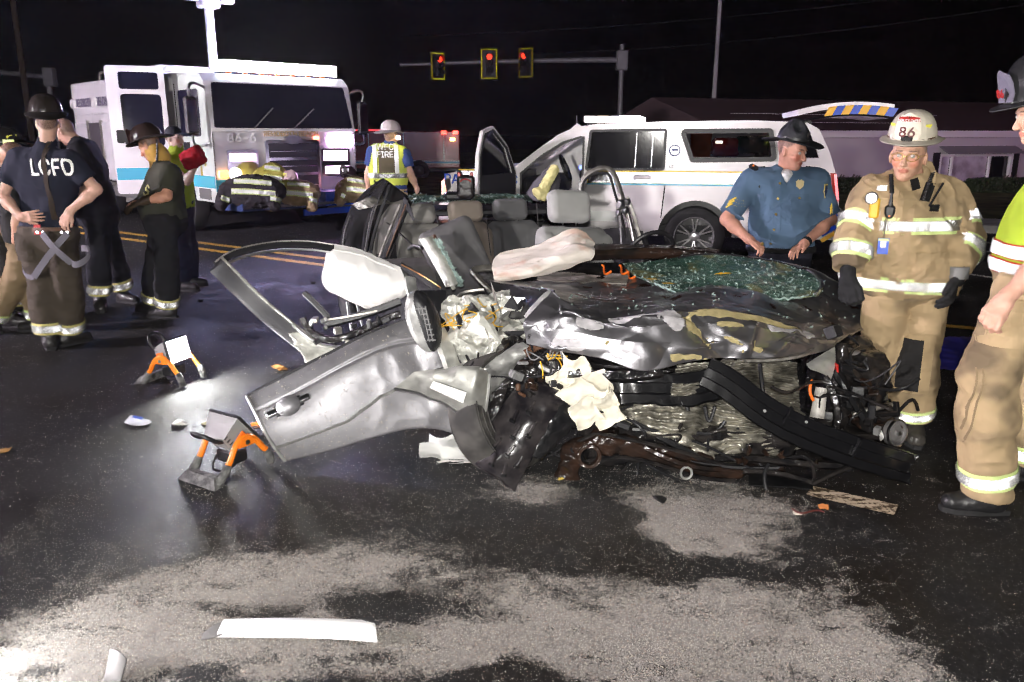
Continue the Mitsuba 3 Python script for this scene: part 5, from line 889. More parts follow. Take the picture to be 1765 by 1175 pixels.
add(FE, 'lettering', text('BEACH', .17, fe(-.032, 5.3, 2.43), RSX, .01, True, sx=.8), 'm_lettergrey', smooth=False); add(FE, 'lettering', text('REHOBOTH BEACH', .085, fe(1.45, -.022, 1.765), RFR, .01, True), 'm_gold2', smooth=False)
for z_ in (.86, 1.2, 1.46): add(FE, 'grille_slat', ffront(sbox(1.0, z_ - .008, 1.9, z_ + .008), .075), 'm_chrome', smooth=False)
for i in range(7): add(FE, 'marker_light', box(fe(.5 + i * .3, .26, 2.775), (.09, .05, .03), RF, .01), 'm_orange')
# ---------------------------------------------------------------- the wrecked saloon
CAR = thing('wrecked_car', 'smashed dark grey car with its roof cut off and front end torn open', 'car')
_u, _v, _O = unit((.927, .375, 0)), unit((-.375, .927, 0)), A([.85, 4.1, 0])
RC = np.stack([_u, _v, A([0, 0, 1.0])], 1)
def car(x, y, z): return _O + _u * x + _v * y + A([0, 0, z])
def G(*rows): return A([[at(*q) for q in r] for r in rows])
def segd(P, pts):
    return np.min([cap(P, a, b, 0) for a, b in zip(pts[:-1], pts[1:])], axis=0)
GREY, PRIMER = A((.125, .122, .130)), A((.27, .235, .13))
# shell behind: floor, sides, boot
add(CAR, 'floor', box(car(0, 2.6, .30), (1.5, 3.4, .12), RC, .03), 'm_black')
add(CAR, 'boot_shell', hull([car(x, y, z) for x, y, z in ((-.82, 3.55, .25), (.82, 3.55, .25), (-.80, 4.5, .3), (.80, 4.5, .3), (-.74, 3.6, .98), (.74, 3.6, .98), (-.72, 4.45, .92), (.72, 4.45, .92))]), 'm_darkpaint', smooth=False)
for sx in (-1, 1):
    P = refine([[car(sx * .82, y, .24) for y in (1.2, 2.2, 3.2, 3.9)], [car(sx * .90, y, .42) for y in (1.2, 2.2, 3.2, 3.9)], [car(sx * .86, y, .80) for y in (1.4, 2.2, 3.2, 3.9)]], 14, 20); add(CAR, 'side_panel', thick(P if sx < 0 else P[:, ::-1], .03), 'm_darkpaint', smooth=True)
# rear shelf with the broken rear window on it
add(CAR, 'rear_shelf', box((at(690, 352, 7.65) + at(960, 352, 7.95)) / 2 - A([0, 0, .05]), (1.62, .60, .05), RZ(10), .01), 'm_black')
C = G([(690, 350, 7.5), (780, 349, 7.6), (870, 347, 7.7), (965, 345, 7.8)], [(692, 337, 7.95), (780, 336, 8.0), (870, 335, 8.1), (962, 334, 8.2)]); P = crumple(refine(C, 10, 60), .03, 9, 3)
k = add(CAR, 'rear_window', thick(P, .006), 'm_crackglass', smooth=False)
_m = []
for i in range(420):
    p = P[rng.integers(0, 10), rng.integers(0, 60)] + rng.normal(0, .02, 3) * (1, 1, .3); _m.append(hull(p + rng.normal(0, .009, (5, 3))))
add(CAR, 'glass_crumbs', cat(_m), 'm_crumb', smooth=False, kind='stuff')
add(CAR, 'shelf_speaker_cover', box(at(790, 337, 7.7), (.26, .2, .07), RZ(8), .02), 'm_black')
# seats
def cushion(name, par, spec, k=.03, h=.010, col=(.13, .125, .12), fold=.004, seed=1):
    fs = [(lambda P, q=q: rbox(P, q[0], A(q[1]) / 2, q[2], q[3])) for q in spec]; g = lambda P: ucat(fs, k)(P) - wrinkle(P, fold, 7, seed)
    pts = A([q[0] for q in spec]); e = max(max(q[1]) for q in spec) * .75; m = snets(g, pts.min(0) - e, pts.max(0) + e, h); return add(par, name, m, 'm_cloth', smooth=True, color=vcol(m, col, .25, 9, seed))
def seat(px, py, Y, w, hh, recl, col, hr=(.26, .12, .17), name='rear_seat', yaw=20, sd=1, tilt=0, hrd=0):
    """px, py: middle of the headrest."""
    R = RZ(yaw) @ RY(tilt) @ RX(-recl); c = at(px, py, Y); s = nm(CAR + '__' + name); up = R[:, 2]
    b = c - up * (hr[2] / 2 + hrd + hh / 2 + .01) - R[:, 1] * .02
    fs = [lambda P: rbox(P, b, (w / 2, .065, hh / 2), .06, R), lambda P: rbox(P, b - R[:, 0] * (w / 2 - .04) - R[:, 1] * .05, (.055, .07, hh / 2 - .06), .05, R), lambda P: rbox(P, b + R[:, 0] * (w / 2 - .04) - R[:, 1] * .05, (.055, .07, hh / 2 - .06), .05, R)]
    g = lambda P: smax(ucat(fs, .04)(P), -cap(P, b - R[:, 1] * .072 - up * .5 + R[:, 0] * w * .22, b - R[:, 1] * .072 + up * .5 + R[:, 0] * w * .22, .005), .01); g2 = lambda P: smax(g(P), -cap(P, b - R[:, 1] * .072 - up * .5 - R[:, 0] * w * .22, b - R[:, 1] * .072 + up * .5 - R[:, 0] * w * .22, .005), .01) - wrinkle(P, .004, 6, sd)
    m = snets(g2, b - .55, b + .55, .009); scene[s] = mikit.ply(m, 'm_cloth', smooth=True, color=vcol(m, col, .22, 8, sd))
    g = lambda P: rbox(P, c, A(hr) / 2, .055, R) - wrinkle(P, .003, 6, sd); m = snets(g, c - .25, c + .25, .007); add(s, 'headrest', m, 'm_cloth', smooth=True, color=vcol(m, A(col) * 1.05, .2, 8, sd))
    for sx in (-1, 1): q = c - up * (hr[2] / 2 - .02) + R[:, 0] * .055 * sx; add(s, 'headrest_post', cyl(q, q - up * (.10 + hrd), .007, 8), 'm_chrome'); add(s, 'headrest_guide', box(q - up * (.045 + hrd), (.035, .03, .014), R, .004), 'm_black')
    return s
seat(720, 368, 7.05, .40, .52, 14, (.26, .25, .235), sd=2, hr=(.31, .11, .17)); seat(802, 364, 7.12, .36, .56, 14, (.23, .195, .165), sd=3, hr=(.31, .11, .18)); seat(879, 361, 7.35, .46, .56, 14, (.13, .13, .135), sd=4, hr=(.32, .12, .19))
seat(980, 356, 6.05, .56, .56, 16, (.33, .33, .325), name='driver_seat', yaw=24, sd=5, hr=(.33, .13, .235), tilt=4, hrd=.03)
cushion('passenger_seat', CAR, [(at(792, 455, 5.9), (.42, .14, .62), .065, RZ(10) @ RY(-22) @ RX(-10)), (at(772, 420, 5.9), (.20, .13, .2), .06, RY(-20))], col=(.10, .098, .10), seed=6, k=.05)
cushion('passenger_seat', CAR, [(at(700, 470, 6.0), (.5, .5, .16), .07, RZ(20))], col=(.13, .125, .12), seed=7, h=.013)
for (a, b), w in ((((752, 372), (770, 430)), .05), (((838, 372), (846, 440)), .05), (((925, 350), (930, 430)), .05)):
    add(CAR, 'seat_belt', bar(at(*a, 6.95), at(*b, 6.85), .006, w, up=(0, -1, 0)), 'm_belt')
add(CAR, 'seat_belt', bar(at(668, 384, 6.7), at(720, 430, 6.5), .006, .05, up=(0, -1, 0)), 'm_belt')
# left rear quarter: pillar stump, door frames, trims
def strip(pts, w, mt, n=30, th=.6, name='door_frame', par=CAR, up=None, col=None, sect=None):
    P = spline([at(*q) for q in pts], n); s = A([(-1, -th), (-.6, -th * 1.3), (.6, -th * 1.3), (1, -th), (1, th * .4), (.5, th), (-.5, th), (-1, th * .4)]) if sect is None else sect
    return add(par, name, tube(P, w, sect=s, upv=up), mt, smooth=40)
C = G([(662, 310, 7.2), (628, 335, 7.1), (600, 372, 6.9), (588, 430, 6.7), (586, 490, 6.5), (590, 545, 6.3)], [(678, 322, 7.1), (648, 352, 6.95), (622, 395, 6.8), (610, 440, 6.6), (606, 500, 6.4), (612, 545, 6.2)], [(700, 338, 7.2), (668, 365, 7.0), (640, 410, 6.9), (628, 450, 6.7), (622, 505, 6.5), (630, 548, 6.3)])
P = refine(C, 16, 50, 2); add(CAR, 'rear_quarter_panel', thick(crumple(P, .012, 7, 2), .02), 'm_darkpaint', smooth=True)
strip([(664, 312, 7.0), (650, 345, 6.9), (636, 385, 6.8), (628, 430, 6.6), (624, 490, 6.4), (628, 540, 6.2)], .022, 'm_darkpaint'); strip([(672, 320, 6.9), (662, 350, 6.8), (646, 400, 6.7), (637, 450, 6.5), (634, 520, 6.3)], .012, 'm_rubber', name='door_seal')
strip([(706, 348, 6.5), (694, 372, 6.45), (676, 415, 6.4), (660, 450, 6.3), (650, 490, 6.2)], .030, 'm_black', name='pillar_trim'); strip([(690, 352, 6.6), (672, 395, 6.5), (655, 440, 6.4), (645, 480, 6.3)], .010, 'm_alu', name='door_frame'); strip([(700, 352, 6.4), (684, 395, 6.35), (664, 446, 6.3)], .008, 'm_brown', name='pillar_edge')
add(CAR, 'trim_spike', hull([at(696, 338, 6.5), at(702, 345, 6.4), at(715, 378, 6.3), at(712, 380, 6.32), at(694, 350, 6.5), at(704, 340, 6.55)]), 'm_black')
C = G([(668, 352, 7.0), (690, 345, 7.0), (700, 342, 7.05)], [(640, 410, 6.8), (662, 400, 6.8), (690, 390, 6.85)], [(636, 480, 6.6), (650, 470, 6.6), (668, 455, 6.7)]); m = thick(refine(C, 12, 12), .02); add(CAR, 'door_panel', m, 'm_cloth', smooth=True, color=vcol(m, (.17, .16, .155), .2))
C = G([(608, 352, 6.9), (640, 340, 6.9), (692, 330, 7.3)], [(618, 362, 6.85), (655, 352, 6.85), (700, 345, 7.2)]); add(CAR, 'torn_roof_edge', panel(C, 14, 24, .006, .03, 12, 4), 'm_alu', smooth=False)
for i in range(7):
    a = at(650 + rng.uniform(-8, 14), 318 + rng.uniform(-4, 26), 7.1); add(CAR, 'torn_shard', hull(a + rng.normal(0, .028, (5, 3))), 'm_darkpaint', smooth=False)
# sawn front pillar with glass left in its edge
C = G([(722, 412, 5.35), (735, 409, 5.3), (746, 405, 5.35)], [(745, 452, 5.2), (758, 448, 5.15), (770, 445, 5.2)], [(768, 495, 5.05), (780, 492, 5.0), (790, 488, 5.05)]); add(CAR, 'sawn_pillar', thick(refine(C, 14, 10), .05), 'm_rawwhite', smooth=40)
strip([(748, 405, 5.34), (762, 440, 5.22), (780, 480, 5.06)], .010, 'm_brown', name='glue_line')
_m = [hull(at(752 + t * 42 + rng.uniform(-3, 4), 412 + t * 78, 5.3 - t * .25) + rng.normal(0, .009, (5, 3))) for t in rng.random(170)]; add(CAR, 'glass_crumbs', cat(_m), 'm_crumb', smooth=False, kind='stuff')
strip([(705, 430, 5.5), (716, 424, 5.45), (728, 428, 5.4)], .014, 'm_black', name='belt_anchor')
strip([(690, 458, 5.1), (740, 490, 5.05), (800, 545, 4.9)], .030, 'm_darkpaint', name='roof_rail'); strip([(692, 456, 5.05), (726, 474, 5.02), (760, 496, 5.0)], .006, 'm_copper', name='roof_rail_edge')
# right rear door standing open: window hoop, belt, latch
strip([(1000, 330, 6.65), (1006, 306, 6.65), (1026, 292, 6.65), (1050, 290, 6.65), (1062, 306, 6.62), (1070, 330, 6.6), (1082, 370, 6.5), (1094, 410, 6.4), (1100, 445, 6.35)], .020, 'm_alu', name='rear_door_frame', n=50); strip([(1004, 332, 6.6), (1012, 306, 6.6), (1030, 298, 6.6), (1046, 298, 6.58), (1056, 318, 6.55), (1068, 360, 6.5), (1078, 410, 6.4)], .009, 'm_rubber', name='door_seal', n=50)
strip([(1080, 340, 6.45), (1094, 380, 6.4), (1108, 442, 6.3)], .022, 'm_alu', name='rear_door_frame'); strip([(1076, 345, 6.4), (1086, 385, 6.35), (1096, 440, 6.3)], .006, 'm_steel', name='door_frame')
add(CAR, 'rear_door_panel', panel(G([(1040, 395, 6.5), (1075, 392, 6.45), (1108, 398, 6.4)], [(1045, 450, 6.4), (1080, 455, 6.35), (1118, 458, 6.3)]), 8, 8, .05), 'm_darkpaint', smooth=40)
add(CAR, 'seat_belt', bar(at(1068, 372, 6.3), at(1072, 436, 6.2), .006, .055, up=(0, -1, 0)), 'm_belt2')
for px, py, s in ((1070, 352, .05), (1078, 362, .04), (1066, 366, .035), (1082, 348, .035)): add(CAR, 'latch', box(at(px, py, 6.35), (s, s, s * 1.3), RZ(rng.uniform(0, 60)) @ RX(20), .006), 'm_steel')
# dash, steering wheel, cowl
C = G([(985, 455, 5.5), (1060, 447, 5.6), (1150, 446, 5.65), (1235, 452, 5.6)], [(975, 438, 5.8), (1060, 436, 5.9), (1150, 438, 5.95), (1240, 446, 5.9)]); add(CAR, 'dashboard', thick(crumple(refine(C, 10, 40), .012, 8, 5), .07), 'm_rust_black', smooth=True)
a = np.linspace(0, 2 * math.pi, 40)[:-1]; Rw = RZ(20) @ RX(-62); c = at(1120, 436, 5.95); W = [c + Rw @ A([.185 * math.cos(t), .185 * math.sin(t), 0]) for t in a]; k = add(CAR, 'steering_wheel', tube(W + W[:1], .016, 8), 'm_black')
add(k, 'hub', xf(lathe([(0, .02), (.05, .015), (.07, -.02), (0, -.03)], 18), Rw, c), 'm_rubber')
for d in (0, 120, 240): add(k, 'spoke', bar(c, c + Rw @ A([.18 * math.cos(math.radians(d)), .18 * math.sin(math.radians(d)), 0]), .03, .012), 'm_black')
add(CAR, 'cowl', hull([at(930, 468, 5.5), at(1100, 478, 5.3), at(1095, 452, 5.75), at(990, 452, 5.7), at(940, 485, 5.2), at(1090, 495, 5.0)]), 'm_wet_black', smooth=False)
m = panel(G([(925, 482, 5.15), (1000, 488, 5.1), (1080, 490, 5.05)], [(935, 470, 5.45), (1000, 472, 5.4), (1085, 474, 5.35)]), 14, 50, .008, .015, 9, 6); add(CAR, 'dusty_glass_edge', m, 'm_rough', smooth=False, color=vcol(m, (.22, .20, .18), .7, 25))
for px, py in ((1038, 462), (1068, 462), (1080, 470)): add(CAR, 'wire', tube([at(px, py - 5, 5.4), at(px + 3, py + 4, 5.3), at(px + 10, py + 9, 5.2), at(px + 16, py + 5, 5.2)], .008, 6, 12), 'm_orange')
def airbag(name, spec, k, amp, fr, seed, h, col, mt='m_cloth', stain=None):
    fs = [(lambda P, q=q: rbox(P, at(*q[0]), A(q[1]) / 2, q[2], q[3])) for q in spec]; g = lambda P: ucat(fs, k)(P) - wrinkle(P, amp, fr, seed, (1.6, 1, .45)) - wrinkle(P, amp * .5, fr * 2.6, seed + 3)
    pts = A([at(*q[0]) for q in spec]); m = snets(g, pts.min(0) - .36, pts.max(0) + .36, h); c = vcol(m, col, .12, 9, seed)
    if stain is not None: w = np.clip((meshkit.fbm(arr(m)[0] * 7, 4, seed) - .52) * 5, 0, 1)[:, None]; c = c * (1 - w) + A(stain) * w
    return add(CAR, name, m, mt, smooth=True, color=np.clip(c, 0, 1))
C = G([(853, 448, 5.22), (880, 438, 5.28), (915, 434, 5.30), (950, 420, 5.32), (985, 403, 5.32), (1018, 422, 5.28)], [(850, 462, 5.12), (885, 454, 5.14), (925, 446, 5.14), (960, 433, 5.14), (992, 418, 5.16), (1020, 430, 5.18)], [(852, 476, 4.98), (890, 470, 4.94), (930, 460, 4.95), (965, 446, 4.98), (998, 436, 5.02), (1018, 437, 5.06)], [(862, 480, 5.0), (895, 478, 4.98), (935, 470, 5.0), (970, 456, 5.04), (1000, 444, 5.1), (1014, 440, 5.14)])
P = refine(C, 70, 130, 2); ax = unit(P[30, 120] - P[30, 8]); Q = P - (P @ ax)[..., None] * ax * .72
P = P + gnormals(P) * (.028 * (1 - 4 * np.abs(meshkit.fbm(Q * 5.5 + 9, 3, 8) - .5)) + .013 * (1 - 4 * np.abs(meshkit.fbm(Q * 15 + 3, 2, 5) - .5)))[..., None]; m = thick(P, .004); c = vcol(m, (.70, .64, .58), .12, 9, 2); w = np.clip((meshkit.fbm(arr(m)[0] * 7, 4, 8) - .54) * 6, 0, .7)[:, None]; c = c * (1 - w) + A((.56, .34, .25)) * w
add(CAR, 'dash_airbag', m, 'm_cloth', smooth=True, color=np.clip(c, 0, 1))
C = G([(566, 421, 4.88), (598, 424, 4.86), (642, 440, 4.84), (690, 461, 4.80)], [(561, 455, 4.79), (604, 462, 4.73), (650, 474, 4.71), (698, 486, 4.75)], [(556, 480, 4.78), (604, 500, 4.72), (648, 508, 4.70), (700, 502, 4.76)], [(562, 494, 4.84), (606, 519, 4.80), (644, 530, 4.78), (690, 514, 4.80)])
P = refine(C, 80, 120, 2); ax = unit(P[70, 60] - P[5, 60]); Q = P - (P @ ax)[..., None] * ax * .7; P = P + gnormals(P) * (.013 * (1 - 4 * np.abs(meshkit.fbm(Q * 8 + 5, 3, 4) - .5)) + .012 * (meshkit.fbm(P * 7, 2, 6) - .5))[..., None]; m = thick(P, .005)
add(CAR, 'side_airbag', m, 'm_cloth', smooth=True, color=vcol(m, (.82, .80, .79), .08, 9))
for w_ in (8, 70): add(CAR, 'airbag_seam', tube(P[w_, 4:116:6] - A([0, .004, 0]), .004, 5), 'm_whiteplain')
# ---- the torn right front door
D = nm(CAR + '__front_door')
C = G([(425, 682, 4.25), (500, 643, 4.35), (590, 597, 4.45), (670, 560, 4.55), (745, 548, 4.68)], [(440, 712, 4.15), (515, 677, 4.26), (600, 630, 4.36), (680, 597, 4.47), (770, 590, 4.58)], [(463, 756, 4.10), (532, 727, 4.20), (612, 692, 4.30), (692, 660, 4.40), (785, 650, 4.47)], [(492, 795, 4.12), (560, 779, 4.2), (640, 755, 4.28), (715, 738, 4.36), (778, 745, 4.42)])
P = refine(C, 60, 90, 2); P = crumple(P, .010, 3.2, 3, 2); _w = np.clip((np.linspace(0, 1, 90)[None, :, None] - .45) / .4, 0, 1); P = P * (1 - _w) + crumple(P, .017, 4.5, 9, 2, True) * _w; Nn = gnormals(P); uu = np.linspace(0, 1, 60)[:, None]; ww = np.linspace(0, 1, 90)[None, :]
P = P - Nn * (.011 * np.exp(-((uu - .30 - .02 * ww) / .018) ** 2))[..., None] + Nn * (.020 * np.exp(-((uu - .25) / .35) ** 2 - ((ww - .93) / .08) ** 2) - .03 * np.exp(-((uu - .55) / .2) ** 2 - ((ww - .86) / .05) ** 2))[..., None]
m = thick(P, .012); scene[D] = mikit.ply(m, 'm_paint', smooth=40, color=None) if False else mikit.ply(m, 'm_paint', smooth=True, color=vcol(m, GREY * 1.75, .16, 30, 4)); labels[D] = {'label': 'torn front door hanging open at the left of the wreck'}
DP, DN = P, Nn
def onskin(u, w, o=0.0): i, j = int(u * 59), int(w * 89); s = 1 if Nn[30, 45] @ A([0, -1, 0]) > 0 else -1; return P[i, j] + s * Nn[i, j] * o
sN = 1 if Nn[30, 45] @ A([0, -1, 0]) > 0 else -1
tq = [onskin(.80 - .0 * w - .38 * max(0, w - .45), w, .006) for w in np.linspace(.02, .97, 24)]; add(D, 'trim_strip', tube(tq, .019, sect=A([(-1, -.4), (-.6, .3), (.6, .3), (1, -.4)])), 'm_silverraw', smooth=40)
add(D, 'edge_lip', tube([onskin(u, 0.0, .002) for u in np.linspace(0, 1, 16)], .009, 8), 'm_silverraw'); add(D, 'edge_lip', tube([onskin(0, w, .002) for w in np.linspace(0, .75, 24)], .009, 8), 'm_darkpaint')
hc = onskin(.44, .19, .012); hx = unit(onskin(.44, .26) - onskin(.44, .10)); hn = sN * Nn[26, 17]; Rh = np.stack([hx, np.cross(hn, hx), hn], 1)
k = add(D, 'handle', snets(lambda Q: rbox(Q, hc + hn * .012, (.064, .042, .026), .026, Rh), hc - .12, hc + .12, .004), 'm_satin', smooth=True, color=None) if False else None
m = snets(lambda Q: ell(Q, hc + hn * .004, (.068, .056, .042), Rh), hc - .12, hc + .12, .004); k = add(D, 'handle', m, 'm_paint', smooth=True, color=vcol(m, GREY * 1.9, .2, 40)); 
m = snets(lambda Q: smin(rbox(Q, hc, (.125, .017, .010), .010, Rh), rbox(Q, hc, (.125, .017, .010), .010, Rh), .01), hc - .16, hc + .16, .0045); add(k, 'strap', m, 'm_chrome', smooth=True); add(k, 'recess', xf(box((0, 0, -.004), (.16, .06, .012), None, .005), Rh, hc), 'm_black')
# door frame, inner structure, mirror
post = [(374, 456, 4.45), (410, 492, 4.5), (455, 535, 4.52), (500, 572, 4.55), (535, 600, 4.55)]; strip(post, .052, 'm_darkpaint', name='window_frame', par=D, th=.3, up=(0, -1, .3)); strip([(q[0] + 8, q[1] - 12, q[2] - .012) for q in post], .010, 'm_alu', name='frame_edge', par=D)
rail = [(372, 458, 4.46), (388, 445, 4.5), (425, 431, 4.6), (470, 423, 4.7), (520, 421, 4.78), (575, 428, 4.84)]; strip(rail, .022, 'm_darkpaint', name='window_frame', par=D, th=.4, up=(0, -1, .3)); strip([(q[0] + 4, q[1] + 9, q[2] - .01) for q in rail[1:]], .011, 'm_steel', name='frame_edge', par=D); strip([(q[0] - 1, q[1] - 6, q[2]) for q in rail], .006, 'm_alu', name='frame_edge', par=D)
strip([(524, 505, 4.6), (545, 525, 4.58), (566, 548, 4.56)], .022, 'm_black', name='glass_channel', par=D); strip([(520, 548, 4.5), (560, 585, 4.5), (620, 572, 4.55), (690, 542, 4.62)], .030, 'm_wet_black', name='window_winder', par=D, n=40); strip([(505, 560, 4.52), (550, 592, 4.52), (610, 596, 4.5), (680, 560, 4.6)], .012, 'm_steel', name='door_brace', par=D)
strip([(560, 560, 4.62), (620, 545, 4.66), (690, 520, 4.72)], .035, 'm_black', name='door_sill', par=D); strip([(558, 552, 4.6), (600, 546, 4.62), (650, 536, 4.66)], .012, 'm_alu', name='door_brace', par=D)
C = G([(492, 560, 4.56), (525, 575, 4.54), (570, 598, 4.52), (620, 590, 4.54), (690, 552, 4.62)], [(505, 585, 4.5), (530, 605, 4.48), (575, 622, 4.46), (630, 605, 4.48), (700, 570, 4.58)], [(528, 620, 4.46), (540, 630, 4.44), (580, 640, 4.43), (640, 620, 4.46), (705, 585, 4.56)]); m = panel(C, 30, 60, .01, .035, 9, 5, 2); add(D, 'inner_panel', m, 'm_satin', smooth=30, color=None) if False else add(D, 'inner_panel', m, 'm_rawwhite', smooth=30)
for i in range(16): q = at(rng.uniform(505, 690), rng.uniform(548, 600), 4.5 + rng.uniform(-.03, .08)); add(D, 'bracket', box(q, rng.uniform(.015, .055, 3), RZ(rng.uniform(0, 180)) @ RX(rng.uniform(0, 90)), .004), ['m_black', 'm_steel', 'm_alu'][i % 3])
Rm = RZ(-18) @ RY(-14) @ RX(8); mc = at(727, 556, 4.28)
fm = lambda Q: smax(smax(ell((Q - mc) @ Rm, (0, .02, 0), (.085, .10, .175)), (Q - mc) @ Rm[:, 1] - .065, .015), -.05 - (Q - mc) @ Rm[:, 1], .03)
m = snets(fm, mc - .24, mc + .24, .005); k = add(CAR, 'wing_mirror', m, 'm_silverraw', smooth=True)
m = snets(lambda Q: smax(fm(Q) - .004, .012 - (Q - mc) @ Rm[:, 0], .004), mc - .24, mc + .24, .005); add(k, 'inner_shell', m, 'm_black', smooth=True)
for i in range(7): add(k, 'rib', xf(box((.045, -.046, -.09 + .03 * i), (.055, .010, .006), RY(10)), Rm, mc), 'm_gray')
for i in range(3): add(k, 'rib', xf(box((.025 + .02 * i, -.047, 0), (.005, .010, .20), RY(6)), Rm, mc), 'm_gray')
strip([(706, 480, 4.5), (712, 510, 4.42), (722, 530, 4.36)], .03, 'm_silverraw', name='mirror_arm'); add(CAR, 'mirror_foot', hull([at(716, 500, 4.7), at(770, 500, 4.72), at(765, 535, 4.66), at(735, 538, 4.6), at(722, 525, 4.62), at(745, 505, 4.8)]), 'm_black')
# ---- crumpled inner wing, fender scrap, wheel
C = G([(768, 520, 4.62), (805, 522, 4.65), (850, 515, 4.72), (900, 512, 4.78)], [(772, 560, 4.52), (812, 560, 4.5), (855, 560, 4.56), (908, 555, 4.6)], [(790, 600, 4.45), (825, 600, 4.42), (865, 598, 4.44), (915, 595, 4.45)], [(815, 650, 4.38), (835, 645, 4.36), (872, 635, 4.34), (925, 620, 4.3)]); P = crumple(crumple(refine(C, 70, 80, 2), .075, 5.5, 4, 3, True), .022, 17, 8, 3, True); add(CAR, 'inner_wing', thick(P, .008), 'm_rawwhite', smooth=25)
for pts, w, mt in (([(752, 570, 4.45), (768, 605, 4.35), (780, 640, 4.3)], .045, 'm_rawwhite'), ([(790, 540, 4.5), (800, 590, 4.42), (818, 640, 4.36)], .018, 'm_black'), ([(845, 520, 4.6), (855, 560, 4.5), (852, 610, 4.4)], .008, 'm_black'), ([(905, 520, 4.7), (870, 560, 4.5), (905, 590, 4.4)], .03, 'm_rawwhite'), ([(835, 500, 4.9), (800, 505, 4.9), (830, 560, 4.6)], .016, 'm_alu'), ([(830, 480, 4.95), (815, 470, 5.0), (850, 462, 5.1)], .02, 'm_alu'), ([(820, 475, 4.92), (845, 500, 4.8), (880, 530, 4.65), (905, 560, 4.5)], .016, 'm_alu')): strip(pts, w, mt, name='torn_metal')
for i in range(26): q = at(rng.uniform(775, 915), rng.uniform(525, 640), 4.42 + rng.uniform(-.08, .1)); add(CAR, 'metal_scrap', hull(q + rng.normal(0, .045, (5, 3)) * (1, .3, 1)), ['m_rawwhite', 'm_silverraw', 'm_alu', 'm_darkpaint'][i % 4], smooth=False)
for i in range(14): q = at(rng.uniform(780, 860), rng.uniform(520, 560), 4.40); add(CAR, 'yellow_fibre', tube([q, q + rng.normal(0, .03, 3), q + rng.normal(0, .05, 3)], .003, 4, 8), 'm_yellow')
C = G([(680, 668, 3.98), (700, 652, 3.96), (716, 640, 3.95)], [(722, 676, 3.96), (735, 655, 3.92), (752, 638, 3.92)], [(765, 692, 3.92), (778, 660, 3.87), (790, 632, 3.9)], [(802, 716, 3.9), (815, 672, 3.85), (825, 632, 3.9)], [(828, 738, 3.92), (836, 700, 3.9), (842, 645, 3.94)]); P = refine(C, 50, 40, (1, 2)); P = crumple(P, .012, 6, 3, 2, True); m = thick(P, .004); k = add(CAR, 'fender_scrap', m, 'm_paint', smooth=28, color=vcol(m, (.27, .27, .25), .5, 24))
q = A([P[16, 12], P[34, 8], P[34, 17], P[16, 21]]) ; nn = unit(np.cross(q[1] - q[0], q[3] - q[0])); nn = nn if nn[1] < 0 else -nn; S, N = quadstrip(*(q + nn * .008)); add(k, 'label', thick(S, .002), 'm_whiteplain', smooth=False)
add(k, 'edge_bead', tube(spline(P[:, 0], 40), .006, 6), 'm_steel'); add(k, 'edge_bead', tube(spline(P[-1, :], 20), .009, 6), 'm_silverraw')
C = G([(828, 640, 4.0), (850, 620, 4.05), (895, 590, 4.15)], [(838, 660, 4.0), (870, 635, 4.05), (915, 600, 4.1)], [(850, 700, 4.05), (868, 660, 4.1), (905, 615, 4.12)]); add(CAR, 'wing_flange', panel(C, 24, 30, .008, .02, 10, 2), 'm_silverraw', smooth=30)
C = G([(745, 650, 4.42), (770, 632, 4.42), (800, 628, 4.4)], [(760, 668, 4.4), (790, 660, 4.36), (830, 650, 4.3)]); add(CAR, 'sill_end', panel(C, 14, 20, .02, .03, 8, 7), 'm_darkpaint', smooth=30)
prof = [(.20, -.085), (.215, -.095), (.27, -.105), (.305, -.095), (.322, -.06), (.322, .06), (.305, .095), (.27, .105), (.215, .095), (.20, .085)]; Rt = frame(unit(_u * .55 - _v * .80 + A([0, 0, .42]))); tc = at(862, 712, 4.12)
k = add(CAR, 'front_tyre', xf(lathe(prof, 40), Rt, tc), 'm_tyre', smooth=40); add(k, 'wheel_rim', xf(lathe([(.0, .05), (.07, .06), (.15, .02), (.19, .07), (.205, .09)], 30), Rt, tc), 'm_black')
for rr in (.225, .262, .30): add(k, 'sidewall_rib', xf(lathe([(rr, .104), (rr + .004, .108), (rr + .008, .104)], 40, closed=False), Rt, tc), 'm_tyre')
mat('m_darkpaint', (.030, .029, .033), .25, metal=.35, spec=.6, coat=.7)
mat('m_silverraw', mottled((.30, .30, .29), (.52, .52, .50), 16), .36, metal=.55, spec=.6)
mat('m_rawwhite', mottled((.42, .42, .38), (.74, .74, .68), 13), .38, metal=.25, spec=.6, bump=P_grime, bscale=.01)
mat('m_copper', (.45, .20, .08), .3, metal=.6)
mat('m_belt', (.03, .028, .028), .7); mat('m_belt2', (.22, .22, .22), .7)
mat('m_tyre', mottled((.016, .015, .014), (.07, .066, .06), 8), .8)
mat('m_crumb', (.30, .40, .37), .15, spec=.8)
def _crack(p, n, uv):
    f1, f2, r = mikit.voronoi(p.x * 21 + 1.5 * mikit.noise(p.x * 6, p.y * 6, 2), p.y * 15 + p.z * 9); g1, g2, r2 = mikit.voronoi(p.x * 70, p.y * 52 + p.z * 20)
    patch = _sm(.42, .66, _fx(p.x * 3.1 + 3, p.y * 4.2, p.z * 5, 3)); line = _sm(.07, .0, f2 - f1) * (.30 + .4 * patch) + _sm(.15, .0, g2 - g1) * .62 * patch; dust = _sm(.60, .72, _fx(p.x * 7, p.y * 7, 4.0, 3)); soft = _fx(p.x * 2.3, p.y * 6, 1.0, 4)
    return mikit.mix(mikit.mix(mikit.mix((.012, .026, .022), (.06, .13, .10), soft), (.40, .52, .46), dr.clip(line, 0, 1)), (.24, .22, .09), .5 * dust)
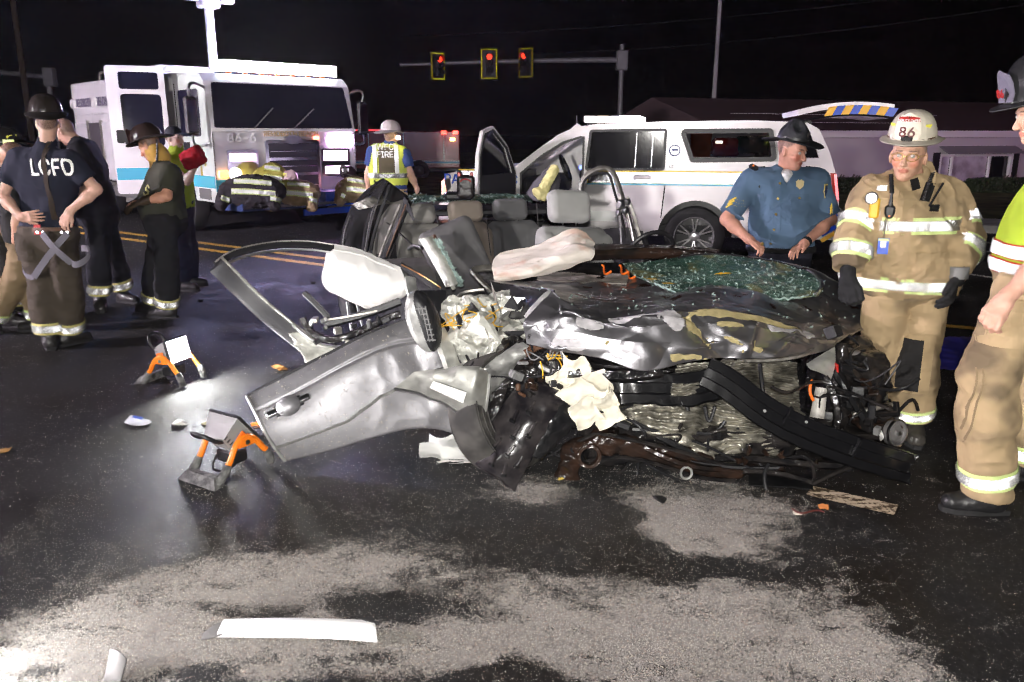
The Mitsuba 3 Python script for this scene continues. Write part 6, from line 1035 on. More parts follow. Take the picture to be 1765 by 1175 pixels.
mat('m_crackglass', mikit.proc(_crack), .18, spec=.7, bump=mikit.proc(lambda p, n, uv: _fx(p.x * 30, p.y * 30, p.z * 30, 3), eps=2e-3), bscale=.007)
for pts, w in (([(668, 314, 6.95), (652, 346, 6.85), (640, 386, 6.75), (632, 432, 6.55)], .006), ([(604, 372, 6.8), (594, 402, 6.72), (590, 440, 6.62), (588, 490, 6.42)], .007), ([(646, 352, 6.7), (634, 400, 6.6), (628, 450, 6.5), (626, 500, 6.3)], .006), ([(612, 356, 6.86), (640, 330, 7.0), (660, 312, 7.1)], .010)): strip(pts, w, 'm_steel', name='bright_edge')
for pts in ([(598, 520, 5.9), (602, 548, 5.85), (606, 570, 5.8)], [(614, 518, 5.9), (620, 545, 5.85), (626, 566, 5.8)]): strip(pts, .012, 'm_steel', name='sill_strip')
# ---- bonnet: a folded sheet, its front face buckled towards the road
dy = (0, .02, .08, .22, .5, .78, 1.15)
X0 = [(905, 592, 4.06), (962, 604, 3.97), (1040, 619, 3.92), (1110, 640, 3.88), (1200, 622, 3.95), (1300, 618, 4.02), (1390, 612, 4.10), (1437, 598, 4.2)]
rows = [X0,
        [(908, 556, 4.08), (966, 568, 3.99), (1040, 582, 3.94), (1110, 590, 3.90), (1200, 588, 3.97), (1300, 586, 4.04), (1385, 590, 4.12), (1441, 592, 4.22)],
        [(930, 522, 4.12), (975, 538, 4.03), (1040, 556, 3.98), (1110, 560, 3.94), (1200, 556, 4.01), (1300, 562, 4.08), (1382, 578, 4.15), (1448, 586, 4.26)],
        [(952, 498, 4.18), (988, 524, 4.09), (1040, 543, 4.04), (1110, 542, 4.00), (1190, 532, 4.07), (1295, 542, 4.14), (1378, 566, 4.21), (1458, 580, 4.33)],
        [(920, 493, 4.48), (985, 508, 4.38), (1050, 522, 4.36), (1130, 520, 4.34), (1215, 512, 4.40), (1320, 522, 4.45), (1405, 545, 4.5), (1482, 568, 4.55)],
        [(880, 487, 4.75), (970, 495, 4.78), (1070, 503, 4.8), (1160, 494, 4.82), (1250, 484, 4.86), (1350, 492, 4.88), (1432, 515, 4.86), (1510, 557, 4.75)],
        [(830, 480, 4.95), (955, 481, 5.15), (1075, 478, 5.25), (1180, 460, 5.35), (1292, 441, 5.45), (1385, 456, 5.4), (1450, 488, 5.25), (1504, 540, 4.95)]]
P = .85 * refine(G(*rows), 150, 280, (1, 2)) + .15 * refine(G(*rows), 150, 280, 1); Pc = crumple(P, .014, 4.2, 12, 2, True); Pc = crumple(Pc, .005, 9, 21, 2, True)
# pinched buckle lines across the face
_pv = P[:100].reshape(-1, 3)
def pick(px, py): d = unit(ray(px, py)); q = _pv - EYE; return _pv[np.argmin(np.linalg.norm(q - (q @ d)[:, None] * d, axis=1))]
def crease(P, a, b, amp, w):
    return P + gnormals(P) * (amp * np.exp(-np.abs(segd(P.reshape(-1, 3), [A(a), A(b)]).reshape(P.shape[:2]) / w) ** 1.15))[..., None]
sB = 1 if gnormals(P)[25, 140] @ A([0, -1, 0]) > 0 else -1
for a, b, am, w in (((905, 560, 4.05), (985, 548, 4.05), .03, .05), ((985, 548, 4.05), (1040, 540, 4.15), -.02, .03), ((960, 598, 3.97), (1225, 598, 3.95), .035, .028), ((1225, 592, 3.95), (1255, 628, 3.98), -.04, .04), ((1180, 540, 4.15), (1250, 625, 3.98), -.022, .03), ((1250, 575, 4.05), (1330, 615, 4.03), .022, .025), ((1300, 560, 4.1), (1285, 605, 4.03), .022, .022), ((1375, 570, 4.25), (1330, 612, 4.05), .025, .03), ((940, 560, 4.05), (970, 530, 4.1), -.03, .02), ((1050, 555, 4.05), (1150, 600, 3.92), -.016, .04), ((1090, 545, 4.1), (1190, 556, 4.05), .018, .02)):
    Pc = crease(Pc, pick(*a[:2]), pick(*b[:2]), am * sB, w)
V = Pc.reshape(-1, 3); col = vcol((V, [[0, 1, 2]]), GREY * 3.0, .18, 22, 5)
n1 = meshkit.fbm(V * 16, 4, 9); n2 = meshkit.fbm(V * 40, 3, 4)
def near_(pts, w): return segd(V, [pick(*q[:2]) for q in pts]) < w * (.35 + 1.3 * n1)
pr = near_([(1185, 545, 4.2), (1200, 565, 4.06), (1225, 590, 3.98), (1252, 622, 3.97)], .038) | near_([(1190, 534, 4.22), (1290, 546, 4.27), (1378, 568, 4.33)], .026) | near_([(1250, 580, 4.05), (1310, 604, 4.03)], .014) | near_([(1160, 615, 3.93), (1230, 618, 3.97)], .022) | near_([(1280, 606, 4.02), (1300, 588, 4.03)], .012) | near_([(1045, 592, 3.92), (1050, 586, 3.92)], .012) | near_([(1240, 558, 4.1), (1280, 560, 4.1)], .014)
lt = near_([(1060, 545, 4.14), (1180, 548, 4.12)], .04) | near_([(1000, 556, 4.08), (1030, 560, 4.05)], .03) | near_([(960, 592, 3.98), (1000, 594, 3.95)], .03) | near_([(1330, 562, 4.2), (1400, 575, 4.3)], .035) | near_([(1150, 552, 4.08), (1165, 560, 4.05)], .03)
pass; col0 = np.where(lt[:, None], A((.30, .29, .30)) * (.9 + .3 * n2[:, None]), col); 
prm, ltm = pr.copy(), lt.copy(); dirt = (meshkit.fbm(V * 11, 4, 31) > .66) & (V[:, 1] > 4.4); col = np.where(dirt[:, None], A((.10, .035, .025)) * (.6 + .8 * n2[:, None]), col)
S = Pc; m0 = thick(S if sB > 0 else S, .004); add(CAR, 'bonnet', m0, 'm_bonnet', smooth=True, color=np.vstack([col, col]), label='buckled bonnet with paint scraped to tan primer')
gv, gf = gridmesh(Pc); on_ = gv + gnormals(Pc).reshape(-1, 3) * (.0016 if sB > 0 else -.0062)
for nm_, mk, cc, mt in (('scraped_primer', prm, (.36, .30, .15), 'm_rough'), ('bared_undercoat', ltm & ~prm, (.40, .385, .40), 'm_satin')):
    ff = gf[mk[gf].all(1)]; q = TM(on_, ff); q.remove_unreferenced_vertices(); add(CAR, nm_, q, mt, smooth=True, color=vcol(q, cc, .45, 30), kind='stuff')
add(CAR, 'bonnet_edge', tube(spline(np.vstack([Pc[148, 38:275:8]]), 60), .006, 6), 'm_silverraw'); add(CAR, 'bonnet_edge', tube(spline(Pc[12:145:10, 277], 40), .007, 6), 'm_alu')
strip([(1285, 622, 3.98), (1340, 620, 4.0), (1385, 612, 4.04), (1400, 604, 4.1)], .013, 'm_alu', name='bonnet_stiffener')
# flap of silver sheet at the right corner
add(CAR, 'bent_flap', panel(G([(1438, 598, 4.16), (1415, 612, 4.12), (1390, 628, 4.08)], [(1438, 625, 4.10), (1418, 630, 4.07), (1394, 634, 4.05)], [(1432, 654, 4.05), (1420, 645, 4.04), (1400, 638, 4.04)]), 16, 16, .006, .012, 8, 3, 2), 'm_silverraw', smooth=30)
add(CAR, 'wing_fold', panel(G([(830, 482, 4.93), (870, 490, 4.78), (930, 498, 4.5), (955, 500, 4.3)], [(850, 520, 4.75), (885, 525, 4.6), (925, 520, 4.4), (948, 510, 4.25)], [(880, 548, 4.5), (900, 548, 4.4), (925, 535, 4.28), (942, 518, 4.2)]), 24, 40, .008, .02, 6, 4, 2), 'm_darkpaint', smooth=30)
add(CAR, 'wing_fold', panel(G([(948, 500, 4.22), (930, 515, 4.2), (905, 545, 4.22)], [(955, 506, 4.2), (940, 525, 4.16), (912, 556, 4.16)]), 8, 20, .008, .01, 8, 2), 'm_silverraw', smooth=30)
# shattered windscreen lying on the bonnet
C = G([(1112, 500, 4.86), (1150, 516, 4.72), (1190, 532, 4.56), (1270, 536, 4.56), (1345, 534, 4.60), (1405, 528, 4.66)], [(1085, 486, 5.02), (1150, 494, 4.95), (1220, 500, 4.88), (1300, 505, 4.82), (1370, 505, 4.84), (1418, 503, 4.86)], [(1075, 470, 5.22), (1140, 462, 5.24), (1215, 452, 5.32), (1290, 458, 5.28), (1350, 468, 5.18), (1390, 480, 5.10)])
P = refine(C, 60, 110, 2) + A([0, 0, .055]); P = crumple(crumple(P, .016, 4.5, 6, 3), .007, 22, 2, 3); add(CAR, 'windscreen', thick(P, .006), 'm_crackglass', smooth=25, label='shattered windscreen lying crumpled on the bonnet')
add(CAR, 'windscreen_edge', tube([P[1, j] + A([0, 0, .006]) + rng.normal(0, .004, 3) for j in range(8, 104, 2)], .007, 5), 'm_crumb'); add(CAR, 'windscreen_seal', tube([P[i, 107] + A([0, 0, .008]) for i in range(2, 58, 3)], .013, 6), 'm_steel'); add(CAR, 'windscreen_seal', tube([P[58, j] + A([0, 0, .004]) for j in range(30, 108, 4)], .010, 6), 'm_black')
_m = []
for i in range(600):
    p = P[rng.integers(0, 60), rng.integers(0, 110)]; _m.append(hull(p + A([0, 0, .008]) + rng.normal(0, .0055, (4, 3))))
for i in range(170): p = V[rng.integers(75 * 280, len(V))]; _m.append(hull(p + A([0, 0, .006]) + rng.normal(0, .005, (4, 3))))
add(CAR, 'glass_crumbs', cat(_m), 'm_crumb', smooth=False, kind='stuff')
for (px, py, Y) in ((1242, 484, 4.97), (1116, 494, 4.9), (1150, 502, 4.8), (1205, 480, 5.1)): q = at(px, py, Y) + A([0, 0, .05]); add(CAR, 'leaf_scrap', hull(q + rng.normal(0, .022, (6, 3)) * (1.6, 1, .15)), 'm_yellow', smooth=False)
# ---- front end: engine lump, radiators, beams, subframe
def lump(c, r, seed, amp=.05, fr=9, h=.014, mt='m_wet_black', name='engine_block', R=None, sm=True):
    c = A(c); g = lambda P: rbox(P, c, r, min(r) * .5, R) - amp * (meshkit.fbm(P * fr + seed * 5, 4, seed) - .5) * 2; r = A(r, float); e = np.linalg.norm(r) + amp; return add(CAR, name, snets(g, c - e, c + e, h), mt, smooth=30)
lump(car(.0, .62, .40), (.72, .30, .24), 3, .08, 6, .018, R=RC); lump(at(905, 650, 4.35), (.16, .2, .22), 5, .07, 9, .012); lump(at(1460, 660, 4.35), (.17, .18, .22), 6, .08, 9, .012); lump(at(1180, 760, 4.1), (.55, .12, .10), 8, .06, 8, .014); lump(at(1010, 640, 4.15), (.14, .1, .07), 9, .05, 12, .010)
def core(rows, name, nl, seed, amp=.05, fr=4, depth=.012, n=(90, 110), mt='m_fins', warp=.5):
    """A buckled radiator: rows of fins over a crumpled sheet."""
    P = refine(G(*rows), *n, 2); P = crumple(P, amp, fr, seed, 3, True); N = gnormals(P); u = np.linspace(0, 1, n[0])[:, None]
    w = u * nl + warp * (meshkit.fbm(P * 6 + seed, 3, seed) - .5) * 6; P = P + N * (depth * np.abs(np.sin(w * math.pi)) + .006 * meshkit.noise(P * 90))[..., None]; return add(CAR, name, thick(P, .02), mt, smooth=False)
core([[(1062, 700, 4.14), (1150, 690, 4.12), (1235, 690, 4.12), (1330, 716, 4.1)], [(1075, 730, 4.1), (1160, 725, 4.02), (1240, 735, 4.04), (1350, 742, 4.06)], [(1085, 765, 4.08), (1170, 782, 4.04), (1260, 792, 4.02), (1365, 760, 4.06)]], 'radiator', 12, 3, .06, depth=.017)
core([[(1228, 628, 4.2), (1290, 622, 4.22), (1368, 626, 4.24)], [(1250, 660, 4.16), (1305, 660, 4.18), (1372, 668, 4.2)], [(1290, 690, 4.14), (1330, 700, 4.15), (1374, 710, 4.16)]], 'condenser', 13, 5, .025, 4, .014)
core([[(1170, 630, 4.05), (1215, 628, 4.04), (1255, 626, 4.04)], [(1160, 655, 4.0), (1195, 650, 4.0), (1225, 645, 4.02)], [(1158, 676, 3.97), (1178, 682, 3.96), (1190, 676, 3.98)]], 'torn_fins', 9, 7, .02, 5, .012, (70, 40))
core([[(1275, 690, 4.10), (1340, 705, 4.1), (1385, 720, 4.1)], [(1270, 740, 4.06), (1330, 750, 4.05), (1372, 762, 4.06)]], 'condenser', 9, 9, .04, 6, .015, (70, 60))
def beam(pts, w, d, mt, name, n=50, amp=.006, seed=1, sm=30, up=(0, 0, 1)):
    """A pressed channel beam through pixel points."""
    P = spline([at(*q) for q in pts], n); s = A([(-1, -1), (-.92, -.55), (-.38, -.62), (-.30, -.2), (.30, -.2), (.38, -.62), (.92, -.55), (1, -1), (1, 1), (-1, 1)]) * A([1, d / w])
    m = tube(P, w, sect=s, upv=up); v, f = arr(m); v = v + (meshkit.fbm(v * 14 + seed, 3, seed) - .5)[:, None] * amp * 2; return add(CAR, name, TM(v, f), mt, smooth=25)
bb = beam([(1215, 640, 3.98), (1262, 668, 3.94), (1310, 704, 3.90), (1370, 738, 3.86), (1440, 766, 3.83), (1510, 790, 3.82), (1566, 806, 3.84)], .078, .05, 'm_beam', 'bumper_beam', amp=.004, seed=4, up=(0, -1, .2))
for t in (.33, .74): q = at(1262 + t * 290, 672 + t * 135, 3.80); add(CAR, 'beam_rib', box(q, (.016, .02, .10), RY(22), .003), 'm_beam')
for px, py in ((1318, 708), (1390, 727)): add(CAR, 'bolt', cyl(at(px, py, 3.81), at(px, py, 3.79), .008, 8), 'm_gray')
beam([(955, 655, 4.06), (1030, 664, 4.02), (1110, 668, 3.98), (1190, 668, 3.98), (1250, 650, 4.02)], .085, .05, 'm_bumper', 'cross_member', amp=.014, seed=6, up=(0, -1, .2)); beam([(975, 630, 4.1), (1060, 640, 4.06), (1150, 650, 4.02), (1220, 668, 4.0), (1280, 690, 4.0)], .035, .03, 'm_wet_black', 'cross_member', seed=9, up=(0, -1, .2))
strip([(980, 640, 4.0), (1060, 648, 3.98), (1140, 640, 3.98)], .05, 'm_wet_black', name='cover')
P = spline([at(980, 815, 4.0), at(990, 780, 4.0), at(1030, 765, 3.98), at(1090, 770, 3.96), at(1150, 785, 3.96), at(1220, 805, 3.96), at(1300, 808, 4.0)], 40); sub_r = np.interp(np.linspace(0, 1, 40), [0, .2, .4, .7, 1], [.05, .075, .05, .06, .03])
g = lambda Q: np.min([cap(Q, P[i], P[i + 1], sub_r[i], sub_r[i + 1]) for i in range(0, 39, 1)], axis=0) - .05 * (meshkit.fbm(Q * 11, 4, 3) - .5) * 2
gh = lambda Q: smax(smax(g(Q), np.abs(Q[:, 1] - 3.97 + .10 * (Q[:, 2] - .1)) - .042, .012), -cap(Q, at(1015, 785, 3.8), at(1015, 785, 4.2), .045), .01); m = snets(gh, P.min(0) - .15, P.max(0) + .15, .010); add(CAR, 'subframe', m, 'm_rust_black', smooth=30)
for dz, nn_ in ((1, 'subframe_flange'), (-1, 'subframe_flange')): add(CAR, nn_, tube(P[2:38:3] + np.stack([0 * sub_r, 0 * sub_r - .035, dz * sub_r * .95], 1)[2:38:3], .011, 6), 'm_wet_black')
add(CAR, 'mount_ring', xf(lathe([(.045, -.03), (.06, -.03), (.062, .03), (.045, .03)], 24, closed=True), RX(80), at(1015, 785, 3.92)), 'm_rust_black'); a = np.linspace(0, 2 * math.pi, 22); add(CAR, 'tow_ring', tube([at(1183, 815, 3.88) + A([.028 * math.cos(t), 0, .032 * math.sin(t)]) for t in a], .007, 6), 'm_silverraw')
for pts, w, mt in (([(1110, 770, 3.94), (1180, 800, 3.9), (1240, 808, 3.92)], .022, 'm_rust_black'), ([(1230, 790, 3.96), (1320, 792, 3.96), (1400, 800, 3.95), (1470, 802, 3.95)], .030, 'm_wet_black'), ([(1280, 812, 3.92), (1360, 820, 3.9), (1400, 832, 3.88)], .022, 'm_wet_black'), ([(1400, 834, 3.86), (1440, 815, 3.88), (1482, 800, 3.9)], .016, 'm_wet_black'), ([(1190, 796, 3.93), (1280, 806, 3.93), (1345, 806, 3.92)], .014, 'm_black'), ([(1130, 750, 3.98), (1165, 768, 3.96), (1205, 790, 3.95)], .028, 'm_bumper'), ([(1090, 740, 4.0), (1150, 745, 3.98), (1200, 752, 3.98)], .016, 'm_black')): strip(pts, w, mt, name='lower_bar')
add(CAR, 'undertray', panel(G([(1290, 838, 3.86), (1350, 840, 3.84), (1405, 846, 3.82)], [(1290, 815, 4.0), (1350, 816, 4.0), (1405, 820, 4.0)]), 14, 20, .006, .01, 7, 2), 'm_bumper', smooth=30)
# cream scraps of torn insulation
for px, py, Y, w, s in ((985, 650, 3.95, .08, 1), (1000, 690, 3.9, .10, 2), (1010, 715, 3.88, .07, 3), (1045, 706, 3.9, .08, 4), (965, 660, 3.98, .05, 5), (1028, 668, 3.92, .07, 6)):
    c = at(px, py, Y); a_ = rng.uniform(-.6, .6); ux = A([math.cos(a_), 0, math.sin(a_)]); uz = A([-math.sin(a_), -.3, math.cos(a_)]); S = np.array([[c + ux * w * x + uz * w * z_ * 1.2 for x in (-1, -.3, .4, 1)] for z_ in (-1, -.3, .4, 1)]) + rng.normal(0, w * .14, (4, 4, 3)); P_ = crumple(refine(S, 30, 30, 2), .013, 13, s, 3, True); m = thick(P_, .004); add(CAR, 'torn_insulation', m, 'm_rough', smooth=25, color=vcol(m, (.74, .70, .58), .25, 22, s))
# hoses, wires, bracketry
R_ = np.random.default_rng(5)
for i in range(64):
    if i % 5 in (2, 4) and i % 2: continue
    px, py = R_.choice([(930, 665, 50, 60), (1080, 730, 90, 40), (1440, 690, 70, 60), (1230, 770, 160, 28), (1480, 640, 40, 60)]) if False else [(930, 665, 50, 60), (1080, 735, 90, 36), (1440, 690, 60, 50), (1230, 775, 160, 24), (1475, 650, 36, 50)][i % 5][:2]; sx, sy = [(50, 60), (90, 36), (60, 50), (160, 24), (36, 50)][i % 5]
    q = at(px + R_.normal() * sx * .6, py + R_.normal() * sy * .6, R_.uniform(3.94, 4.14)); st = R_.normal(0, .09, 3) * (1, .5, .7); add(CAR, 'hose', tube([q, q + st, q + st * 1.6 + R_.normal(0, .05, 3), q + st * 2.2 + R_.normal(0, .06, 3)], R_.uniform(.004, .010), 7, 14), ['m_wet_black', 'm_black', 'm_wet_black', 'm_black', 'm_black'][int(R_.integers(0, 5))])
for i in range(70):
    px, py, sx, sy = [(925, 670, 36, 40), (1090, 745, 80, 20), (1450, 670, 50, 50), (1200, 790, 150, 10), (1500, 700, 36, 26)][i % 5]; q = at(px + R_.normal() * sx, py + R_.normal() * sy, R_.uniform(3.95, 4.15)); add(CAR, 'bracket', box(q, R_.uniform(.015, .085, 3), RZ(R_.uniform(0, 180)) @ RX(R_.uniform(0, 180)), .005), ['m_wet_black', 'm_bumper', 'm_rust_black', 'm_black', 'm_gray', 'm_wet_black', 'm_wet_black', 'm_black'][i % 8])
for pts, r, mt in (([(1178, 690, 4.0), (1182, 725, 3.98), (1165, 742, 3.97), (1120, 740, 3.97), (1090, 725, 3.98)], .011, 'm_black'), ([(1215, 700, 3.99), (1222, 725, 3.98), (1232, 700, 3.98)], .010, 'm_black'), ([(1200, 745, 3.97), (1235, 742, 3.97), (1250, 725, 3.98)], .010, 'm_black'), ([(1310, 628, 4.1), (1316, 680, 4.0), (1326, 730, 3.96)], .012, 'm_black'), ([(1265, 625, 4.05), (1250, 650, 4.0), (1230, 676, 3.97)], .008, 'm_alu'), ([(940, 620, 4.1), (935, 660, 4.02), (950, 700, 3.98), (940, 720, 3.96)], .006, 'm_black'), ([(1400, 655, 4.0), (1396, 670, 3.98), (1402, 690, 3.97)], .008, 'm_orange'), ([(1325, 800, 3.92), (1318, 830, 3.86), (1330, 860, 3.80), (1365, 880, 3.70)], .010, 'm_black')):
    add(CAR, 'hose', tube([at(*q) for q in pts], r, 8, 24), mt)
for i in range(14): q = at(930 + R_.uniform(0, 40), 610 + R_.uniform(0, 14), 4.0); add(CAR, 'wire', tube([q, q + R_.normal(0, .03, 3), q + R_.normal(0, .05, 3)], .004, 5, 8), ['m_yellow', 'm_gray', 'm_black'][i % 3])
# hanging wheel-arch liner and bumper cover at the left
C = G([(905, 655, 4.02), (938, 662, 3.97), (975, 680, 3.96)], [(872, 690, 3.96), (915, 702, 3.88), (962, 712, 3.90)], [(838, 745, 3.92), (885, 760, 3.80), (930, 768, 3.84)], [(812, 785, 3.92), (856, 805, 3.80), (905, 812, 3.82)], [(840, 812, 3.82), (868, 830, 3.79), (888, 848, 3.79)])
P = crumple(refine(C, 60, 44, 2), .014, 8, 2, 3); NP = gnormals(P); s0 = 1 if NP[30, 22] @ A([0, -1, 0]) > 0 else -1; k = add(CAR, 'wheel_arch_liner', thick(P, .006), 'm_liner', smooth=30)
for i, j, a in ((20, 14, 0), (26, 20, 0), (32, 12, 0), (34, 24, 0), (40, 18, 0), (24, 30, 0), (44, 28, 0), (15, 22, 0), (38, 34, 0)):
    e1, e3 = unit(P[i + 4, j] - P[i, j]), s0 * NP[i, j]; Rr = np.stack([e1, np.cross(e3, e1), e3], 1); add(k, 'rib', box(P[i, j] + e3 * .008, (R_.uniform(.05, .10), .016, .016), Rr, .004), 'm_liner'); add(k, 'clip', box(P[i, j] + e3 * .010 + e1 * .03, (.018, .03, .02), Rr, .004), 'm_bumper')
C = G([(960, 680, 3.94), (985, 700, 3.92), (1005, 712, 3.94)], [(935, 735, 3.86), (960, 750, 3.86), (975, 752, 3.9)], [(905, 780, 3.84), (925, 790, 3.82), (935, 792, 3.86)]); P = crumple(refine(C, 30, 24, 2), .02, 10, 5); add(CAR, 'liner_bracket', thick(P, .008), 'm_bumper', smooth=25)
for i in range(8): q = at(905 + R_.uniform(-15, 60), 665 + R_.uniform(-14, 16), 3.93); add(CAR, 'scorched_clip', box(q, R_.uniform(.012, .04, 3), RZ(R_.uniform(0, 90)) @ RY(R_.uniform(0, 90)), .006), ['m_rust_black', 'm_wet_black', 'm_brown'][i % 3])
strip([(880, 610, 4.2), (868, 660, 4.1), (848, 720, 4.02), (838, 760, 3.98)], .03, 'm_wet_black', name='arch_edge'); strip([(905, 610, 4.1), (945, 595, 4.12), (960, 612, 4.05)], .03, 'm_brown', name='wing_stay'); strip([(930, 630, 4.05), (955, 640, 4.02), (945, 610, 4.05)], .02, 'm_silverraw', name='wing_stay')
# right corner: lamp remains, bottles, pulley
add(CAR, 'washer_bottle', cyl(at(1408, 720, 4.02), at(1416, 668, 4.06), .038, 16, .030), 'm_bottle'); add(CAR, 'coolant_tank', snets(lambda Q: rbox(Q, at(1462, 632, 4.28), (.055, .06, .10), .02, RY(4)), at(1462, 632, 4.28) - .18, at(1462, 632, 4.28) + .18, .01), 'm_gray2', smooth=30)
for pts, w, mt in (([(1440, 640, 4.1), (1465, 680, 4.02), (1490, 720, 3.98)], .03, 'm_bumper'), ([(1500, 610, 4.3), (1512, 650, 4.2), (1508, 700, 4.1)], .03, 'm_bumper'), ([(1420, 650, 4.05), (1440, 700, 4.0), (1440, 740, 3.98)], .028, 'm_wet_black'), ([(1505, 600, 4.4), (1520, 640, 4.3), (1526, 690, 4.2)], .012, 'm_alu'), ([(1470, 715, 4.0), (1500, 706, 4.0), (1535, 698, 4.02)], .020, 'm_alu')): strip(pts, w, mt, name='lamp_bracket')
for px, py, s in ((1500, 705, (.22, .16, .03)), (1510, 728, (.24, .14, .03)), (1490, 745, (.2, .12, .03)), (1470, 690, (.1, .1, .05))): add(CAR, 'battery_tray', box(at(px, py, 4.08), s, RZ(R_.uniform(-20, 20)) @ RX(R_.uniform(-8, 8)), .008), ['m_bumper', 'm_rust_black', 'm_wet_black'][px % 3])
add(CAR, 'red_lamp_piece', box(at(1442, 640, 4.08), (.012, .04, .09), RY(-8), .004), 'm_red')
pc = at(1544, 746, 4.0); Rp = frame(unit(A([.5, -1, .15]))); k = add(CAR, 'pulley', xf(lathe([(.0, .012), (.016, .016), (.02, .006), (.05, .004), (.055, .014), (.066, .016), (.072, .0), (.066, -.03), (0, -.03)], 28), Rp, pc), 'm_gray2'); add(k, 'rim_ring', xf(lathe([(.066, .014), (.072, .018), (.076, .010), (.072, -.0)], 28, closed=True), Rp, pc), 'm_chrome'); add(k, 'hub_bolt', xf(lathe([(0, .03), (.010, .028), (.012, .014)], 8), Rp, pc), 'm_steel')
add(CAR, 'white_clip', hull(at(1520, 748, 3.96) + R_.normal(0, .02, (7, 3)) * (.6, .5, 1.2)), 'm_whiteplain')
for i in range(10): q = at(1330 + R_.uniform(-60, 100), 790 + R_.uniform(-14, 20), 3.90); add(CAR, 'rusty_scrap', hull(q + R_.normal(0, .014, (6, 3))), 'm_rust_black', smooth=False)
mat('m_bumper', mottled((.006, .006, .007), (.015, .015, .016), 9), .17, spec=.5, bump=P_grime, bscale=.0012); mat('m_liner', mottled((.009, .008, .010), (.034, .03, .031), 18), .22, spec=.55); mat('m_bottle', (.48, .46, .42), .5); mat('m_gray2', (.13, .125, .125), .45)

# granules and droplets spattered on the torn door
_m = []
for i in range(1300):
    a, b = int(59 * rng.random() ** .7), int(rng.integers(0, 89)); q = DP[a, b] + sN * DN[a, b] * .003 + rng.normal(0, .006, 3); _m.append(hull(q + rng.normal(0, .0030, (4, 3))))
add(D, 'spattered_granules', cat(_m), 'm_grit', smooth=False, kind='stuff'); mat('m_grit', (.42, .38, .33), .8)
# ---- the trooper leaning on the far side of the wreck
k = thing('person', 'officer in blue short-sleeved shirt and dark wide-brimmed hat with both hands on the wreck', 'person')
J = stand(1.98, 6.12, 1.82, -100, lean=4)
J.update(ls=at(1410, 312, 6.12), rs=at(1293, 312, 6.10), le=at(1431, 378, 6.10), lw=at(1386, 420, 5.82), re=at(1252, 378, 6.02), rw=at(1290, 412, 5.78), hd=at(1365, 260, 6.05), nk=at(1352, 302, 6.12))
J['ch'] = at(1352, 336, 6.12); J['pel'] = at(1345, 432, 6.2); J['hf'] = dircos(-52, -12); J['hu'] = Z; J['hs'] = 1.06
for s, dx in (('l', .12), ('r', -.12)): J[s + 'h'] = J['pel'] + A([dx, 0, -.02]); J[s + 'k'] = J['pel'] + A([dx, 0, -.45]); J[s + 'a'] = A([J['pel'][0] + dx, 6.2, .09])
hl = hand_sdf(J['lw'], at(1352, 440, 5.70) - J['lw'], A([0.1, -.2, -1]), 1, curl=(18, 22, 16)); hr = hand_sdf(J['rw'], at(1322, 428, 5.66) - J['rw'], A([0, -.2, -1]), -1, curl=(22, 40, 30), thumb=25)
body(k, J, [('l', *hl), ('r', *hr)], tone=(.50, .25, .18), hair=(.09, .06, .05), h=.02, hh=.0055); eyes(k, J)
BLU = A((.078, .128, .200)); tor = torso_sdf(J, .016, belly=.11, w=1.5); am = {s: cuff_arm(J, s, .022, .026, 0, 1.15, sleeve=.86) for s in 'lr'}
belt = zpy(428, 6.0)
def sf(P):
    d = smax(smin(smin(tor(P), am['l'](P), .05), am['r'](P), .05), belt - P[:, 2], .01); n = unit(J['hd'] - J['nk']); d = smax(d, -cap(P, J['nk'] + n * .07, J['nk'] + n * .3, .075, .10), .01)
    return smax(d, -cap(P, J['nk'] + J['f'] * .10 + Z * .03, J['nk'] + J['f'] * .16 - Z * .08, .045, .008), .006)
pts = [J[x] for x in ('pel', 'nk', 'ls', 'rs', 'le', 're')]
sg = cloth(k, 'shirt', sf, *bounds(pts, (.3, .3, .2)), .0085, BLU, seed=11, fold=(.008, 5.0, (1, 1, .7)))
tg = lambda P: smax(tor(P), belt - .1 - P[:, 2], .01) - wrinkle(P, .008, 5.0, 11, (1, 1, .7))
F_, L_ = J['f'], J['l']
def stk(name, px, py, sh, col, mt='m_cloth', f=tg, n=None, Y=5.95, u=None, par=k, sub=.025, **kw):
    m = wrap(f, sh, at(px, py, Y), L_ if u is None else u, Z, F_ if n is None else n, sub=sub); return add(par, name, m, mt, smooth=False, color=vcol(m, col, .1, 20), **kw)
stk('placket', 1337, 368, slab(.05, .52, .004), BLU * .95)
for px, py in ((1345, 316), (1341, 342), (1336, 368), (1332, 394), (1328, 420)):
    m = wrap(tg, cyl((0, 0, 0), (0, 0, .005), .0085, 10), at(px, py, 5.95), L_, Z, F_, off=.005); add(k, 'button', m, 'm_gold')
for px, sx in ((1300, -1), (1378, 1)):
    kk = stk('chest_pocket', px, 356, slab(.135, .15, .005), BLU * .92); stk('flap', px, 340, slab(.14, .05, .009), BLU * .85, par=kk)
    m = wrap(tg, cyl((0, 0, 0), (0, 0, .005), .0085, 10), at(px, 341, 5.95), L_, Z, F_, off=.010); add(kk, 'button', m, 'm_gold')
stk('badge', 1380, 318, ext(Polygon([(0, -.035), (.026, -.012), (.03, .02), (.012, .034), (0, .03), (-.012, .034), (-.03, .02), (-.026, -.012)]), .006), (.55, .45, .25), 'm_gloss'); stk('name_tag', 1303, 322, slab(.065, .014, .004), (.02, .02, .02), 'm_gloss')
nl = unit(L_ + F_ * .5); nr = unit(-L_ + F_ * .5); ga = {s: (lambda P, s=s: am[s](P) - wrinkle(P, .008, 5.0, 11, (1, 1, .7))) for s in 'lr'}
sh_ = Polygon([(-.035, .05), (.035, .05), (.04, 0), (0, -.05), (-.04, 0)])
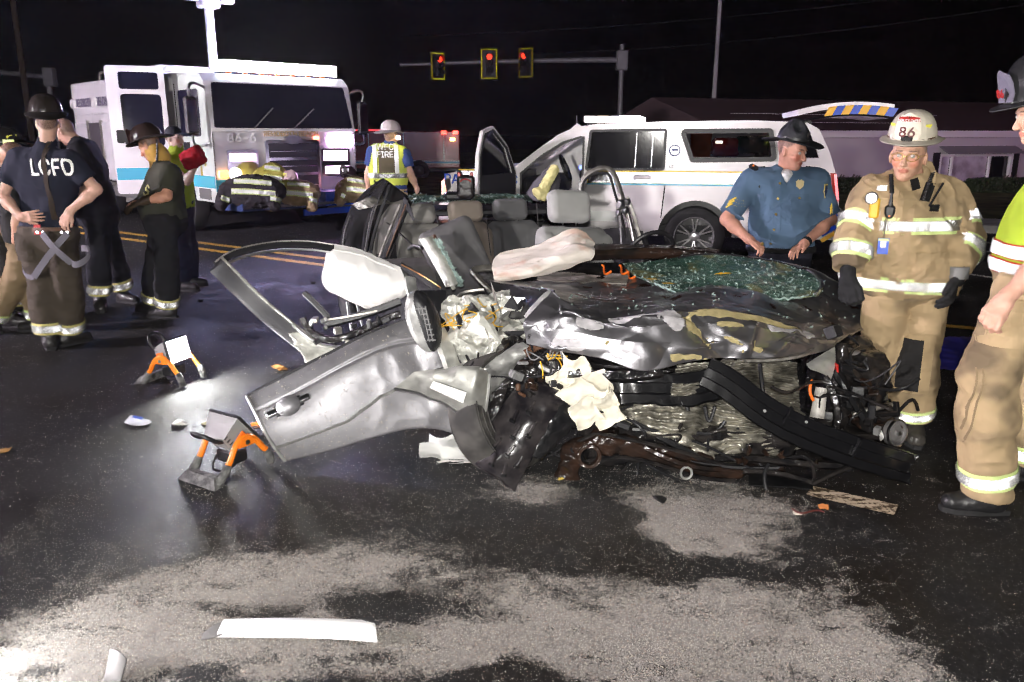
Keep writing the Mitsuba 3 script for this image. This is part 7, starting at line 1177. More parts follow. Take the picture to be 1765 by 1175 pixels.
stk('shoulder_patch', 1422, 329, ext(sh_, .004), (.55, .40, .12), f=ga['l'], n=nl, u=np.cross(Z, nl)); stk('shoulder_patch_field', 1422, 329, ext(affinity.scale(sh_, .8, .8), .006), (.03, .05, .10), f=ga['l'], n=nl, u=np.cross(Z, nl))
for px, py, s, n in ((1246, 352, 'r', nr), (1432, 362, 'l', nl)):
    for i in range(3): stk('chevron', px, py + 5 * i - 4, ext(LineString([(-.03, .0), (0, .03), (.03, .0)]).buffer(.0055, cap_style=2), .005), (.75, .52, .08), f=ga[s], n=n, u=np.cross(Z, n), sub=.012)
for s in 'lr':
    d = lambda P: np.maximum(torso_sdf(J, .024, w=1.5)(P), np.abs((P - J['nk'] - J['l'] * (.055 if s == 'l' else -.055)) @ unit(L_ * (1 if s == 'l' else -1) + Z * .4)) - .022)
for sx in (-1, 1):
    add(k, 'epaulette', bar(J['ls' if sx > 0 else 'rs'] + Z * .088 - L_ * sx * .10, J['ls' if sx > 0 else 'rs'] + Z * .074 + L_ * sx * .0, .012, .045, bev=.004), 'm_navy')
def col_(P):
    q = P - J['nk'] - F_ * .012 - Z * .012; h_ = q[:, 2]; r = np.linalg.norm(q[:, :2], axis=1); d = np.maximum(np.abs(r - (.082 - .35 * h_)) - .007, np.abs(h_) - .034); return smax(d, .03 - np.abs(q @ L_) + np.minimum(0, (.06 - q @ F_) * 2), .01)
m = snets(col_, *bounds([J['nk']], .2), .006); add(k, 'collar', m, 'm_navy', smooth=True)
m = snets(lambda P: smin(cap(P, J['nk'] + F_ * .085 + Z * .0, J['nk'] + F_ * .10 - Z * .12, .05, .012), cap(P, J['nk'], J['nk'] + Z * .02, .066), .02), *bounds([J['nk']], .2), .008); add(k, 'undershirt', m, 'm_cloth', smooth=True, color=vcol(m, (.62, .62, .64), .1))
mic = thing('shoulder_microphone', 'small black radio microphone on the shoulder of the blue shirt', 'microphone'); B = at(1299, 288, 6.0); add(mic, 'case', box(B, (.07, .045, .035), RZ(10) @ RY(25), .012), 'm_black'); add(mic, 'button', cyl(B + A([-.01, -.022, .012]), B + A([-.01, -.03, .014]), .007, 8), 'm_orange')
g, fs = bunker_pants(k, J, (.02, .02, .03), seed=4, e=.02, band_w=0, cuff=.05, waist=.02, h=.013); boots(k, J, h=.011)
bk = lambda P: smax(tor(P) - .012, np.abs(P[:, 2] - belt + .02) - .026, .005); m = snets(bk, *bounds([J['pel']], (.4, .4, .15)), .010); add(k, 'belt', m, 'm_satin', smooth=True, color=vcol(m, (.015, .015, .016)))
wt = cyl(J['lw'] + unit(J['le'] - J['lw']) * .015, J['lw'] + unit(J['le'] - J['lw']) * .05, .037, 18); add(k, 'watch', wt, 'm_black')
add(k, 'ring', cyl(at(1312, 419, 5.62), at(1315, 421, 5.62), .012, 12), 'm_gold')
R = hframe(J) @ RY(-3) @ RX(5); c = J['hd'] + Z * .062; th = np.arange(64) * 2 * math.pi / 64; rows = []
for e, z in ((0.0, .005), (.02, .006), (.102, .0), (.110, .004), (.102, .010), (.02, .013), (.0, .016)): rows.append(np.stack([np.cos(th) * (.094 + e), np.sin(th) * (.112 + e * 1.05), z - .02 * np.abs(np.sin(th)) * (e / .09) + .016 * np.abs(np.cos(th)) * (e / .09) + 0 * th], 1))
V = np.vstack(rows); i, j = np.meshgrid(np.arange(7), np.arange(64), indexing='ij'); q = np.stack([i * 64 + j, i * 64 + (j + 1) % 64, (i + 1) % 7 * 64 + (j + 1) % 64, (i + 1) % 7 * 64 + j], -1).reshape(-1, 4); m = xf((V, q), R, c)
hk = add(k, 'hat', m, 'm_felt', smooth=True)
def crown(P):
    q = (P - c) @ R; d = ell(q, (0, 0, .02), (.100, .118, .150)); d = smax(d, .006 - q[:, 2], .01)
    for a in (45, 135, 225, 315): x = A([math.cos(math.radians(a)) * .088, math.sin(math.radians(a)) * .104, .145]); d = smax(d, -ell(q, x, (.05, .05, .066)), .022)
    return d
add(hk, 'crown', snets(crown, *bounds([c + Z * .06], .19), .006), 'm_felt', smooth=True)
rows = [np.stack([np.cos(th) * r * .098, np.sin(th) * r * .116, z + 0 * th], 1) for r, z in ((1.0, .012), (1.02, .014), (1.02, .036), (1.0, .038))]; V = np.vstack(rows); i, j = np.meshgrid(np.arange(3), np.arange(64), indexing='ij'); q = np.stack([i * 64 + j, i * 64 + (j + 1) % 64, (i + 1) * 64 + (j + 1) % 64, (i + 1) * 64 + j], -1).reshape(-1, 4)
add(hk, 'band', xf((V, q), R, c), 'm_black'); add(hk, 'badge', xf(box((0, .113, .062), (.028, .012, .048), RX(-12), .006), R, c), 'm_chrome'); add(hk, 'acorn', xf(trimesh.creation.icosphere(2, .01).apply_translation((0, .122, .026)), R, c), 'm_black')
mat('m_navy', (.012, .014, .022), .8); mat('m_felt', (.011, .012, .016), .7, sheen=.5, bump=P_weave, bscale=.0012)

# ---- the firefighter cut by the right edge of the frame, facing left
k = thing('person', 'firefighter in lime vest and tan trousers at the right edge with one bare arm hanging', 'person')
J = stand(2.52, 3.62, 1.90, 172, gap=.2)
J.update(ls=at(1835, 330, 3.46), le=at(1800, 452, 3.42), lw=at(1735, 512, 3.40), la=A([2.27, 3.58, .09]), lk=at(1702, 650, 3.50), lh=at(1772, 500, 3.56), ra=A([2.72, 3.98, .09]), rk=at(1780, 655, 3.92), rh=at(1785, 500, 3.8))
J['hd'] = at(1797, 196, 3.60); J['nk'] = at(1822, 268, 3.64); J['hf'] = dircos(176, -12); J['pel'] = at(1798, 470, 3.66); J['ltoe'] = dircos(174); J['rtoe'] = dircos(174); J['ch'] = at(1818, 372, 3.66)
hl = hand_sdf(J['lw'], at(1704, 549, 3.38) - J['lw'], A([.55, .25, .3]), 1, curl=(38, 50, 30), s=1.12, thumb=14)
body(k, J, [('l', *hl)], tone=(.60, .34, .25), hair=(.12, .07, .04), hh=.0055); eyes(k, J)
bunker_pants(k, J, TAN * 1.12, seed=8, stripe=.21, e=.036, band_w=.095, stain=(.08, .062, .045), cuff=.10, pitch=.005, waist=.0)
boots(k, J, col=(.012, .012, .013), h=.006, s=1.1)
lf = leg_sdf(J, 'l', .036, .058); lg = lambda P: lf(P) - wrinkle(P, .011, 4.2, 8, (1, 1, 1.5)); S_ = unit(A([-.12, -1, 0])); 
m = wrap(lg, slab(.21, .20, .022, .02), at(1722, 560, 3.40), A([1, -.12, 0]), Z, S_, sub=.03); kk = add(k, 'cargo_pocket', m, 'm_cloth', smooth=False, color=vcol(m, TAN * 1.05, .3, 9)); m = wrap(lg, slab(.22, .05, .028, .01), at(1726, 530, 3.40), A([1, -.12, 0]), Z, S_, sub=.03); add(kk, 'flap', m, 'm_cloth', smooth=False, color=vcol(m, TAN * .95, .3, 9))
for dx in (-.02, .0): m = wrap(lg, slab(.006, .40, .003, .002), at(1686 + dx * 400, 712, 3.40), A([1, -.12, 0]), Z + A([-.10, 0, 0]), S_, sub=.03); add(k, 'seam', m, 'm_cloth', smooth=False, color=vcol(m, TAN * .6, .2, 9))
tor = torso_sdf(J, .035, w=1.05); am = cuff_arm(J, 'l', .028, .03, 0, 1.0, sleeve=.45)
hemz = zpy(482, 3.4, 1740)
vf = lambda P: smax(smin(tor(P), am(P), .04), hemz - P[:, 2], .01)
pts = [J[x] for x in ('pel', 'nk', 'ls', 'rs')]; vg = cloth(k, 'vest', vf, *bounds(pts, (.3, .3, .25)), .008, (.36, .48, .04), seed=21, fold=(.008, 5, (1, 1, .6)))
c0 = J['pel'] * A([1, 1, 0]); ts = lambda P: tor(P) - wrinkle(P, .008, 5, 21, (1, 1, .6))
for z_ in (zpy(444, 3.4, 1740), zpy(476, 3.4, 1740)): band(k, ts, c0 + Z * .6, c0 + Z * 1.9, (z_ - .6) / 1.3, .07, refd=J['f'], arc=(-2.2, 2.2), n=90, lime='m_red', silver=.82, pitch=.005)
hk, R, c = helmet(k, J, (.02, .02, .022), tilt=-5, shield=(.13, .12, .16), up=.078, size=1.08, dirt=.4, dh=1.45); add(hk, 'lettering', xf(text('86', .034, (0, .160, .055), A([[-1.0, 0, 0], [0, 0, 1], [0, 1, 0]]), .003, True), R, c), 'm_red', smooth=False)
# ---- the group at the left
def back_view(px, Y, head, H=1.8, **kw): p = gnd(px, 500); return stand(at(px, 400, Y)[0], Y, H, head, **kw)
# navy shirt lettered on the back, hands on hips
k = thing('person', 'firefighter seen from behind in lettered navy shirt with hands on hips', 'person')
J = stand(-3.80, 6.70, 1.79, 78, gap=.10)
J.update(ls=at(32, 274, 6.66), rs=at(124, 280, 6.60), le=at(4, 338, 6.62), lw=at(36, 374, 6.52), re=at(166, 326, 6.62), rw=at(121, 363, 6.56), hd=at(82, 212, 6.68), nk=at(80, 254, 6.66), ch=at(80, 312, 6.68), pel=at(84, 402, 6.70))
J['hf'] = dircos(118, -4); J['lh'] = at(62, 410, 6.7); J['rh'] = at(104, 410, 6.7); J['lk'] = at(78, 505, 6.66); J['rk'] = at(116, 505, 6.70); J['la'] = A([gnd(88, 600)[0], 6.66, .09]); J['ra'] = A([gnd(128, 590)[0], 6.78, .09]); J['ltoe'] = dircos(120); J['rtoe'] = dircos(60)
hl = hand_sdf(J['lw'], at(60, 372, 6.5) - J['lw'], J['f'], -1, curl=(18, 20, 15)); hr = hand_sdf(J['rw'], at(112, 378, 6.52) - J['rw'], J['f'], 1, curl=(25, 30, 20))
body(k, J, [('l', *hl), ('r', *hr)], tone=(.55, .32, .24), hair=(.05, .032, .022), hh=.006)
NAV = A((.014, .016, .028))
def tee(key, J, col, seed, hemz, h=.011, e=.02, belly=0, w=1.25, sleeve=.62, fold=(.010, 4.5, (1, 1, .6)), name='shirt', e1=.024):
    tor = torso_sdf(J, e, belly=belly, w=w); am = {s: cuff_arm(J, s, e1, e1 + .006, 0, 1.05, sleeve=sleeve) for s in 'lr'}; n = unit(J['hd'] - J['nk'])
    f = lambda P: smax(smax(smin(smin(tor(P), am['l'](P), .05), am['r'](P), .05), hemz - P[:, 2], .012), -cap(P, J['nk'] + n * .055, J['nk'] + n * .3, .066, .08), .01)
    cloth(key, name, f, *bounds([J[x] for x in ('pel', 'nk', 'ls', 'rs', 'le', 're')], (.3, .3, .25)), h, col, seed=seed, fold=fold)
    return lambda P: f(P) - wrinkle(P, fold[0], fold[1], seed, fold[2])
tf = tee(k, J, NAV, 31, zpy(396, 6.5))
B_ = -J['f']; R_ = -J['l']
m = wrap(tf, text('LCFD', .125, (0, 0, 0), np.eye(3), .003, True, sx=.80), at(86, 288, 6.5), R_, Z, B_, off=.004, sub=.03); add(k, 'lettering', m, 'm_whiteplain', smooth=False)
m = wrap(tf, slab(.035, .72, .004), at(76, 300, 6.5), R_ + Z * .0, Z - R_ * .62, B_, off=.008, sub=.04); add(k, 'strap', m, 'm_cloth', smooth=False, color=vcol(m, (.04, .03, .022), .3))
BRN = A((.058, .047, .036))
g, fs = bunker_pants(k, J, BRN, seed=33, stripe=.26, e=.04, band_w=.10, cuff=.16, h=.011, pitch=.008, waist=.06, lime='m_khaki'); boots(k, J, h=.009)
tg = lambda P: torso_sdf(J, .045)(P)
for a, b in (((72, 402), (124, 454)), ((116, 402), (58, 478))):
    p0, p1 = at(*a, 6.42), at(*b, 6.40); mid = (p0 + p1) / 2 - A([0, .03, .0]); t = unit(p1 - p0)
    P = spline([p0, mid, p1], 14); S = np.stack([P + np.cross(t, [0, -1, 0]) * .026, P - np.cross(t, [0, -1, 0]) * .026], 1); add(k, 'suspender', thick(S, .004), 'm_susp', smooth=False)
P = spline([at(124, 454, 6.40), at(142, 452, 6.40), at(154, 438, 6.44), at(140, 428, 6.5)], 16); S = np.stack([P + Z * .026, P - Z * .026], 1); add(k, 'suspender', thick(S, .004), 'm_susp', smooth=False)
P = spline([at(58, 478, 6.40), at(44, 474, 6.44), at(38, 460, 6.5)], 10); S = np.stack([P + Z * .02, P - Z * .02], 1); add(k, 'suspender', thick(S, .004), 'm_susp', smooth=False)
for px, py, w_ in ((110, 386, .075), (60, 396, .06)): m = wrap(tg, slab(w_, .08, .01), at(px, py, 6.5), R_, Z, B_, sub=.03); add(k, 'suspender_loop', m, 'm_redcloth', smooth=False)
m = wrap(tg, slab(.42, .03, .008), at(88, 397, 6.45), R_, Z, B_, off=.01, sub=.04); add(k, 'belt', m, 'm_brown', smooth=False)
for px in (64, 74, 106, 116): m = cyl(at(px, 400, 6.44), at(px, 400, 6.43), .012, 10); add(k, 'belt_ring', m, 'm_chrome')
for sx, py in ((-1, 425), (1, 430)):
    m = wrap(fs['l' if sx < 0 else 'r'], slab(.19, .22, .022, .02), at(48 if sx < 0 else 130, py, 6.6), R_, Z, unit(B_ + R_ * sx * .8), sub=.04); add(k, 'cargo_pocket', m, 'm_cloth', smooth=False, color=vcol(m, BRN * .85, .3))
hk, R, c = helmet(k, J, (.02, .016, .014), tilt=6, shield=(.02, .018, .016), up=.082, size=1.08); R2 = R
# black shirt, bending towards the left
k = thing('person', 'bald firefighter in plain black T-shirt bending forward behind the lettered navy shirt', 'person')
J = stand(-4.42, 8.35, 1.84, 165, gap=.2)
J.update(pel=at(170, 372, 8.35), ch=at(152, 292, 8.35), ls=at(134, 262, 8.15), rs=at(152, 258, 8.5), nk=at(134, 250, 8.35), hd=at(112, 226, 8.34), le=at(146, 318, 8.02), lw=at(116, 352, 7.95), re=at(130, 318, 8.6), rw=at(108, 345, 8.5), lh=at(170, 385, 8.25), rh=at(180, 385, 8.45), lk=at(170, 450, 8.2), rk=at(196, 445, 8.5), la=A([gnd(172, 535)[0], 8.2, .09]), ra=A([at(212, 488, 8.6)[0], 8.6, .09]))
J['hf'] = dircos(168, -32); J['hu'] = A([-.4, 0, 1.0]); J['ltoe'] = dircos(-60); J['rtoe'] = dircos(-25)
hl = hand_sdf(J['lw'], A([-.5, -.2, -.8]), A([-1, 0, 0]), -1); body(k, J, [('l', *hl)], tone=(.42, .24, .18), hair=(.10, .06, .045), hh=.007, h=.02)
tee(k, J, (.010, .010, .013), 35, zpy(372, 8.3), h=.012, e=.03, w=1.1)
g, fs = bunker_pants(k, J, (.012, .012, .016), seed=36, stripe=.30, e=.025, band_w=.11, cuff=.17, h=.013, pitch=.009, lime='m_khaki'); boots(k, J, h=.011)
# black helmet with reflective squares, at the left edge
k = thing('person', 'firefighter at the left edge in black helmet with yellow reflective squares and dark coat', 'person')
J = stand(at(8, 400, 7.6)[0], 7.6, 1.72, 20, gap=.15); J.update(hd=at(12, 262, 7.6), nk=at(10, 286, 7.6)); J['hf'] = dircos(200, -10)
body(k, J, tone=(.34, .18, .12), hair=(.03, .02, .02), hh=.007, h=.02)
tf = tee(k, J, (.03, .028, .022), 41, .75, h=.014, e=.045, sleeve=1.0, name='coat', e1=.04); band(k, tf, A([J['pel'][0], 7.6, .5]), A([J['pel'][0], 7.6, 1.6]), .6, .1, n=40, pitch=.009)
m = wrap(tf, slab(.10, .5, .006), at(22, 290, 7.4), A([1, 0, 0]), Z, A([0, -1.0, 0]), sub=.05); add(k, 'lime_panel', m, 'm_lime', smooth=False)
g, fs = bunker_pants(k, J, (.018, .017, .016), seed=42, stripe=.42, e=.04, band_w=.10, cuff=.17, h=.013, pitch=.009, lime='m_khaki'); boots(k, J, h=.011)
hk, R, c = helmet(k, J, (.014, .013, .013), up=.075, size=1.1)
for a in (-150, -115, -75, -40): add(hk, 'reflective_patch', xf(box((math.cos(math.radians(a)) * .112, math.sin(math.radians(a)) * .138 - .008, .040), (.05, .012, .045), RZ(a + 90)), R, c), 'm_yel2')
# tan trousers of a man hidden behind the lettered shirt
k = thing('person', 'firefighter in tan trousers mostly hidden behind the man with hands on hips', 'person')
J = stand(at(42, 400, 7.15)[0], 7.15, 1.70, -160, gap=.1); J['la'] = A([gnd(38, 555)[0], 7.15, .09]); J['lk'] = at(34, 470, 7.1)
body(k, J, hh=.008, h=.02); tee(k, J, (.02, .02, .02), 45, .85, h=.016, e=.03, sleeve=.9)
g, fs = bunker_pants(k, J, TAN * .55, seed=46, stripe=.24, e=.03, band_w=.095, cuff=.12, h=.013, pitch=.009); boots(k, J, h=.011)
# olive shirt, side view
k = thing('person', 'firefighter in olive T-shirt and black helmet with mustard hood, seen from the side', 'person')
J = stand(-3.42, 7.88, 1.80, 168, gap=.12)
J.update(hd=at(258, 252, 7.86), nk=at(278, 280, 7.88), ls=at(292, 300, 7.70), rs=at(276, 300, 8.05), le=at(288, 338, 7.62), lw=at(248, 346, 7.60), re=at(262, 338, 8.1), rw=at(244, 344, 8.0), ch=at(284, 320, 7.88), pel=at(286, 384, 7.9), lh=at(284, 392, 7.8), rh=at(280, 392, 8.0), lk=at(288, 470, 7.78), rk=at(268, 470, 8.05), la=A([gnd(302, 540)[0], 7.85, .09]), ra=A([gnd(276, 532)[0], 8.12, .09]))
J['hf'] = dircos(172, -26); J['ltoe'] = dircos(178); J['rtoe'] = dircos(170)
fa = hand_sdf(J['lw'], A([-1, 0, -.1]), A([0, 0, -1]), 1); body(k, J, [('l', *fa)], tone=(.47, .23, .15), hair=(.04, .03, .02), hh=.006, h=.018)
tf = tee(k, J, (.036, .037, .026), 51, zpy(378, 7.8), h=.010, e=.028, w=.95, sleeve=.72, belly=.02)
m = wrap(tf, text('S', .10, (0, 0, 0), np.eye(3), .003, True), at(254, 328, 7.7), A([.7, -.7, 0]), Z, unit(A([-.7, -.7, 0])), off=.004); add(k, 'lettering', m, 'm_khaki', smooth=False)
g, fs = bunker_pants(k, J, (.013, .013, .015), seed=52, stripe=.22, e=.03, band_w=.10, cuff=.15, h=.012, pitch=.008, lime='m_khaki'); boots(k, J, h=.010)
def hood_(P): n = unit(J['hd'] - J['nk']); return smin(ell(P, J['hd'] + A([.045, 0, -.045]), (.085, .092, .085)), cap(P, J['nk'] + A([-.02, 0, -.02]), J['nk'] + A([0, 0, .05]), .085), .05) - wrinkle(P, .006, 14, 5)
m = snets(lambda P: smax(hood_(P), -ell(P, J['hd'] + A([-.10, 0, -.02]), (.085, .10, .11)), .01), *bounds([J['hd'], J['nk']], .2), .007); add(k, 'hood', m, 'm_cloth', smooth=True, color=vcol(m, (.42, .25, .06), .25))
add(k, 'chin_strap', tube([at(270, 240, 7.76), at(271, 262, 7.76), at(270, 280, 7.76)], .010, 6, 8), 'm_black')
glove(k, J['lw'], unit(at(228, 352, 7.58) - J['lw']), A([0, 0, -1.0]), 1, col=(.05, .035, .022)); glove(k, J['rw'], unit(at(226, 350, 7.95) - J['rw']), A([0, 0, -1.0]), -1, col=(.03, .022, .016))
hk, R, c = helmet(k, J, (.022, .014, .012), tilt=8, shield=(.05, .02, .016), up=.070, size=1.08); add(hk, 'reflective_patch', xf(box((0, .158, .045), (.05, .008, .012)), R, c), 'm_redcloth'); add(hk, 'reflective_patch', xf(box((0, .150, .10), (.05, .008, .014)), R, c), 'm_redcloth')
m = wrap(fs['l'], slab(.05, .10, .004), at(257, 396, 7.7), A([1, -.3, 0]), Z, unit(A([-.3, -1, 0])), sub=.03); add(k, 'trouser_tag', m, 'm_whiteplain', smooth=False)
# lime vest and dark cap beyond the olive shirt, carrying a red bag
k = thing('person', 'rescuer in lime vest standing behind the olive T-shirt and holding a red bag', 'person')
J = stand(at(312, 400, 9.4)[0], 9.4, 1.76, 5, gap=.1); J.update(hd=at(300, 238, 9.4), nk=at(305, 258, 9.4), re=at(322, 312, 9.15), rw=at(334, 290, 9.1)); J['hf'] = dircos(-15, 0)
hr = hand_sdf(J['rw'], A([.5, 0, .8]), A([1, 0, 0]), 1, curl=(30, 35, 25)); body(k, J, [('r', *hr)], tone=(.62, .42, .36), hh=.007, h=.02)
tee(k, J, (.30, .40, .03), 61, .95, h=.014, e=.03, sleeve=.35, name='vest'); g, fs = bunker_pants(k, J, (.012, .013, .03), seed=62, e=.03, band_w=0, h=.016); boots(k, J, h=.013)
Rh = hframe(J); add(k, 'cap', xf(lathe([(.0, .09), (.05, .082), (.085, .05), (.094, .0), (.088, .0)], 24), Rh, J['hd'] + Z * .045), 'm_navy'); add(k, 'cap_peak', xf(box((0, .125, .045), (.14, .09, .012), RX(-12), .005), Rh, J['hd']), 'm_navy')
m = snets(lambda P: rbox(P, at(333, 272, 9.05), (.105, .05, .085), .02, RY(-25)) - wrinkle(P, .022, 9, 3), *bounds([at(333, 272, 9.05)], .25), .010); top('red_bag', m, 'm_cloth', 'crumpled red bag held up beside the fire engine cab', 'bag', smooth=True, color=vcol(m, (.30, .012, .02), .3))
# white helmet and lettered lime vest, beyond the wreck
k = thing('person', 'firefighter in white helmet and lime vest walking away beyond the wreck', 'person')
J = stand(-1.64, 11.0, 1.80, 100, gap=.15)
J.update(hd=at(674, 236, 11.0), nk=at(672, 248, 11.0), ls=at(643, 262, 11.0), rs=at(697, 266, 11.0), re=at(708, 300, 10.95), rw=at(719, 326, 10.8), le=at(634, 298, 11.0), lw=at(634, 326, 11.1)); J['hf'] = dircos(60, -4)
hr = hand_sdf(J['rw'], A([-.1, -.2, -1]), A([-1, 0, 0]), 1, curl=(25, 30, 20)); body(k, J, [('r', *hr)], tone=(.62, .38, .28), hair=(.12, .08, .06), hh=.007, h=.02)
tee(k, J, (.045, .075, .22), 71, 1.0, h=.014, e=.022, sleeve=.62, w=1.2)
tor = torso_sdf(J, .04, w=1.2); n = Z; vf = lambda P: smax(smax(tor(P), zpy(318, 11) - P[:, 2], .01), np.maximum(-cap(P, J['nk'] + Z * .03, J['nk'] + Z * .3, .085, .1), np.maximum(-cap(P, J['ls'] - J['l'] * -.02, J['ls'] - Z * .2 + J['l'] * .02, .06), -cap(P, J['rs'] + J['l'] * -.02, J['rs'] - Z * .2 - J['l'] * .02, .06))), .01)
vg = cloth(k, 'vest', vf, *bounds([J[x] for x in ('pel', 'nk', 'ls', 'rs')], (.3, .3, .2)), .011, (.58, .66, .10), seed=72, fold=(.006, 5, (1, 1, .6)))
B_ = -J['f']; R_ = -J['l']; ts = lambda P: tor(P) - wrinkle(P, .006, 5, 72, (1, 1, .6))
m = wrap(ts, slab(.21, .38, .004), at(667, 280, 10.8), R_, Z, B_, off=.003, sub=.04); add(k, 'mesh_panel', m, 'm_olive', smooth=False)
for s_, py in (('WFC', 253), ('FIRE', 266)): m = wrap(ts, text(s_, .075, (0, 0, 0), np.eye(3), .003, True, sx=.95), at(664, py, 10.8), R_, Z, B_, off=.008); add(k, 'lettering', m, 'm_tape', smooth=False)
for px in (646, 684):
    m = wrap(ts, slab(.055, .42, .003), at(px, 276, 10.8), R_, Z - R_ * (.12 if px > 660 else -.08), B_, off=.006, sub=.04); add(k, 'reflective_stripe', m, 'm_tape', smooth=False)
band(k, ts, A([J['pel'][0], 11, .5]), A([J['pel'][0], 11, 1.6]), (zpy(303, 10.8) - .5) / 1.1, .075, n=60, silver=.8, pitch=.010, refd=B_, arc=(-1.9, 1.9), off=.008)
g, fs = bunker_pants(k, J, TAN * 1.3, seed=73, e=.04, h=.015, pitch=.010); boots(k, J, h=.013)
hk, R, c = helmet(k, J, (.62, .55, .56), up=.075, size=1.08, shield=None); tl = lamp_at = None
p = at(686, 237, 10.85); kk = nm(k + '__helmet_torch'); scene[kk] = {**mikit.ply(cyl(p, p + A([.015, -.04, 0]), .030, 14), 'm_white', smooth=35), 'emitter': emit((14, 12, 5), .1)}
mat('m_susp', (.11, .105, .125), .8); mat('m_redcloth', (.42, .04, .035), .8); mat('m_khaki', (.52, .46, .18), .85); mat('m_olive', (.10, .085, .05), .9)
# ---------------------------------------------------------------- portable floodlights on the road
def floodlight(base, az, label, tilt, power=1.0, s=1.0):
    """A cased floodlight in an orange roll frame with rubber feet; az: compass angle the lamp faces."""
    k = thing('floodlight', label, 'floodlight', 'portable orange-framed floodlights on the road'); f = dircos(az); l = A([-f[1], f[0], 0]); R = np.stack([f, l, Z], 1); b = A(base, float)
    q = lambda x, y, z: b + (R @ A([x, y, z])) * s
    for sy in (-1, 1):
        y = sy * .115; add(k, 'roll_frame', tube([q(-.125, y, .085), q(-.065, y, .175), q(-.03, y, .205), q(.03, y, .205), q(.06, y, .185), q(.135, y, .095)], .0165 * s, 10, 26), 'm_orange3'); add(k, 'frame_web', ext(Polygon([(-.055, .165), (.055, .165), (.035, .208), (-.035, .208)]), .012, q(0, y - .006, 0), np.stack([f, Z, -l], 1) @ np.diag([s, s, s])), 'm_orange3', smooth=False); add(k, 'pivot_bolt', cyl(q(0, y + sy * .012, .185), q(0, y + sy * .022, .185), .014 * s, 6), 'm_steel')
        add(k, 'rubber_leg', tube([q(-.12, y, .092), q(-.16, y, .04), q(-.20, y, .012)], [.022 * s, .026 * s, .02 * s], 10, 10), 'm_footrubber'); add(k, 'rubber_leg', tube([q(.13, y, .10), q(.152, y, .06), q(.16, y, .012)], [.022 * s, .026 * s, .022 * s], 10, 10), 'm_footrubber')
    m = hull([q(x, y, z) for x, y, z in ((-.16, -.13, .0), (-.16, .13, .0), (-.24, -.15, .0), (-.24, .15, .0), (-.17, -.10, .05), (-.17, .10, .05), (-.21, -.11, .05), (-.21, .11, .05))]); add(k, 'rear_foot', m, 'm_footrubber', smooth=False)
    Rt = R @ RY(-tilt); c = b + A([0, 0, .20 * s]); hq = lambda x, y, z: c + (Rt @ A([x, y, z])) * s
    V = []
    for x, hy, hz in ((-.075, .075, .05), (.01, .10, .075), (.055, .112, .085)):
        for sy in (-1, 1):
            for sz in (-1, 1): V.append(hq(x, sy * hy, .03 + sz * hz))
    hd = add(k, 'lamp_head', hull(V), 'm_headgrey', smooth=False); add(hd, 'bezel', box(hq(.062, 0, .03), (.018 * s, .235 * s, .18 * s), Rt, .004), 'm_black')
    for i in range(5): add(hd, 'cooling_fin', box(hq(-.03, 0, -.02 + i * .025), (.07 * s, .17 * s, .005 * s), Rt), 'm_black')
    kk = nm(hd + '__lens'); v = A([hq(.0725, -.105, -.05), hq(.0725, .105, -.05), hq(.0725, .105, .11), hq(.0725, -.105, .11)]); scene[kk] = {**mikit.ply((v, [[0, 1, 2], [0, 2, 3]]), 'm_white'), 'emitter': emit(A([1, .99, .95]) * SPOT_W * power, 2.0)}
    for sy in (-1, 1): kk2 = nm(hd + '__indicator'); 
    add(k, 'handle', tube([hq(-.06, -.06, .06), hq(-.10, -.07, .12), hq(-.11, -.05, .17), hq(-.11, .05, .17), hq(-.10, .07, .12), hq(-.06, .06, .06)], .011 * s, 8, 26), 'm_black'); add(k, 'side_lamp', box(hq(-.005, -.112, .03), (.06 * s, .012, .03 * s), Rt, .004), 'm_orange'); add(k, 'battery', box(q(0, 0, .09), (.10 * s, .14 * s, .07 * s), R, .01), 'm_black'); add(k, 'lead', tube([q(-.06, .04, .10), q(-.10, .02, .03), q(-.02, .0, .015), q(.06, .05, .07)], .006 * s, 6, 20), 'm_black')
    return k
floodlight(gnd(385, 822) + A([.02, .10, 0]), 58, 'floodlight with bright orange frame standing beside the torn car door', 40, 0.75, s=1.0)
floodlight(gnd(278, 664) + A([.06, .10, 0]), -18, 'lit floodlight with dark orange frame standing farther back on the road', 13, 3.2, s=1.0)
floodlight(LOW_POS, 8, 'floodlight on the road just outside the left of the picture', -4, .8, s=1.1)
mat('m_orange3', (.85, .20, .012), .3, coat=.5); mat('m_footrubber', mottled((.03, .03, .03), (.16, .16, .155), 30), .8); mat('m_headgrey', (.22, .22, .215), .5)
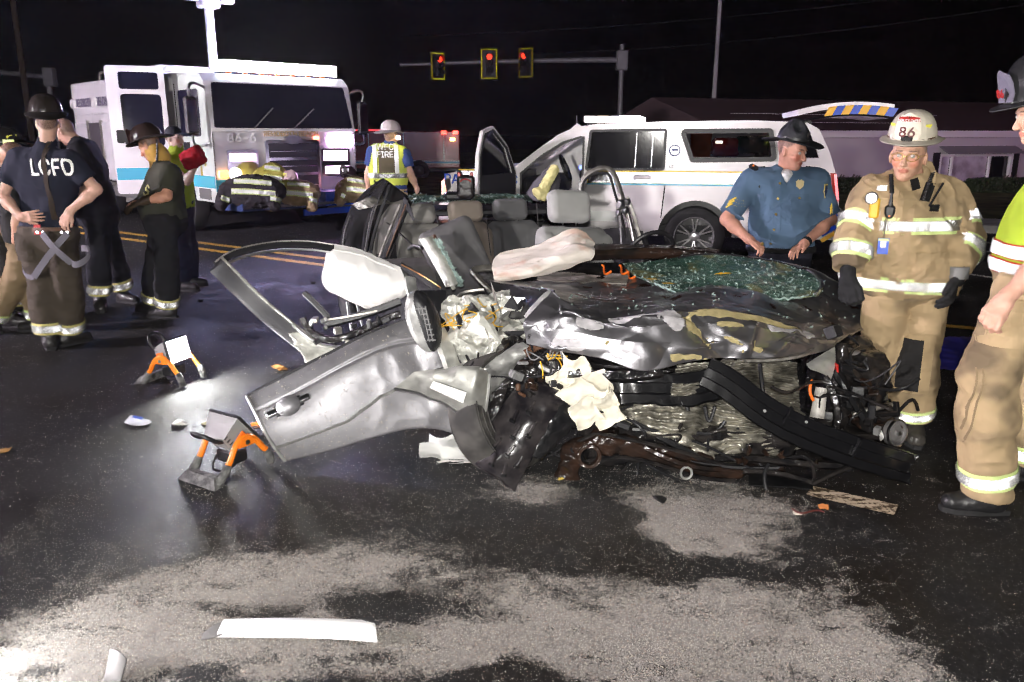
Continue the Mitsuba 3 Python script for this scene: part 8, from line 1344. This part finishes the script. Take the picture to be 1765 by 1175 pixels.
# ---------------------------------------------------------------- loose things on the road
def flatthing(name, label, cat_, pts, z0, amp, mt, col=None, seed=1, t=.003, n=(24, 24)):
    C = A([[gnd(*q) + A([0, 0, z]) for q, z in r] for r in pts]); P = crumple(refine(C, *n, 2), amp, 9, seed, 3); P[..., 2] = np.maximum(P[..., 2], .004); m = thick(P, t); return top(name, m, mt, label, cat_, smooth=True, color=None if col is None else vcol(m, col, .2, 14, seed))
k = thing('trim_strip', 'long white strip of body trim lying on the granules near the bottom', 'trim strip')
C = A([[gnd(*q) + A([0, 0, z]) for q, z in r] for r in ((((388, 1080), .03), ((470, 1079), .034), ((560, 1080), .036), ((642, 1084), .036)), (((384, 1092), .045), ((470, 1092), .05), ((560, 1094), .05), ((648, 1098), .046)), (((372, 1103), .012), ((470, 1104), .012), ((560, 1106), .012), ((650, 1112), .012)))]); m = thick(refine(C, 12, 40, 2), .006); add(k, 'strip', m, 'm_white', smooth=True); add(k, 'dark_end', panel(A([[gnd(*q) + A([0, 0, z]) for q, z in r] for r in ((((622, 1080), .045), ((643, 1083), .045)), (((626, 1089), .054), ((649, 1094), .05)))]), 6, 6, .004), 'm_black', smooth=False); add(k, 'torn_end', panel(A([[gnd(*q) + A([0, 0, z]) for q, z in r] for r in ((((350, 1096), .01), ((370, 1090), .03), ((390, 1082), .04)), (((346, 1104), .006), ((366, 1104), .01), ((384, 1102), .02)))]), 12, 16, .004, .012, 14, 3), 'm_gray2', smooth=False)
flatthing('metal_offcut', 'bent grey metal offcut lying at the bottom left edge', 'metal piece', (((((192, 1140), .05), ((208, 1148), .06), ((222, 1158), .05))), ((((185, 1160), .02), ((200, 1168), .03), ((214, 1174), .03))), ((((175, 1190), .01), ((190, 1192), .01), ((204, 1194), .01)))), 0, .004, 'm_gray2')
k = flatthing('paper_wrapper', 'white paper wrapper with blue print lying left of the floodlights', 'paper', ((((214, 730), .004), ((240, 736), .006), ((262, 731), .012)), (((226, 721), .02), ((246, 724), .012), ((258, 727), .008))), 0, .006, 'm_rough', (.60, .62, .66), 3); add(k, 'print', panel(A([[gnd(*q) + A([0, 0, .03]) for q in r] for r in (((228, 727), (246, 731)), ((232, 724), (248, 727)))]), 4, 4, .002), 'm_blue', smooth=False)
for i, (px, py, s, c, lb) in enumerate(((308, 731, .05, (.6, .6, .56), 'small crumpled white scrap right of the paper wrapper'), (354, 732, .035, (.5, .48, .3), 'small yellowish scrap behind the near floodlight'), (481, 637, .07, (.36, .16, .05), 'brown torn scrap on the lit road above the car door'), (8, 778, .04, (.4, .22, .08), 'small brown scrap at the left edge of the road'), (344, 519, .04, (.02, .02, .02), 'small black scrap on the road behind the olive-shirted man'), (1418, 876, .032, (.55, .20, .06), 'orange brown lump at the end of the black lead'), (968, 826, .02, (.7, .5, .1), 'tiny yellow scrap on the granules under the car'), (1137, 862, .04, (.015, .015, .015), 'black sliver lying on the granules in front of the car'), (1373, 886, .018, (.7, .68, .6), 'tiny white plug beside the orange brown lump'), (540, 488, .05, (.02, .02, .02), 'black scrap on the road right of the window frame'))):
    c0 = gnd(px, py) + A([0, 0, s * .28]); p = rng.normal(0, s * .45, (26, 3)) * (1, 1, .3) + c0; p[:, 2] = np.maximum(p[:, 2], .002); m = hull(p); m = TM(m.vertices, m.faces).subdivide(); v = A(m.vertices) + rng.normal(0, s * .05, (len(m.vertices), 3)); v[:, 2] = np.maximum(v[:, 2], .002); m = TM(v, m.faces); top('debris', m, 'm_rough', lb, 'debris', smooth=False, color=vcol(m, c, .3, 40))
for i, (px, py) in enumerate(((770, 762), (760, 780), (800, 786))):
    w = (.10, .12, .13)[i]; c0 = gnd(px, py + 12); S = np.array([[c0 + A([x * w, y * .05, .02 + .05 * (y > 0)]) for x in (-1, -.3, .3, 1)] for y in (-1, 0, 1)]) + rng.normal(0, .012, (3, 4, 3)); S[..., 2] = np.maximum(S[..., 2], .005); m = thick(crumple(refine(S, 20, 26, 2), .012, 12, i, 3), .003); k = top('paper_towel', m, 'm_rough', 'crumpled white packaging on the road under the torn door, %s' % ('farthest piece', 'middle piece', 'nearest printed piece')[i], 'paper', smooth=True, color=vcol(m, (.66, .66, .64), .1))
    if i == 2:
        for j in range(3): add(k, 'print', box(c0 + A([-.04 + j * .0, -.052, .02 + j * .012]), (.08, .002, .004)), 'm_gray', smooth=False)
k = thing('black_offcut', 'black plastic offcut with an orange edge behind the near floodlight', 'plastic piece'); add(k, 'piece', hull([gnd(430, 742) + A([0, 0, .01]), gnd(466, 745) + A([0, 0, .02]), gnd(464, 756) + A([0, 0, .08]), gnd(440, 754) + A([0, 0, .06]), gnd(450, 738) + A([0, 0, .03])]), 'm_bumper'); add(k, 'edge', bar(gnd(434, 745) + A([0, 0, .05]), gnd(452, 744) + A([0, 0, .06]), .012, .02), 'm_orange')
top('loose_lead', tube([gnd(1365, 880) + A([0, 0, .012]), gnd(1385, 888) + A([0, 0, .012]), gnd(1405, 884) + A([0, 0, .014]), gnd(1420, 886) + A([0, 0, .012])], .004, 6, 20), 'm_maroon', 'short red lead lying by the orange brown lump', 'wire')
# blue tarpaulin
C = A([[gnd(1500, 585), gnd(1580, 588), gnd(1680, 585), gnd(1765, 580)], [gnd(1500, 612), gnd(1590, 615), gnd(1680, 612), gnd(1765, 606)], [gnd(1500, 640), gnd(1590, 642), gnd(1700, 636), gnd(1790, 630)]]); P = refine(C, 60, 120, 2); P[..., 2] += .012 + .10 * np.clip(meshkit.fbm(P * A([2.2, 5, 1]) + 3, 4, 3) - .42, 0, 1) + .05 * np.abs(meshkit.fbm(P * A([7, 9, 1]), 3, 8) - .5)
top('tarpaulin', thick(P, .004), 'm_tarp', 'shiny crumpled blue tarpaulin on the road behind the tan trousers', 'tarpaulin', smooth=True); mat('m_tarp', (.045, .04, .30), .25, spec=.6, coat=.3)
# black trainer on the rear shelf, pipe and stone fragments
c = at(803, 322, 7.55); k = thing('trainer', 'black and red shoe-like object standing on the rear shelf of the wreck', 'shoe'); m = snets(lambda P: smin(rbox(P, c, (.075, .06, .10), .03) , cap(P, c + A([-.05, 0, .09]), c + A([-.06, 0, .13]), .016), .02) - wrinkle(P, .006, 14, 2), c - .25, c + .25, .007); add(k, 'upper', m, 'm_satin', smooth=True, color=vcol(m, (.015, .012, .012), .3)); add(k, 'tab', box(c + A([.05, -.03, .10]), (.03, .02, .07), RY(20), .008), 'm_red'); add(k, 'tab', box(c + A([-.055, -.03, .10]), (.03, .02, .07), RY(-15), .008), 'm_red'); add(k, 'lace', tube([c + A([-.05, -.065, .05]), c + A([0, -.068, .075]), c + A([.05, -.065, .05])], .006, 5, 8), 'm_red')
C = G([(906, 332, 7.4), (930, 300, 7.3), (948, 285, 7.3)], [(920, 345, 7.3), (945, 320, 7.2), (960, 290, 7.25)], [(940, 345, 7.3), (962, 330, 7.25), (966, 302, 7.3)]); m = panel(C, 24, 24, .06, .02, 8, 3); k = thing('torn_cushion', 'torn grey cushion with yellow foam showing behind the driver seat', 'cushion'); add(k, 'cover', m, 'm_cloth', smooth=True, color=vcol(m, (.09, .085, .10), .3)); m = snets(lambda P: np.minimum(cap(P, at(932, 335, 7.12), at(955, 292, 7.1), .035, .03), cap(P, at(926, 330, 7.1), at(940, 338, 7.1), .03)) - wrinkle(P, .016, 14, 3), at(940, 315, 7.1) - .35, at(940, 315, 7.1) + .35, .009); add(k, 'foam', m, 'm_rough', smooth=True, color=vcol(m, (.60, .55, .26), .2))
# ---------------------------------------------------------------- thin air added to give the strongest lamps a glow
HAZE = 0.0015
scene['haze_medium'] = {'type': 'homogeneous', 'albedo': {'type': 'rgb', 'value': [.95, .95, .95]}, 'sigma_t': HAZE, 'phase': {'type': 'hg', 'g': 0.88}}
scene['haze'] = {'type': 'cube', 'to_world': T().translate([0, 420, 9]).scale([410, 490, 10.2]), 'bsdf': {'type': 'null'}, 'interior': {'type': 'ref', 'id': 'haze_medium'}}
labels['haze'] = {'label': 'thin air added for a glow around the lamps', 'kind': 'stuff'}
scene['camera']['medium'] = {'type': 'ref', 'id': 'haze_medium'}
